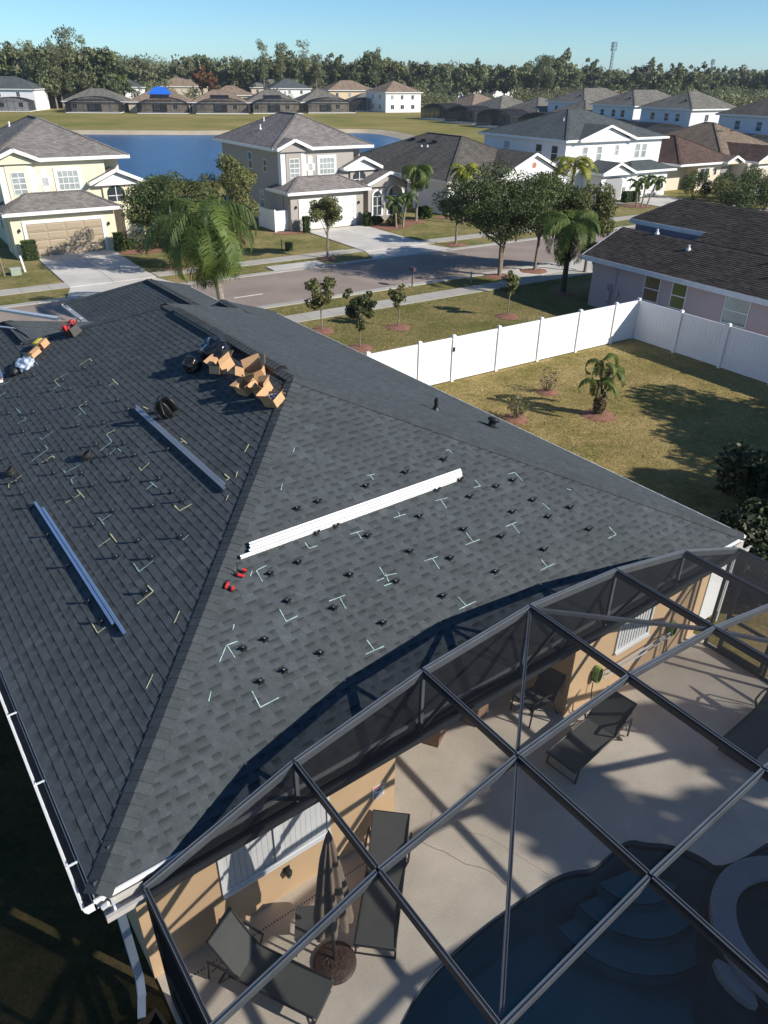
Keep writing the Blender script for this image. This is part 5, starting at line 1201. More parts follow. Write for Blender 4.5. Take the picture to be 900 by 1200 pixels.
# ---- single storey house with gable vent
h3 = thing('single_storey_house', 'single storey white house with weathered dark roof and brick red round gable vent', 'house', SF, 41.8, 53.9)
MB().box(0, 12.8, 0, 18.3, 0, 2.6).build('wall', 'white_stucco', h3)
hip_roof(h3, -.4, 13.2, -.4, 18.7, 2.75, .42, 'roof_dark')
gable_front(h3, 4.4, 13.2, -1.2, 6, 2.75, .44, 'roof_dark', 'white_stucco', vent=mat('brick red louvre', (.42, .17, .10), .7))
F3 = ((0, -.001, 0), (1, 0, 0), (0, -1, 0)); F3L = ((-.001, 0, 0), (0, 1, 0), (-1, 0, 0))
for i in range(3): MB().box(4.85, 5.35, 8.3 + i * 1.8, 9.1 + i * 1.8, 4.90, 5.16).build('ridge_vent_box', 'rubber', h3)
window_(h3, F3, .9, .8, 1.3, 1.4, 'glass_dark', (2, 2), .1); window_(h3, F3L, 6, .9, .9, 1.2, 'glass_dark', (1, 2), .0)
garage_door(h3, 6.0, 10.6, 0, .03, 2.05, 'door_white')
roof_pipe(h3, 4.0, 9.6, 4.55, m_='alu', h_=.2); roof_pipe(h3, 4.1, 8.8, 4.6, m_='alu', h_=.2)

# ---- white two storey house
h5 = thing('two_storey_house', 'bright white two storey house with grey green roof and arched porch', 'house', SF, 57.2, 53.4)
MB().box(0, 13.8, 2.4, 14.5, 0, 5.15).box(2.9, 12.6, 0, 2.4, 0, 2.35).build('wall', 'white_stucco', h5)
hip_roof(h5, -.45, 14.4, 2.0, 15, 5.3, .36, 'roof_green'); gable_front(h5, 1.2, 9.2, 1.75, 8, 5.3, .30, 'roof_green', 'white_stucco')
hip_roof(h5, 6.6, 13.3, -.5, 3.4, 2.55, .36, 'roof_green', name='garage_roof'); gable_front(h5, 2.2, 6.9, -.75, 3, 2.55, .38, 'roof_green', 'white_stucco')
F5 = ((0, 2.4, 0), (1, 0, 0), (0, -1, 0)); FG = ((0, 0, 0), (1, 0, 0), (0, -1, 0)); F5L = ((0, 0, 0), (0, 1, 0), (-1, 0, 0))
for x_, w2, h2, z_ in ((2.3, .7, 1.3, 3.35), (4.3, .7, 1.3, 3.35), (6.9, .55, .95, 3.75), (9.9, .7, 1.3, 3.4), (10.9, .7, 1.3, 3.4)): window_(h5, F5, x_, z_, w2, h2, 'glass_mid', (1, 2), .0)
for y_ in (3.4, 5.6): window_(h5, F5L, y_, 3.35, .9, 1.4, 'glass_dark', (1, 2), .0)
window_(h5, F5L, 10.4, 3.35, .9, 1.4, 'glass_mid', (1, 2), .0)
garage_door(h5, 7.3, 11.9, 0, .03, 2.0, 'door_white', cols=4)
b_ = MB(); b_.add([(p[0], -.012, p[1]) for p in [(3.35, .05), (5.95, .05)] + [(4.65 + 1.3 * math.cos(a), 1.65 + .5 * math.sin(a)) for a in [i * PI / 10 for i in range(11)]]], [tuple(range(13))]); b_.build('porch_opening', mat('painted porch shade', (.30, .30, .31), .9), h5)  # flat panel; the porch's shade is put into its colour
MB().box(6.1, 6.5, -.06, -.002, 0, 1.1).build('stone_base', 'stone', h5); wall_lamp(h5, FG, 12.3, 1.6); roof_pipe(h5, 11.0, 4.0, 5.7, m_='white'); roof_pipe(h5, 3.4, 6.5, 6.6, m_='white')

# ---- brown roofed single storey house
h6 = thing('single_storey_house', 'beige single storey house with dark brown and tan roofs at the right', 'house', SF, 72.2, 53.5)
MB().box(0, 22, 1.8, 15, 0, 2.6).box(3.2, 8.6, .4, 1.8, 0, 2.6).box(9, 16, -1.5, 1.8, 0, 2.6).build('wall', 'beige_stucco', h6)
hip_roof(h6, -.5, 9.8, -.1, 15.5, 2.75, .44, 'roof_brown', fh=.2); hip_roof(h6, 8.5, 23, 1.2, 17, 2.75, .44, 'roof_tan', name='tan_roof')
gable_front(h6, 9.9, 16.5, -2.2, 5, 2.75, .44, 'roof_brown', 'beige_stucco', vent='stone'); gable_front(h6, 6.6, 9.6, -.7, 2, 2.75, .4, 'roof_tan', 'beige_stucco')
F6 = ((0, .4, 0), (1, 0, 0), (0, -1, 0)); window_(h6, F6, 3.6, .8, 1.6, 1.4, 'glass_dark', (2, 1), .0); window_(h6, F6, 6.0, 1.4, .5, .7, 'glass_dark', (1, 1), 0)
MB().box(7.2, 8.5, .36, .399, .05, 2.2).build('porch_opening', 'stone', h6); garage_door(h6, 10.3, 15.2, -1.5, .03, 2.1, mat('cream garage door', (.58, .52, .42), .6))
for x_, y_, z_ in ((3.6, 6.2, 4.55), (4.9, 6.2, 4.8), (14, 6.5, 5.1), (16.5, 6.5, 5.1), (2.2, 2.6, 3.7)): MB().box(x_, x_ + .9, y_, y_ + .5, z_ - .1, z_ + .12).build('attic_vent', 'rubber', h6)

# ---- mauve house at the right, front corner at s=30.8 t=27
ph = thing('single_storey_house', 'mauve stucco house with weathered dark shingle roof behind the white fence', 'house', SF, 30.4, 27.4)
# local x = away (s), local y = -t direction handled with negative y
kk = K
MB().box(.45, 5.2, -27, -.3, 0, 2.45).box(3.9, 11.2, -27, -.6, 0, 2.45).build('wall', 'purple_stucco', ph)
pr = MB(); zf = lambda x: 2.55 + kk * x
zr1 = zf(2.75); pr.q((0, .15, 2.55), (0, -30, 2.55), (2.75, -30, zr1), (2.75, -4.2, zr1), (2.75, .15, zr1))
pr.q((2.75, -3.7, zr1), (2.75, -30, zr1), (5.9, -30, zf(5.9)), (5.9, -.9, zf(5.9)), (3.55, .35, zf(3.55)), (3.55, -4.55, zf(3.55)), (2.75, -4.2, zr1))
pr.q((2.75, .15, zr1), (2.75, -4.2, zr1), (3.75, -4.2, zr1 - .3), (3.75, .15, zr1 - .3))
pr.q((5.9, -30, zf(5.9)), (11.8, -30, 2.55), (11.8, .2, 2.55), (5.9, -.9, zf(5.9)))
ro = pr.build('roof', 'roof_purple', ph, uv=True)
# stepped courses as real strips on the near slope
cs = MB(); rr = random.Random(9); n = int(3.55 / (EX * CT)); 
for c in range(int(5.9 / (EX * CT))):
    xa, xb = c * EX * CT, (c + 1) * EX * CT + .01; y = .15 if xa < 2.75 else (-4.3 if xa < 3.55 else .35 - (xa - 3.55) * .53)
    if xb > 2.75 and xa < 2.75: continue
    y -= rr.uniform(0, .0)
    while y > -27:
        l_ = rr.uniform(.15, .4); t_ = rr.uniform(.7, 1.25); h0 = .012 + rr.choice((0, .006))
        cs.add([(xa, y, zf(xa) + .002), (xa, y - l_ + .004, zf(xa) + .002), (xa - .003, y - l_ + .004, zf(xa) + h0 + .004), (xa - .003, y, zf(xa) + h0 + .004), (xb, y - l_ + .004, zf(xb) + .004), (xb, y, zf(xb) + .004)], [(3, 2, 1, 0), (5, 4, 2, 3)], 0, t_); y -= l_
M['shingle_old'] = mat('weathered charcoal brown shingle granules', (.062, .053, .047), .95, .28, .9, .3, 60, .2, 90, tint=True, spec=.2)
tag(cs.build('shingle_courses', 'shingle_old', ph), kind='stuff')
ff = MB(); ff.box(-.035, .0, -30, .15, 2.33, 2.56); ff.box(3.50, 3.545, -4.6, .37, zf(3.55) - .22, zf(3.55) - .002)
ff.beam((0, .16, 2.47), (2.75, .16, zr1 - .08), .04, .2); ff.beam((3.55, .36, zf(3.55) - .1), (5.9, -.88, zf(5.9) - .1), .04, .2)
ff.build('fascia', mat('bluish white fascia', (.55, .58, .64), .5), ph)
MB().box(-.05, -.036, -.2, -.1, .1, 2.3)
pw_ = MB(); pw_.box(3.72, 3.9, -4.7, .1, 2.4, zf(3.55) - .2); pw_.hexa([(.45, -.3, 2.4), (5.2, -.3, 2.4), (2.75, -.3, zr1 - .06)], [(.45, -.15, 2.4), (5.2, -.15, 2.4), (2.75, -.15, zr1 - .06)]); pw_.build('gable_wall', mat('dusky mauve wall', (.30, .25, .32), .9), ph)
FP = ((.45, 0, 0), (0, -1, 0), (-1, 0, 0))
window_(ph, FP, 3.68, 1.05, .95, 1.2, 'glass_dark', (1, 2), .0, 'white_trim'); window_(ph, FP, 5.30, 1.05, .85, 1.2, 'glass_green', (1, 2), .0, 'white_trim'); window_(ph, FP, 8.15, 1.05, 1.25, 1.2, 'glass_teal', (1, 2), .0, 'white_trim')
mt = MB(); mt.box(.28, .445, -1.75, -1.45, .55, 1.35); mt.X = axes((.24, -1.6, 1.2), (0, -1, 0), (0, 0, 1), (-1, 0, 0)); mt.lathe([(.11, 0), (.10, .08)], 14); mt.X = None
mt.box(.30, .445, -1.72, -1.5, .15, .5).box(.33, .445, -2.25, -2.0, .85, 1.1).tube([(.40, -2.1, .85), (.40, -2.1, .35), (.40, -1.95, .2)], .02, 6).tube([(.41, -1.95, 1.35), (.41, -1.95, 2.3)], .018, 6)
mt.build('meter_box', 'purple_stucco', ph)
for x_, y_ in ((2.05, -4.6), (2.75, -2.1), (2.4, -8.9), (1.5, -9.6)):
    roof_pipe(ph, x_, y_ - 0, zf(x_), m_='white', r_=.055, h_=.22)
    MB().X
# ------------------------------------------------------------ screened cages behind far houses
def far_cage(parent, x0, x1, y0, y1, z0, rise, n=6, m_screen='screen_far', kick='white_trim'):
    """arched cage: arches span x, extruded along y; y0 is the outer end"""
    pts = [(x0 + (x1 - x0) * i / n, z0 + rise * math.sin(PI * i / n) ** .8) for i in range(n + 1)]; f = MB()
    for yy in (y0, (y0 + y1) / 2, y1):
        for a, b in zip(pts, pts[1:]): f.beam((a[0], yy, a[1]), (b[0], yy, b[1]), .09, .09)
    for x_, z_ in pts:
        f.beam((x_, y0, z_), (x_, y1, z_), .08, .08); f.beam((x_, y0, 0), (x_, y0, z_), .08, .08)
    for x_ in (x0, x1):
        for k_ in range(4): yy = y0 + (y1 - y0) * k_ / 3; f.beam((x_, yy, 0), (x_, yy, z0), .08, .08, up=(0, 1, 0))
        f.beam((x_, y0, .9), (x_, y1, .9), .06, .06)
    f.beam((x0, y0, .9), (x1, y0, .9), .06, .06); f.beam((x0, y0, z0), (x1, y0, z0), .08, .08)
    fo = f.build('pool_enclosure', 'bronze_dark', parent)
    s_ = MB()
    for a, b in zip(pts, pts[1:]):
        s_.q((a[0], y0, a[1]), (b[0], y0, b[1]), (b[0], y1, b[1]), (a[0], y1, a[1])); s_.q((a[0], y0, 0), (b[0], y0, 0), (b[0], y0, b[1]), (a[0], y0, a[1]))
    for x_ in (x0, x1): s_.q((x_, y0, 0), (x_, y1, 0), (x_, y1, z0), (x_, y0, z0))
    s_.build('screen', m_screen, fo)
    k_ = MB().box(x0 - .1, x1 + .1, y0 - .25, y1, -.1, .18).build('deck', kick, fo)
def far_house(label, x, y, az, w_, d_, eave, wall_m, roof_m, kr=.45, cage=None, storeys=1, solar=False, tarp=False, seed=0, front=None):
    """x,y = middle of the side that faces the viewer; local y runs away"""
    fr = Frame(x, y, az); t_ = thing('house', label, 'house', fr)
    MB().box(-w_ / 2, w_ / 2, 0, d_, 0, eave - .05).build('wall', wall_m, t_)
    r_ = hip_roof(t_, -w_ / 2 - .5, w_ / 2 + .5, -.5, d_ + .5, eave + .1, kr, roof_m)
    rr = random.Random(seed + int(abs(x) * 7))
    F_ = ((-w_ / 2, 0, 0), (1, 0, 0), (0, -1, 0)); FS = ((-w_ / 2, 0, 0), (0, 1, 0), (-1, 0, 0))
    for lv in range(storeys):
        zz = .9 + lv * 2.7
        for f_ in (.14, .42, .72): window_(t_, F_, w_ * f_, zz, 1.3 if lv == 0 else 1.0, 1.25, 'glass_dark' if rr.random() < .6 else 'glass_mid', (2, 1), .0)
        if storeys > 1: 
            for f_ in (.25, .6): window_(t_, FS, d_ * f_, zz, .9, 1.3, 'glass_dark', (1, 2), .0)
    if storeys == 1: MB().box(-w_ * .12, w_ * .12, -.03, .0, .05, 2.15).build('sliding_door', 'glass_dark', t_)
    if cage: far_cage(t_, cage[0], cage[1], -cage[2], -.02, 2.6, cage[3] if len(cage) > 3 else 1.1)
    hr = (min(w_, d_) / 2 + .5)
    if solar:
        so = MB(); 
        for i in range(5):
            x_ = -2.6 + i * 1.1; y0, y1 = 1.3, 3.4; z_ = lambda y: eave + .1 + kr * (y + .5) + .06
            so.add([(x_, y0, z_(y0)), (x_ + .98, y0, z_(y0)), (x_ + .98, y1, z_(y1)), (x_, y1, z_(y1))], [(0, 1, 2, 3)]); so.beam((x_ - .03, y0, z_(y0)), (x_ - .03, y1, z_(y1)), .04, .05)
        so.build('solar_panel', 'solar', t_)
    if tarp:
        y0, y1 = hr * .50, hr * 1.0; zt = lambda y: eave + .1 + kr * (y + .5) + .08; tb = MB()
        tb.q((-3.6, y0, zt(y0)), (3.6, y0, zt(y0)), (1.4, hr - .5, zt(hr - .5) + .5), (-1.6, hr - .5, zt(hr - .5) + .5)); tb.q((-1.6, hr - .5, zt(hr - .5)), (1.4, hr - .5, zt(hr - .5)), (1.4, hr + 1.5, zt(hr - 2.5)), (-1.6, hr + 1.5, zt(hr - 2.5)))
        tb.build('tarpaulin', 'tarp', t_)
    return t_
az0 = R(12)
M['lavender'] = mat('bluish white stucco', (.62, .63, .68), .9, .05, .8)
# row north of the pond
far_house('white two storey house with pale roof at the far left edge beyond the pond', -113, 246, R(6), 18, 13, 5.5, 'white_stucco', 'roof_green', cage=(-3, 8.6, 6, 1.0), storeys=2)
far_house('tan far house with grey roof and hip cage, leftmost of the row across the pond', -86, 244, R(6), 17, 13, 2.7, 'tan_far', 'roof_far', cage=(-6.5, 8.2, 6, 1.5))
far_house('far house with a blue tarpaulin on its brown roof across the pond', -67.2, 245, R(8), 17.5, 13, 2.7, 'tan_far', 'roof_far_tan', cage=(-5.5, 8.4, 6, 1.5), tarp=True, solar=True)
far_house('tan far house with black solar mats, second right of the blue tarpaulin one', -50, 248, R(12), 16.5, 13, 2.7, 'tan_far', 'roof_far_tan', cage=(-7, 7.8, 6, 1.5), solar=True)
far_house('far grey roofed house with small solar mats above its cage', -35, 254, R(16), 16, 13, 2.7, 'tan_far', 'roof_far', cage=(-7, 7.8, 6, 1.5), solar=True)
far_house('far grey hip roofed house left of the tan two storey pair', -20, 262, R(20), 15.5, 13, 2.7, 'tan_far', 'roof_far', cage=(-7, 7.8, 6, 1.5))
far_house('far cream two storey house with brown roof, the left of a pair', -13, 292, R(20), 16, 12, 5.5, 'cream_stucco', 'roof_far_tan', storeys=2)
far_house('far white two storey house with brown roof at the right end of the pond', 4.5, 268, R(30), 13, 13, 5.5, 'white_stucco', 'roof_far_tan', storeys=2)
far_house('low far house with long dark cage between the two storey pair', -6, 278, R(20), 12, 9, 2.7, 'tan_far', 'roof_far', cage=(-8, 8, 5))
# row east of the pond, seen end on, facing the water to the left
az1 = R(-55)
for i, (px_, py_, lab, rm) in enumerate(((14.5, 226, 'tan roofed pool home farthest along the right bank', 'roof_far_tan'), (20, 210, 'dark roofed pool home second from the far end of the right bank', 'roof_far'),
                                      (26.5, 194, 'dark roofed pool home third from the far end of the right bank', 'roof_far'), (34, 178, 'cream sided pool home with orange lit cage, nearest of the right bank row', 'roof_far'))):
    far_house(lab, px_ + 3.5, py_ + 3, az1, 13.5, 15, 2.8, 'cream_stucco' if i == 3 else 'tan_far', rm, cage=(-6, 5.4, 7, 1.3))
# back row on the right, two storey
def back_house(label, s_, t0, wv, dv, wall, roof, eave=5.6, kr=.45, extra=None):
    t_ = thing('two_storey_house', label, 'house', SF, s_, t0)
    MB().box(0, wv, 0, dv, 0, eave - .1).build('wall', wall, t_); hip_roof(t_, -.5, wv + .5, -.5, dv + .5, eave, kr, roof)
    FS = ((0, 0, 0), (0, 1, 0), (-1, 0, 0)); F0 = ((0, 0, 0), (1, 0, 0), (0, -1, 0))
    for f_ in (.2, .42, .7): window_(t_, FS, dv * f_, 3.5, 1.0, 1.3, 'glass_dark', (1, 2), .0)
    for f_ in (.3, .7): window_(t_, F0, wv * f_, 3.5, 1.1, 1.2, 'glass_dark', (2, 1), .0)
    MB().box(2, 2.7, 3, 3.4, eave + 1.2, eave + 1.5).build('attic_vent', 'rubber', t_)
    if extra: far_cage(t_, *extra)
    return t_
back_house('white two storey house with dark grey roof, leftmost of the back row', 138, 131, 18, 11, 'white_stucco', 'roof_far')
back_house('pale two storey house with dark grey roof, second from the left in the back row', 133.5, 113, 18, 11, 'white_stucco', 'roof_far', extra=(-9, -1, -1, 8, 2.6, .8))
back_house('large blue shaded white house with weathered hip roof, third in the back row', 130.8, 97.4, 14, 11.5, 'lavender', 'roof_far', extra=(-12, -1, 0, 11, 2.6, .8))
back_house('pale two storey house with dark roof at the right frame edge of the back row', 119.5, 70, 18, 13.5, 'lavender', 'roof_dark', extra=(-11, -1, 2, 13, 2.6, .8))
far_house('far green grey roofed house among the trees behind the back row', 108, 190, R(33), 16, 13, 5.2, 'white_stucco', 'roof_green', storeys=2)
# roofs poking out of the trees beyond the pond
for x_, y_, w2, rm, st_, lab in ((-118, 300, 15, 'roof_far_tan', 1, 'orange tan roof among the trees at the far left'), (-96, 305, 15, 'roof_green', 2, 'pale grey roofed house left of the brown roof among far trees'),
                                 (-80, 330, 18, 'roof_far_tan', 2, 'tan roofed far house above the tree clump'), (-60, 325, 16, 'roof_far_tan', 1, 'tan roof above the blue tarpaulin house to its right'),
                                 (-47, 335, 16, 'roof_far', 2, 'grey roof far among the trees above the solar mats'), (-37, 320, 15, 'roof_green', 2, 'pale green roofed house among the trees near the middle left'),
                                 (-2, 350, 16, 'roof_green', 2, 'green grey roof with panels among the far trees'), (-26, 330, 13, 'roof_far_tan', 1, 'small tan roof right of the pale green one'),
                                 (38, 380, 18, 'roof_green', 2, 'pale roofs far behind the white house at the pond end'), (52, 385, 17, 'roof_green', 2, 'grey roof farthest back, right of the pale roofs'), (95, 330, 20, 'roof_far_tan', 1, 'tan roof among the trees above the dark cages')):
    far_house(lab, x_, y_, R(20 if x_ < 0 else 33), w2, 13, 2.8 if st_ == 1 else 5.4, 'white_stucco' if rm == 'roof_green' else 'tan_far', rm, storeys=st_)
# lattice towers on the horizon
def tower(label, x, y, h, w_):
    t_ = thing('radio_tower', label, 'tower', WF, x, y)
    k_ = MB(); n = 14; legs = [(math.cos(a), math.sin(a)) for a in (0, 2.09, 4.19)]
    for i in range(n):
        z0, z1 = h * i / n, h * (i + 1) / n; r0, r1 = w_ * (1 - .4 * i / n), w_ * (1 - .4 * (i + 1) / n)
        for j in range(3):
            a, b = legs[j], legs[(j + 1) % 3]
            k_.beam((a[0] * r0, a[1] * r0, z0), (a[0] * r1, a[1] * r1, z1), .35, .35); k_.beam((a[0] * r0, a[1] * r0, z0), (b[0] * r1, b[1] * r1, z1), .22, .22); k_.beam((b[0] * r0, b[1] * r0, z0), (a[0] * r1, a[1] * r1, z1), .22, .22)
    k_.build('lattice', 'steel', t_)
    a_ = MB()
    for z_ in (.99, .93, .86): 
        for l in legs: a_.box(l[0] * w_ * 1.4 - .5, l[0] * w_ * 1.4 + .5, l[1] * w_ * 1.4 - .5, l[1] * w_ * 1.4 + .5, h * z_ - 2.2, h * z_)
    a_.build('antenna', 'steel', t_)
tower('tall lattice radio tower on the horizon', 231, 900, 42, 2.0); tower('short thin mast on the horizon farther right', 456, 1220, 34, 1.6)
# ------------------------------------------------------------ vegetation
def quads_mesh(name, V, tint, mats, mi=None):
    """V: (n,4,3) array of quads"""
    n = len(V); me = bpy.data.meshes.new(name)
    me.vertices.add(n * 4); me.vertices.foreach_set('co', V.reshape(-1).astype(np.float32))
    me.loops.add(n * 4); me.loops.foreach_set('vertex_index', np.arange(n * 4, dtype=np.int32))
    me.polygons.add(n); me.polygons.foreach_set('loop_start', np.arange(0, n * 4, 4, dtype=np.int32))
    me.attributes.new('tint', 'FLOAT', 'FACE').data.foreach_set('value', tint.astype(np.float32))
    for m_ in mats: me.materials.append(M[m_])
    if mi is not None: me.polygons.foreach_set('material_index', mi.astype(np.int32))
    me.update(calc_edges=True); me.validate(); return me
def leaves(blobs, n, size, rs, up_bias=.35, aspect=.6):
    """blobs rows: cx cy cz rx ry rz. returns quads and tints"""
    B_ = np.array(blobs, float); wgt = (B_[:, 3] * B_[:, 4] * B_[:, 5]) ** (2 / 3); idx = rs.choice(len(B_), n, p=wgt / wgt.sum())
    d = rs.normal(size=(n, 3)); d /= np.linalg.norm(d, axis=1)[:, None]
    rad = rs.uniform(.35, 1.06, n) ** .6
    c = B_[idx, :3] + d * B_[idx, 3:] * rad[:, None]
    nr = d * .6 + rs.normal(size=(n, 3)) * .7; nr[:, 2] += up_bias; nr /= np.linalg.norm(nr, axis=1)[:, None]
    t = np.cross(nr, rs.normal(size=(n, 3))); t /= np.linalg.norm(t, axis=1)[:, None]; b = np.cross(nr, t)
    s = size * rs.uniform(.55, 1.35, n)[:, None]
    V = np.stack([c - t * s, c - b * s * aspect, c + t * s, c + b * s * aspect], 1)
    bt = rs.uniform(.78, 1.25, len(B_))
    return V, bt[idx] * rs.uniform(.65, 1.4, n)
def crown_blobs(rs, R_, H_, zc, n=26, br=.30, ox=0., oy=0., top=.0):
    out = []
    for i in range(n):
        d = rs.normal(size=3); d /= np.linalg.norm(d); r = rs.uniform(.35, .85)
        k_ = br * rs.uniform(.6, 1.25); zz = zc + d[2] * r * H_ / 2
        out.append((ox + d[0] * r * R_, oy + d[1] * r * R_, zz, R_ * k_, R_ * k_, min(R_, H_ / 2) * k_ * rs.uniform(.7, 1)))
    return out
def make_tree(label, fr, a, b, R_, z0, z1, n=5000, size=.10, leaf='leaf_oak', bark='bark', trunk=.12, seed=1, cat='tree', name='broadleaf_tree', nb=26, br=.30, ox=0., oy=0., group=None, lean=0., mulch=0., sparse_limbs=9, second_trunk=False):
    rs = np.random.RandomState(seed); t_ = thing(name, label, cat, fr, a, b, 0, group=group)
    bl = crown_blobs(rs, R_, z1 - z0, (z0 + z1) / 2, nb, br, ox, oy)
    V, ti = leaves(bl, n, size, rs); link('crown', quads_mesh('crown', V, ti, [leaf]), t_)
    tk = MB(); zt = z0 + (z1 - z0) * .35; fx, fy = ox * .4 + lean, oy * .4
    tk.tube([(0, 0, 0), (fx * .1, fy * .1, .12), (fx * .5 + rs.uniform(-.05, .05), fy * .5, zt * .5), (fx, fy, zt), (ox, oy, z1 - (z1 - z0) * .25)], [trunk * 1.35, trunk, trunk * .85, trunk * .7, trunk * .15], 8)
    if second_trunk: tk.tube([(0.03, 0, .3), (.25, .05, zt * .6), (.7, .1, zt * 1.2)], [trunk * .8, trunk * .65, trunk * .3], 7)
    for i in rs.choice(len(bl), min(sparse_limbs, len(bl)), replace=False):
        c = bl[i]; s_ = rs.uniform(.45, .95) * zt; p0 = (fx * s_ / zt, fy * s_ / zt, s_)
        if c[2] < s_: p0 = (p0[0], p0[1], s_ * .8)
        mid = ((p0[0] + c[0]) / 2 + rs.uniform(-.1, .1), (p0[1] + c[1]) / 2 + rs.uniform(-.1, .1), (p0[2] + c[2]) / 2 - .05)
        tk.tube([p0, mid, c[:3]], [trunk * .45, trunk * .3, trunk * .08], 6)
    tk.build('trunk', bark, t_)
    if mulch: mulch_ring(t_, mulch)
    return t_
def mulch_ring(parent, r, sd_=3):
    k_ = MB(); rr = random.Random(sd_ + int(r * 100)); n = 20; rim = [(r * rr.uniform(.85, 1.12) * math.cos(2 * PI * i / n), r * rr.uniform(.85, 1.12) * math.sin(2 * PI * i / n), .012) for i in range(n)]
    k_.add([(0, 0, .09)] + [(x * .55, y * .55, .075) for x, y, z in rim] + rim, [(0, 1 + i, 1 + (i + 1) % n) for i in range(n)] + [(1 + i, n + 1 + i, n + 1 + (i + 1) % n, 1 + (i + 1) % n) for i in range(n)])
    for i in range(70):
        a, q_ = rr.uniform(0, 2 * PI), r * rr.uniform(0, 1.05) ** .6; x, y = q_ * math.cos(a), q_ * math.sin(a); z = .085 * (1 - q_ / r / 1.2) + .01; l_ = rr.uniform(.02, .05); b_ = rr.uniform(0, PI)
        k_.add([(x - l_ * math.cos(b_), y - l_ * math.sin(b_), z), (x + .012, y, z + .02), (x + l_ * math.cos(b_), y + l_ * math.sin(b_), z + .008), (x - .012, y, z + .0)], [(0, 1, 2, 3)])
    k_.build('mulch_ring', 'mulch', parent)
def frond_quads(rs, base, az, L_, e0, droop, nl=36, ll=.5, wid=.035, hang=.6, start=.14):
    """a pinnate frond: curved midrib with leaflets both sides, each leaflet two quads bent downward"""
    pts = []; p = np.array(base, float); n = nl + 1; e = e0; st = L_ / n; dh = np.array([math.cos(az), math.sin(az), 0]); side = np.array([-math.sin(az), math.cos(az), 0])
    for i in range(n + 1):
        pts.append((p.copy(), e)); p = p + (dh * math.cos(e) + np.array([0, 0, math.sin(e)])) * st; e -= droop / n * (1 + .6 * i / n)
    Q = []; 
    for (p0, e_), (p1, _) in zip(pts, pts[1:]):
        w_ = side * .014; Q.append([p0 - w_, p0 + w_, p1 + w_, p1 - w_])
    for i, (p0, e_) in enumerate(pts[int(start * n):-1]):
        t = (i + start * n) / n; l_ = ll * (math.sin(PI * min(1, t * .82 + .14)) ** .7) * rs.uniform(.8, 1.15)
        d = dh * math.cos(e_) + np.array([0, 0, math.sin(e_)])
        for s in (-1, 1):
            dr = side * s * .85 + d * .45; dr /= np.linalg.norm(dr); dr = dr + np.array([0, 0, rs.uniform(-.35, .15)])
            m_ = p0 + dr * l_ * .5; e1 = m_ + (dr * (1 - hang) + np.array([0, 0, -hang * 1.1])) * l_ * .6
            w_ = d * wid * rs.uniform(.8, 1.2)
            Q.append([p0 - w_ * .5, p0 + w_ * .5, m_ + w_, m_ - w_]); Q.append([m_ - w_, m_ + w_, e1 + w_ * .25, e1 - w_ * .25])
    return np.array(Q)
def palm_head(rs, top, nf, L_, ll, wid, e_hi=1.15, e_lo=-.5, droop=1.7, nl=34, hang=.6):
    Vs, Ts, ids = [], [], []
    for i in range(nf):
        f = i / max(1, nf - 1); e0 = e_hi + (e_lo - e_hi) * f + rs.uniform(-.15, .15); az = i * 2.399 + rs.uniform(-.3, .3)
        q_ = frond_quads(rs, top, az, L_ * rs.uniform(.85, 1.1), e0, droop * rs.uniform(.8, 1.2), nl, ll, wid, hang)
        Vs.append(q_); Ts.append(np.full(len(q_), rs.uniform(.7, 1.2) * (1.1 - .3 * f)) * rs.uniform(.85, 1.15, len(q_))); ids.append(i)
    return Vs, Ts
def make_palm(label, fr, a, b, h, nf=16, L_=1.8, ll=.45, wid=.03, trunk=.09, leaf='leaf_palm', seed=1, group=None, tilt=(0, 0), droop=1.7, e_lo=-.5, nl=30, hang=.6, name='palm_tree', mulch=0., heads=None, bark='palm_bark'):
    rs = np.random.RandomState(seed); t_ = thing(name, label, 'palm', fr, a, b, 0, group=group)
    for k_, (dx, dy, hh) in enumerate(heads or [(tilt[0], tilt[1], h)]):
        Vs, Ts = palm_head(rs, (dx, dy, hh), nf, L_, ll, wid, droop=droop, e_lo=e_lo, nl=nl, hang=hang)
        for V, T in zip(Vs, Ts): link('frond', quads_mesh('frond', V, T, [leaf]), t_)
        n = 7; tk = MB(); tk.tube([(dx * (i / n) ** 1.3, dy * (i / n) ** 1.3, hh * i / n) for i in range(n + 1)] + [(dx, dy, hh + .12)], [trunk * 1.25] + [trunk * (1 - .02 * i) for i in range(n)] + [trunk * .7], 9)
        for i in range(int(hh / .22)): z_ = .2 + i * .22; tk.lathe([(trunk * 1.0, 0), (trunk * 1.10, .02), (trunk * 1.0, .04)], 9, (dx * (z_ / hh) ** 1.3, dy * (z_ / hh) ** 1.3, z_))
        tk.build('trunk', bark, t_)
        cs_ = MB(); cs_.tube([(dx, dy, hh - .45), (dx, dy, hh - .2), (dx, dy, hh + .15)], [trunk * .8, trunk * 1.15, trunk * .4], 8); cs_.build('crownshaft', leaf if leaf != 'leaf_palm' else 'leaf_olive', t_)
    if mulch: mulch_ring(t_, mulch)
    return t_
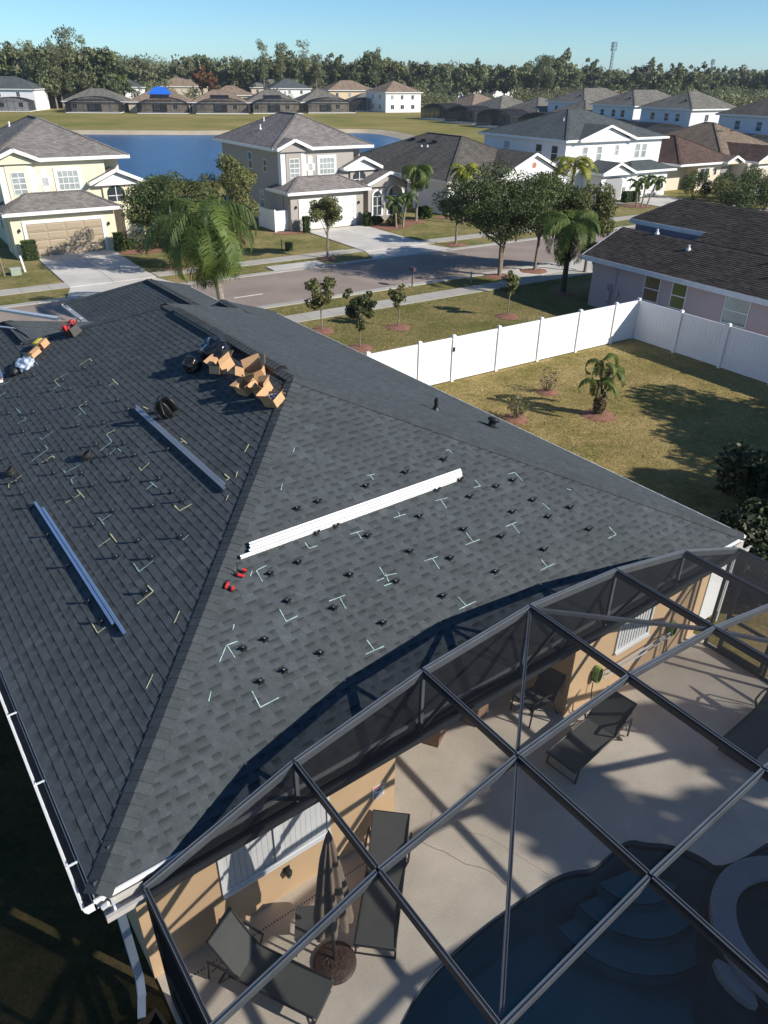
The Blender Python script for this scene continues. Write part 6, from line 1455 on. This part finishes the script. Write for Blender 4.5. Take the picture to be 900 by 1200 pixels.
def hedge(label, fr, a, b, w_, d_, h, leaf='leaf_hedge', n=1500, size=.05, seed=1, group=None, rot=0, cat='hedge', name='clipped_hedge', blobs=None):
    rs = np.random.RandomState(seed); t_ = thing(name, label, cat, fr, a, b, 0, rot=rot, group=group)
    if blobs is None:
        c = rs.uniform(-.5, .5, (n, 3)); ax = rs.randint(0, 3, n); ax[ax == 2] = 2; c[np.arange(n), ax] = np.where(rs.rand(n) < .5, -.5, .5); c[ax == 2, 2] = .5
        P_ = c * [w_, d_, h] + [0, 0, h / 2] + rs.normal(size=(n, 3)) * .03
        nr = rs.normal(size=(n, 3)); nr /= np.linalg.norm(nr, axis=1)[:, None]; t = np.cross(nr, rs.normal(size=(n, 3))); t /= np.linalg.norm(t, axis=1)[:, None]; bb = np.cross(nr, t); s = size * rs.uniform(.6, 1.3, n)[:, None]
        V = np.stack([P_ - t * s, P_ - bb * s * .6, P_ + t * s, P_ + bb * s * .6], 1); T = rs.uniform(.6, 1.4, n)
    else: V, T = leaves(blobs, n, size, rs)
    link('foliage', quads_mesh('foliage', V, T, [leaf]), t_)
    k_ = MB()
    if blobs is None: k_.box(-w_ * .44, w_ * .44, -d_ * .42, d_ * .42, 0, h * .94)
    else:
        for q_ in blobs[:8]: k_.tube([(0, 0, 0), (q_[0] * .5, q_[1] * .5, q_[2] * .6), q_[:3]], [.03, .02, .006], 5)
    k_.build('branches', 'leaf_dark' if blobs is None else 'bark_dark', t_)
    return t_

# street trees and verge plants (street grid coordinates)
make_palm('big queen palm with long hanging fronds rising behind the far end of the roof', SF, 13.0, 33.9, 4.7, nf=26, L_=3.6, ll=.95, wid=.024, trunk=.17, seed=11, droop=2.1, e_lo=-.8, nl=80, hang=.7, mulch=.7, tilt=(-.45, .1))
make_tree('bushy broadleaf tree left of the big queen palm by the yellow house drive', SF, 14.9, 46.0, 3.5, .6, 6.4, 26000, .065, 'leaf_oak', seed=21, nb=50, br=.22, trunk=.12, mulch=.8)
make_tree('loose olive green tree right of the big queen palm before the grey house', SF, 20.2, 49.6, 2.9, .5, 6.0, 16000, .07, 'leaf_olive', seed=22, nb=24, br=.28, trunk=.11)
make_tree('small round street tree on a thin pale trunk in front of the grey garage', SF, 24.4, 44.0, 1.35, 1.75, 4.2, 7000, .06, 'leaf_olive', seed=23, nb=20, br=.34, trunk=.075, mulch=.65, lean=.05)
make_palm('queen palm on a tall pale trunk left of the long dark roof', SF, 37.7, 52.7, 3.9, nf=20, L_=2.0, ll=.5, wid=.03, nl=44, trunk=.10, seed=31, droop=2.2, mulch=.9, e_lo=-.7, hang=.75)
make_palm('yellowing palm with gold fronds in front of the single storey house', SF, 40.6, 50.2, 4.0, nf=13, L_=1.7, ll=.45, wid=.06, trunk=.12, leaf='leaf_yellow', seed=32, droop=1.9, e_lo=-.3, hang=.5)
make_tree('small dark spreading tree on a pale trunk below the yellowing palm', SF, 34.6, 43.4, 1.75, 1.6, 3.6, 8000, .068, 'leaf_oak', seed=24, nb=18, br=.30, trunk=.085, ox=-.1, mulch=.75)
make_tree('big dense oak with forked trunk on the near verge, centre right', SF, 31.0, 34.45, 4.1, 1.8, 6.3, 42000, .062, 'leaf_oak', seed=25, nb=80, br=.27, trunk=.125, mulch=.9, ox=-.3, oy=.1, second_trunk=True, sparse_limbs=16)
make_tree('second oak on the verge just right of the big dense oak', SF, 33.8, 34.4, 2.6, 2.0, 6.0, 22000, .062, 'leaf_oak', seed=26, nb=50, br=.28, trunk=.10, mulch=.9, sparse_limbs=12, ox=.5)
make_palm('dark trunked palm at the front corner of the mauve house', SF, 31.4, 29.5, 3.7, nf=22, L_=2.5, ll=.65, wid=.022, trunk=.15, seed=33, droop=2.1, bark='bark_dark', e_lo=-.8, mulch=.7, hang=.85, nl=60)
make_palm('taller yellow topped palm behind the dark trunked one', SF, 36.4, 34.6, 5.9, nf=15, L_=1.9, ll=.5, wid=.03, trunk=.10, leaf='leaf_yellow', seed=34, droop=1.6, e_lo=.0, hang=.5, nl=40)
make_tree('leafy tree between the oaks and the taller palm', SF, 36.4, 32.6, 1.7, 1.6, 5.2, 12000, .068, 'leaf_olive', seed=27, nb=22, br=.33, trunk=.10)
make_palm('low palm leaning beside the mauve house wall', SF, 33.6, 28.6, 2.2, nf=12, L_=1.5, ll=.45, wid=.045, trunk=.11, seed=35, bark='bark_dark', droop=1.8)
# young magnolias on the own front lawn
for (s_, t_, R2, z0, z1, n, lab, sd_, fol) in ((16.4, 30.3, .95, .9, 2.95, 1500, 'sparse young tree, leftmost of the four on the front lawn', 41, 'leaf_olive'), (16.6, 27.2, .95, .7, 3.0, 2000, 'fuller young tree nearest the roof edge, second on the front lawn', 42, 'leaf_oak'),
                                          (19.8, 28.9, .6, .8, 2.35, 700, 'small thin young tree, third along the front lawn', 43, 'leaf_olive'), (25.6, 27.6, .6, .9, 2.4, 750, 'small thin young tree just outside the white fence', 44, 'leaf_olive')):
    make_tree(lab, SF, s_, t_, R2, z0, z1, int(n * 1.8), .06, fol, seed=sd_, nb=22, br=.26, trunk=.035, mulch=.62, sparse_limbs=13, bark='bark')
    rs_ = np.random.RandomState(sd_)
# back yard plants
rsy = np.random.RandomState(5)
yp = make_palm('small shaggy palm in a mulch ring in the back yard', SF, 20.0, 16.3, 1.75, nf=4, L_=1.15, ll=.25, wid=.018, trunk=.06, seed=36, droop=2.9, e_lo=.7, nl=44, hang=.8, mulch=.62, heads=[(-.12, .08, 1.9), (-.35, -.1, 1.25), (.30, .05, 1.55)], bark='bark_dark')
kq, kt = leaves([(0, 0, .5, .22, .22, .5)], 700, .07, rsy); link('skirt', quads_mesh('skirt', kq, kt, ['leaf_dry']), yp)
for (s_, t_, lab, sd_, R2) in ((17.2, 17.6, 'bare twiggy shrub with grey leaves in the mulch ring nearest the roof', 51, .5), (20.0, 18.9, 'bare twiggy shrub in the small mulch ring by the white fence', 52, .42)):
    rs_ = np.random.RandomState(sd_); o_ = thing('garden_shrub', lab, 'shrub', SF, s_, t_, 0)
    tw = MB()
    for i in range(22):
        a = rs_.uniform(0, 2 * PI); e_ = rs_.uniform(.7, 1.4); l_ = rs_.uniform(.5, .95); d = np.array([math.cos(a) * math.cos(e_), math.sin(a) * math.cos(e_), math.sin(e_)])
        m_ = d * l_ * .55 + [0, 0, .03]; tw.tube([(0, 0, 0), m_, m_ + (d + rs_.normal(size=3) * .3) * l_ * .45], [.014, .009, .003], 5)
        tw.tube([m_, m_ + (d + rs_.normal(size=3) * .6) * l_ * .4], [.006, .002], 4)
    tw.build('twigs', 'bark', o_); V, T = leaves([(0, 0, .6, .4, .4, .4)], 260 if sd_ == 51 else 110, .05, rs_); link('foliage', quads_mesh('foliage', V, T, ['leaf_olive' if sd_ == 51 else 'leaf_dry']), o_); mulch_ring(o_, R2, sd_)
# grey green low weeds round the near ring
hedge('low patch of green groundcover beside the twiggy shrub ring', HF, 13.6, 6.7, 1, 1, .3, n=700, size=.05, seed=61, cat='groundcover', name='groundcover', blobs=[(0, 0, .08, .5, .35, .12), (.5, .2, .08, .35, .3, .12)])
# shrubs at the right corner of the house, shade put in their leaf colour
for (u_0, v_0, sx, sy, sz, lab, sd_) in ((14.6, 2.6, 1.1, 1.2, .7, 'low dark shrub mass against the right corner of the house', 71), (16.9, 1.6, 1.2, 1.1, 1.1, 'dark leafy shrub farther right of the house corner', 72), (18.9, 2.7, 1.1, 1.1, 1.5, 'tall dark broad leaved shrub at the right frame edge', 73), (15.4, .2, 1.2, 1.0, .9, 'dark shrub beside the pool cage end', 74)):
    rs_ = np.random.RandomState(sd_); bl = [(rs_.uniform(-.6, .6) * sx, rs_.uniform(-.6, .6) * sy, rs_.uniform(.4, .95) * sz, .42 * sx, .42 * sy, .3 * sz) for _ in range(12)]
    hedge(lab, HF, u_0, v_0, 1, 1, 1, 'leaf_dark', 3600, .085, sd_, name='dark_shrub', cat='shrub', blobs=bl)
# clipped hedges and entry plants by the houses
for (s_, t_, w2, d2, h2, lab) in ((7.85, 53.1, .8, .5, 1.15, 'clipped hedge block left of the khaki garage door'), (13.45, 53.0, .6, .5, 1.15, 'clipped hedge block right of the khaki garage door'), (14.3, 53.3, .55, .5, .6, 'small low hedge beside the yellow house entry'),
                                  (27.55, 52.9, .45, .45, 1.1, 'clipped hedge column left of the white garage door'), (33.0, 52.8, .45, .45, 1.0, 'clipped hedge column right of the white garage door'),
                                  (59.3, 52.2, 1.2, .7, .95, 'round clipped hedge left of the white house porch'), (62.0, 51.6, .85, .75, .95, 'left of two clipped hedge cubes before the white porch'), (62.95, 51.4, .7, .7, .95, 'right of two clipped hedge cubes before the white porch')):
    hedge(lab, SF, s_, t_, w2, d2, h2, n=1100, size=.055, seed=int(s_ * 10))
def shrub_row(lst):
    for (s_, t_, rx, ry, h2, lab, leaf) in lst:
        rs_ = np.random.RandomState(int(s_ * 13 + t_)); bl = [(rs_.uniform(-.6, .6) * rx, rs_.uniform(-.6, .6) * ry, rs_.uniform(.35, .9) * h2, .42 * rx, .42 * ry, .28 * h2) for _ in range(10)]
        hedge(lab, SF, s_, t_, 1, 1, 1, leaf, 4200, .075, int(s_), name='garden_shrub', cat='shrub', blobs=bl)
shrub_row([(16.2, 52.6, .8, .6, .7, 'yellow green shrub by the yellow house entry path', 'leaf_olive'), (17.6, 51.5, .9, .6, .7, 'low shrub under the broadleaf tree at the entry bed', 'leaf_hedge'), (35.2, 52.0, .9, .7, .9, 'yellow green shrub in the bed under the arched window', 'leaf_olive'), (33.9, 53.0, .6, .5, .6, 'small green shrub at the grey house porch', 'leaf_hedge'),
           (39.2, 53.6, .8, .6, .9, 'green shrub between the queen palm and the side wall', 'leaf_hedge'), (43.5, 52.6, 1.3, .6, .9, 'dark shrub under the yellowing palm by the white wall', 'leaf_oak'), (46.5, 52.0, 1.3, .7, 1.1, 'dark shrub behind the big oak', 'leaf_oak'),
           (69.8, 49.8, 1.7, 1.4, 2.3, 'round dark shrub at the right end of the white house drive', 'leaf_oak'), (70.6, 47.2, 1.9, 1.5, 2.4, 'broad shrub right of the white house drive, first of the long hedge', 'leaf_oak'), (68.4, 44.8, 1.9, 1.6, 2.2, 'grey green street shrub above the mauve roof, leftmost', 'leaf_olive'),
           (66.8, 42.4, 1.8, 1.5, 2.1, 'grey green street shrub closest over the mauve roof ridge', 'leaf_oak'), (69.8, 42.0, 2.0, 1.6, 2.2, 'grey green street shrub above the mauve roof, third from left', 'leaf_oak'), (72.9, 43.6, 2.0, 1.8, 2.3, 'grey green street shrub above the mauve roof, fourth from left', 'leaf_olive'), (76.5, 44.5, 2.2, 1.8, 2.4, 'grey green street shrub above the mauve roof, at the frame edge', 'leaf_oak'), (73.4, 47.6, 1.8, 1.5, 2.6, 'dark shrub in front of the brown roofed house', 'leaf_oak'), (77.5, 48.5, 2.0, 1.6, 2.5, 'dark shrub before the porch of the brown roofed house', 'leaf_oak')])
for (s_, t_, h_, lab, sd_, dx) in ((60.4, 49.0, 2.2, 'left of three small palms before the white house', 81, -.35), (60.9, 48.8, 2.5, 'middle of three small palms before the white house', 82, .15), (61.4, 48.6, 2.3, 'right leaning one of three small palms before the white house', 83, .9), (34.7, 51.2, 2.0, 'left of two small palms under the arched window', 84, -.2), (35.2, 51.0, 2.3, 'right of two small palms under the arched window', 85, .4), (82.5, 48.5, 2.6, 'small palm before the brown roofed house, left', 86, 0), (85, 48.6, 2.8, 'small palm before the brown roofed house, right', 87, .1)):
    make_palm(lab, SF, s_, t_, h_, nf=9, L_=1.1, ll=.35, wid=.07, trunk=.075, seed=sd_, nl=14, tilt=(dx, 0), droop=1.6)

# trees out of the picture to the right whose shade lies across the yard and the deck
for (x_, y_, R2, z0, z1, lab, sd_, n_) in ((20.4, 19.9, 4.8, 2.2, 7.6, 'oak beyond the right frame edge shading the back yard', 91, 9500), (24.6, 16.6, 3.2, 3.0, 8.0, 'larger oak right of the frame shading the yard edge', 92, 9000), (18.6, 14.6, 2.0, 4.6, 7.4, 'tree right of the frame shading the lawn by the roof', 93, 6000),
                                      (19.0, .9, 2.6, 5.6, 10.4, 'tall tree beyond the cage shading the spa', 94, 8500), (16.2, -.9, 2.3, 5.2, 9.0, 'tree beyond the far side of the pool', 95, 6500), (18.6, 4.6, 1.5, 5.6, 8.6, 'slim tree beyond the cage end at the right', 96, 2600), (13.6, -1.7, 1.5, 5.4, 8.6, 'tree behind the near end of the pool cage', 97, 2400), (16.7, 1.6, 1.2, 6.2, 9.2, 'small crowned tree farther behind the pool', 98, 1500)):
    make_tree(lab, WF, x_, y_, R2, z0, z1, n_, .14, 'leaf_oak', seed=sd_, nb=20, br=.26, trunk=.16)
# trees to the left out of frame keep the side lawn in shade
for (x_, y_, R2, z1, lab, sd_) in ((3.8, -8.5, 3.0, 9.0, 'tree behind the camera shading the side lawn', 101), (-1.5, -3.5, 2.4, 6.5, 'tree below and behind the camera by the side lawn', 102)):
    make_tree(lab, WF, x_, y_, R2, 2.5, z1, 8000, .14, 'leaf_oak', seed=sd_, nb=24, br=.3, trunk=.18)

# ------------------------------------------------------------ far woods
def tree_quads(rs, R_, Hh, zc, n, size, nb=12, br=.34):
    return leaves(crown_blobs(rs, R_, Hh, zc, nb, br), n, size, rs, .5, .8)
rs = np.random.RandomState(77)
fv = []
for i in range(7):
    h = (13, 15, 17, 14, 19, 12, 16)[i]; R2 = (4.5, 5, 4.2, 5.5, 3.6, 5.2, 4.4)[i]
    V, T = tree_quads(rs, R2, h * .8, h * .55, 1500, .42, 20, .30)
    me = quads_mesh('crown', V, T, [('leaf_far', 'leaf_far2')[i % 2]])
    tk = MB().tube([(0, 0, 0), (.2, 0, h * .4), (0, .1, h * .8)], [.35, .28, .08], 6).mesh('trunk', ['bark'])
    fv.append((me, tk, h))
V, T = [], []
pine = []
for i in range(3):   # tall pines: bare trunk and ragged top clumps
    h = (22, 25, 20)[i]; bl = [(rs.uniform(-2.0, 2.0), rs.uniform(-2.0, 2.0), h * rs.uniform(.38, 1.0), 1.5, 1.5, 1.5) for _ in range(26)]
    V, T = leaves(bl, 1700, .30, rs); pine.append((quads_mesh('crown', V, T, ['leaf_far2']), MB().tube([(0, 0, 0), (.2, 0, h * .5), (0, .1, h * .98)], [.32, .24, .08], 6).mesh('trunk', ['bark']), h))
def far_tree(kind, x, y, s, label, group, mat_=None, cat='tree', name='far_tree'):
    me, tk, h = kind; t_ = thing(name, label, cat, WF, x, y, 0, rot=rs.uniform(0, 6.28), group=group); t_.scale = (s, s, s * rs.uniform(.9, 1.1))
    if mat_: me = me.copy(); me.materials[0] = M[mat_]
    link('crown', me, t_); link('trunk', tk, t_); return t_
# height for a wanted top pixel: H = 10.5 + (hor - y) / 861 * D
def wanted(xp, yp, D): return (xp - 456) / 861.0 * D * 1.0 / .8590 * .859, D
top_prof = [(-60, 56), (0, 52), (30, 56), (60, 50), (100, 62), (140, 66), (200, 68), (250, 70), (300, 68), (340, 62), (400, 72), (430, 66), (470, 74), (520, 72), (560, 74), (600, 74), (640, 66), (680, 76), (720, 78), (760, 76), (800, 78), (850, 76), (900, 74), (960, 74)]
def top_at(xp):
    for (a, ya), (b, yb) in zip(top_prof, top_prof[1:]):
        if a <= xp <= b: return ya + (yb - ya) * (xp - a) / (b - a)
    return 75
count = 0
for xp in range(-50, 960, 11):
    D = rs.uniform(330, 400) if xp > 130 else rs.uniform(262, 300)
    yt = top_at(xp) + rs.uniform(-1, 5); hor = 87 + (xp - 450) * .013; Hh = max(6, (10.5 + (hor - yt) / 1167.0 * D) * 1.18)
    k_ = fv[rs.randint(7)]; s = Hh / (k_[2] * .97)
    x_ = (xp - 452) / 1002.0 * D
    far_tree(k_, x_, D, s, 'broad green tree in the long treeline on the horizon', 'trees of the far treeline')
for (xp, yp, D, kind, lab) in ((30, 58, 265, 0, 'tall pine standing over the left end of the far woods'), (62, 50, 262, 1, 'tall ragged pine, highest at the left of the far woods'), (78, 50, 268, 2, 'tall ragged pine just right of the highest left one'), (96, 54, 272, 0, 'tall pine right of the ragged pair at the left'),
                               (304, 52, 330, 1, 'tallest thin pine in the middle left of the treeline'), (326, 59, 335, 2, 'bare topped tall pine right of the tallest one'), (352, 57, 338, 0, 'tall airy tree above the grey hip roof'), (366, 61, 332, 2, 'tall airy tree beside the one above the grey hip roof'), (436, 60, 340, 1, 'brownish tall tree above the white two storey far house'), (640, 64, 345, 0, 'tall tree left of the radio tower'), (628, 66, 345, 2, 'tall tree farther left of the radio tower')):
    k_ = pine[kind]; hor = 87; Hh = 10.5 + (hor - yp) / 1167.0 * D; far_tree(k_, (xp - 452) / 1002.0 * D, D, Hh / k_[2], lab, None, name='pine_tree')
for (xp, yp, D, R2, m_, lab) in ((230, 64, 318, .85, 'leaf_rust', 'rust brown cypress standing in the far treeline, left one'), (243, 72, 316, .7, 'leaf_rust', 'rust brown cypress in the far treeline, right one'), (763, 76, 350, .85, 'leaf_rust', 'brownish tree in the treeline at the right'), (690, 100, 240, .75, 'leaf_yellowish', 'golden brown low tree behind the back row houses'), (665, 103, 236, .6, 'leaf_yellowish', 'smaller golden brown tree left of the other behind the back row')):
    if m_ == 'leaf_yellowish' and m_ not in M: M[m_] = leaf_mat('golden leaves', (.19, .15, .045), (.14, .12, .045), .15)
    k_ = fv[4]; Hh = max(5, 10.5 + (87 - yp) / 1167.0 * D); far_tree(k_, (xp - 452) / 1002.0 * D, D, Hh / k_[2] * (1 if m_ == 'leaf_rust' else .9), lab, None, m_, name='autumn_tree')
# mass of the woods behind and the scrub among the far roofs: nobody could count them
def wood(name, pts, label, leaf, n_per, size):
    Vs, Ts = [], []; base = [tree_quads(rs, 1.0, 1.7, .95, n_per, size, 9, .42) for _ in range(10)]
    for (x, y, Hh, R2) in pts:
        V, T = base[rs.randint(10)]; Vs.append(V * [R2, R2, Hh / 1.9] + [x, y, 0]); Ts.append(T * rs.uniform(.65, 1.25))
    o = link(name, quads_mesh(name, np.concatenate(Vs), np.concatenate(Ts), [leaf])); return tag(o, label, 'woods', kind='stuff')
pts = []
for _ in range(620):
    D = rs.uniform(400, 640); xp = rs.uniform(-80, 980); yt = top_at(xp) + rs.uniform(0, 7); Hh = max(6, (10.5 + (87 - yt) / 1167.0 * D) * 1.12); pts.append(((xp - 452) / 1002.0 * D, D, min(Hh, 26), rs.uniform(5, 8)))
wood('far_woods', pts, 'continuous dark green woods filling the horizon behind the far houses', 'leaf_far', 260, .065)
pts = []
HOUSES_XY = [(-113, 246), (-86, 244), (-67, 245), (-50, 248), (-35, 254), (-20, 262), (-13, 292), (4.5, 268), (-118, 300), (-96, 305), (-80, 330), (-60, 325), (-47, 335), (-37, 320), (-2, 350), (38, 380), (52, 385), (95, 330)]
for _ in range(900):
    x, y = rs.uniform(-190, 230), rs.uniform(262, 400)
    if y < 262 + max(0, (x + 20)) * .0 or any(abs(x - hx) < 12 and -14 < y - hy < 15 for hx, hy in HOUSES_XY): continue
    if any(abs(x * hy / y - hx) < 9 and y < hy and y > 262 for hx, hy in HOUSES_XY[8:]) and rs.rand() < .8: continue
    pts.append((x, y, rs.uniform(5, 9.5), rs.uniform(3, 5)))
wood('understory_trees', pts, 'bushy mid height green trees among the far roofs', 'leaf_far2', 300, .075)
pts = []
for _ in range(520):
    s_, t0 = rs.uniform(110, 330), rs.uniform(95, 300); p = SF.w(s_, t0)
    if p.y < 150 or p.x < 62 or (s_ < 162 and 60 < t0 < 150): continue
    if math.hypot(p.x - 40, p.y - 200) < 38: continue
    pts.append((p.x, p.y, rs.uniform(5, 9), rs.uniform(3, 5)))
wood('right_understory_trees', pts, 'bushy green trees behind the back row houses on the right', 'leaf_far2', 300, .075)
for (x_, y_, R2, z1, lab, sd_) in ((-104, 262, 7, 14, 'broad oak between the white far left house and the first grey roofed one', 111), (-95, 268, 6, 13, 'broad oak behind the first grey roofed far house', 112), (-84, 262, 4.5, 9, 'dark oak right behind the first grey roofed far house', 113), (-112, 275, 7, 15, 'broad oak behind the white far left house', 114)):
    make_tree(lab, WF, x_, y_, R2, 1.5, z1, 3200, .40, 'leaf_far', seed=sd_, nb=22, br=.32, trunk=.35)
make_palm('single far palm above the gap between the grey and the blue covered roofs', WF, -85, 270, 8.5, nf=14, L_=2.6, ll=.8, wid=.2, trunk=.3, seed=120, nl=9)
for i, (x_, y_) in enumerate(((38, 218), (47, 214), (60, 205))): make_palm(('pale green palm behind the dark pool homes, leftmost', 'pale green palm behind the dark pool homes, middle one', 'pale green palm behind the dark pool homes, right one')[i], WF, x_, y_, 4.0, nf=14, L_=2.6, ll=.8, wid=.2, trunk=.25, seed=121 + i, nl=9)

# blades of grass standing on the nearer lawns
def grass_blades(name, label, boxes, n, seed, size=.035):
    rs = np.random.RandomState(seed); ar = np.array([(b[1] - b[0]) * (b[3] - b[2]) for b in boxes]); idx = rs.choice(len(boxes), n, p=ar / ar.sum()); bx = np.array(boxes)[idx]
    s_ = rs.uniform(bx[:, 0], bx[:, 1]); t_ = rs.uniform(bx[:, 2], bx[:, 3])
    A_ = np.array(SF.a); B_ = np.array(SF.b); c = s_[:, None] * A_ + t_[:, None] * B_; c[:, 2] = .004
    a = rs.uniform(0, 2 * np.pi, n); w_ = np.stack([np.cos(a), np.sin(a), np.zeros(n)], 1) * (size * rs.uniform(.5, 1.3, n))[:, None]
    l = rs.normal(size=(n, 3)) * .4; l[:, 2] = rs.uniform(.5, 1.1, n); l *= (size * 1.3)
    V = np.stack([c - w_, c + w_, c + w_ * .25 + l, c - w_ * .25 + l], 1)
    patch = np.sin(s_ * .9 + 1.3 * np.sin(t_ * .7)) + np.sin(t_ * 1.3 + 2 * np.sin(s_ * .5)) + rs.normal(size=n) * .9
    o = link(name, quads_mesh(name, V, rs.uniform(.55, 1.45, n), ['blade_straw', 'blade_green'], (patch > .9).astype(int))); return tag(o, label, 'grass', kind='stuff')
grass_blades('grass', 'short dry grass blades of the fenced back yard', [(13, 28, 7, 21.6)], 120000, 201, .018)
grass_blades('grass', 'grass blades of the front lawn and verge', [(14, 31, 23.5, 31.9), (14, 31, 33.5, 35.0)], 70000, 202, .018)
# ------------------------------------------------------------ white fence round the back yard
fence = thing('vinyl_fence', 'tall white vinyl privacy fence with capped posts round the back yard', 'fence', SF, 28.2, 21.8)
FH = 1.80
pm = MB(); pm.box(-.065, .065, -.065, .065, 0, 1.84); pm.hexa([(-.08, -.08, 1.84), (.08, -.08, 1.84), (.08, .08, 1.84), (-.08, .08, 1.84)], [(-.05, -.05, 1.90), (.05, -.05, 1.90), (.05, .05, 1.90), (-.05, .05, 1.90)])
pmesh = pm.mesh('post', 'vinyl')
def fpanel(L_):
    b_ = MB(); b_.box(-L_ / 2, L_ / 2, -.022, .022, .05, .20); b_.box(-L_ / 2, L_ / 2, -.022, .022, 1.66, 1.80); n = max(3, int(round((L_ - .02) / .178))); st = L_ / n
    for i in range(n):
        x0, x1 = -L_ / 2 + i * st, -L_ / 2 + (i + 1) * st
        b_.hexa([(x0 + .004, -.012, .20), (x1 - .004, -.012, .20), (x1 - .001, 0, .20), (x1 - .004, .012, .20), (x0 + .004, .012, .20), (x0 + .001, 0, .20)], [(x0 + .004, -.012, 1.66), (x1 - .004, -.012, 1.66), (x1 - .001, 0, 1.66), (x1 - .004, .012, 1.66), (x0 + .004, .012, 1.66), (x0 + .001, 0, 1.66)], t=1.)
    return b_.mesh('panel', 'vinyl')
fcache = {}
def run(p0, d, lens_):
    x, y = p0; link('post', pmesh, fence, (x, y, 0))
    for L_ in lens_:
        key = round(L_, 2); fcache.setdefault(key, fpanel(L_ - .13)); nx, ny = x + d[0] * L_, y + d[1] * L_
        link('panel', fcache[key], fence, ((x + nx) / 2, (y + ny) / 2, 0), (0, 0, math.atan2(d[1], d[0]))); link('post', pmesh, fence, (nx, ny, 0)); x, y = nx, ny
    return x, y
fd2 = R(-90 - .0); 
run((0, 0), (-1, 0), [1.50, 2.24, 2.30, 2.30, 2.30, 1.62, 2.3, 2.3]); run((0, 0), (math.cos(R(-90)), math.sin(R(-90))), [2.32] * 14)
MB().box(-10.70, -10.60, -.09, -.066, 1.25, 1.42).build('gate_latch', 'black', fence)
# small white fence by the grey house, utility boxes, posts, lamp
sf = thing('vinyl_fence', 'short white vinyl screen fence at the left side of the grey garage', 'fence', SF, 25.6, 54.2)
for i in range(4): MB().box(i * .38 + .004, i * .38 + .376, -.02, .02, .05, 1.5).build('board', 'vinyl', sf)
for i in range(6): MB().box(-.02, .02, .05 + i * .45 + .004, .05 + i * .45 + .446, .05, 1.5).build('board', 'vinyl', sf)
for x_, y_ in ((0, 0), (1.54, 0), (0, 2.8)): MB().box(x_ - .06, x_ + .06, y_ - .06, y_ + .06, 0, 1.6).build('post', 'vinyl', sf)
ub = thing('utility_box', 'small grey green utility box on the lawn before the yellow house', 'utility box', SF, 6.25, 49.4); MB().box(-.28, .28, -.22, .22, 0, .35).build('cabinet', mat('utility green grey', (.30, .34, .27), .6), ub); MB().box(-.30, .30, -.24, .24, .351, .39).build('lid', mat('utility pale', (.42, .44, .38), .6), ub)
wp = thing('marker_post', 'white square post leaning slightly beside the utility box', 'post', SF, 6.85, 49.9); MB().beam((0, 0, 0), (-.10, 0, .95), .10, .10, up=(0, 1, 0)).build('shaft', 'vinyl', wp)
lp = thing('timber_pole', 'thin brown pole at the left frame edge before the yellow house', 'pole', SF, 5.6, 49.3); MB().tube([(0, 0, 0), (-.12, 0, 2.4)], .055, 8).build('shaft', 'bark', lp)
for s_, t0, lab in ((28.4, 34.0, 'green utility marker post on the near verge, left one'), (29.2, 32.2, 'green utility marker post on the near verge, right one')):
    o_ = thing('marker_post', lab, 'post', SF, s_, t0); MB().tube([(0, 0, 0), (0, 0, .62)], .045, 8).lathe([(.06, .60), (.05, .66)], 8).build('shaft', mat('marker green', (.25, .38, .33), .6) if t0 > 33 else bpy.data.materials['marker green'], o_)
mb_ = thing('mailbox', 'dark mailbox on a short post at the far kerb', 'mailbox', SF, 24.9, 35.0); MB().tube([(0, 0, 0), (0, 0, .9)], .04, 6).build('post', 'bark_dark', mb_); MB().box(-.1, .1, -.22, .22, .9, 1.12).build('box', mat('dark plum paint', (.06, .035, .06), .5), mb_)
tr = thing('lawn_box', 'dark green utility box in the grass left of the small round street tree', 'utility box', SF, 23.4, 47.6); MB().box(-.2, .2, -.2, .2, 0, .55).build('cabinet', 'leaf_dark', tr); MB().tube([(-.5, .1, 0), (-.5, .1, .75)], .03, 6).build('stake', 'bark_dark', tr)
la = thing('street_lamp', 'street lamp with a lantern before the brown roofed house', 'street lamp', SF, 76.5, 46.5); MB().tube([(0, 0, 0), (0, 0, 4.1)], [.08, .05], 8).build('post', 'bark_dark', la); MB().lathe([(.08, 4.1), (.2, 4.15), (.24, 4.5), (.05, 4.75)], 10).build('lantern', 'stone', la)
# storm drain lip at the far kerb and a driveway lawn item
dd = MB(); dd.X = Matrix.Rotation(SF.az, 4, 'Z'); dd.box(19.8, 23.4, 42.45, 43.7, .0, .06); tag(dd.build('kerb_inlet', 'concrete'), kind='structure'); dd = MB(); dd.X = Matrix.Rotation(SF.az, 4, 'Z'); dd.box(20.0, 23.2, 42.40, 42.46, .001, .045); tag(dd.build('drain_opening', 'rubber'), kind='structure')
pk = thing('pumpkin', 'small orange pumpkin at the yellow house entry', 'pumpkin', SF, 14.5, 53.9); MB().lathe([(.03, 0), (.16, .04), (.2, .13), (.15, .22), (.04, .24)], 12).build('gourd', mat('orange pumpkin', (.60, .16, .02), .5), pk)

# ------------------------------------------------------------ haze: one closed box of thin air round everything
hz_m = bpy.data.materials.new('thin air'); hz_m.use_nodes = True; n_ = hz_m.node_tree
for x in list(n_.nodes):
    if x.type == 'BSDF_PRINCIPLED': n_.nodes.remove(x)
pv_ = n_.nodes.new('ShaderNodeVolumePrincipled'); pv_.inputs['Color'].default_value = (.80, .88, 1.0, 1); pv_.inputs['Density'].default_value = .00016; pv_.inputs['Anisotropy'].default_value = .2
n_.links.new(pv_.outputs[0], n_.nodes['Material Output'].inputs['Volume'])
M['haze'] = hz_m
tag(MB().box(-2700, 2700, -400, 3700, -3.2, 46).build('haze', 'haze'), 'thin pale air over the whole place', 'haze', kind='stuff')
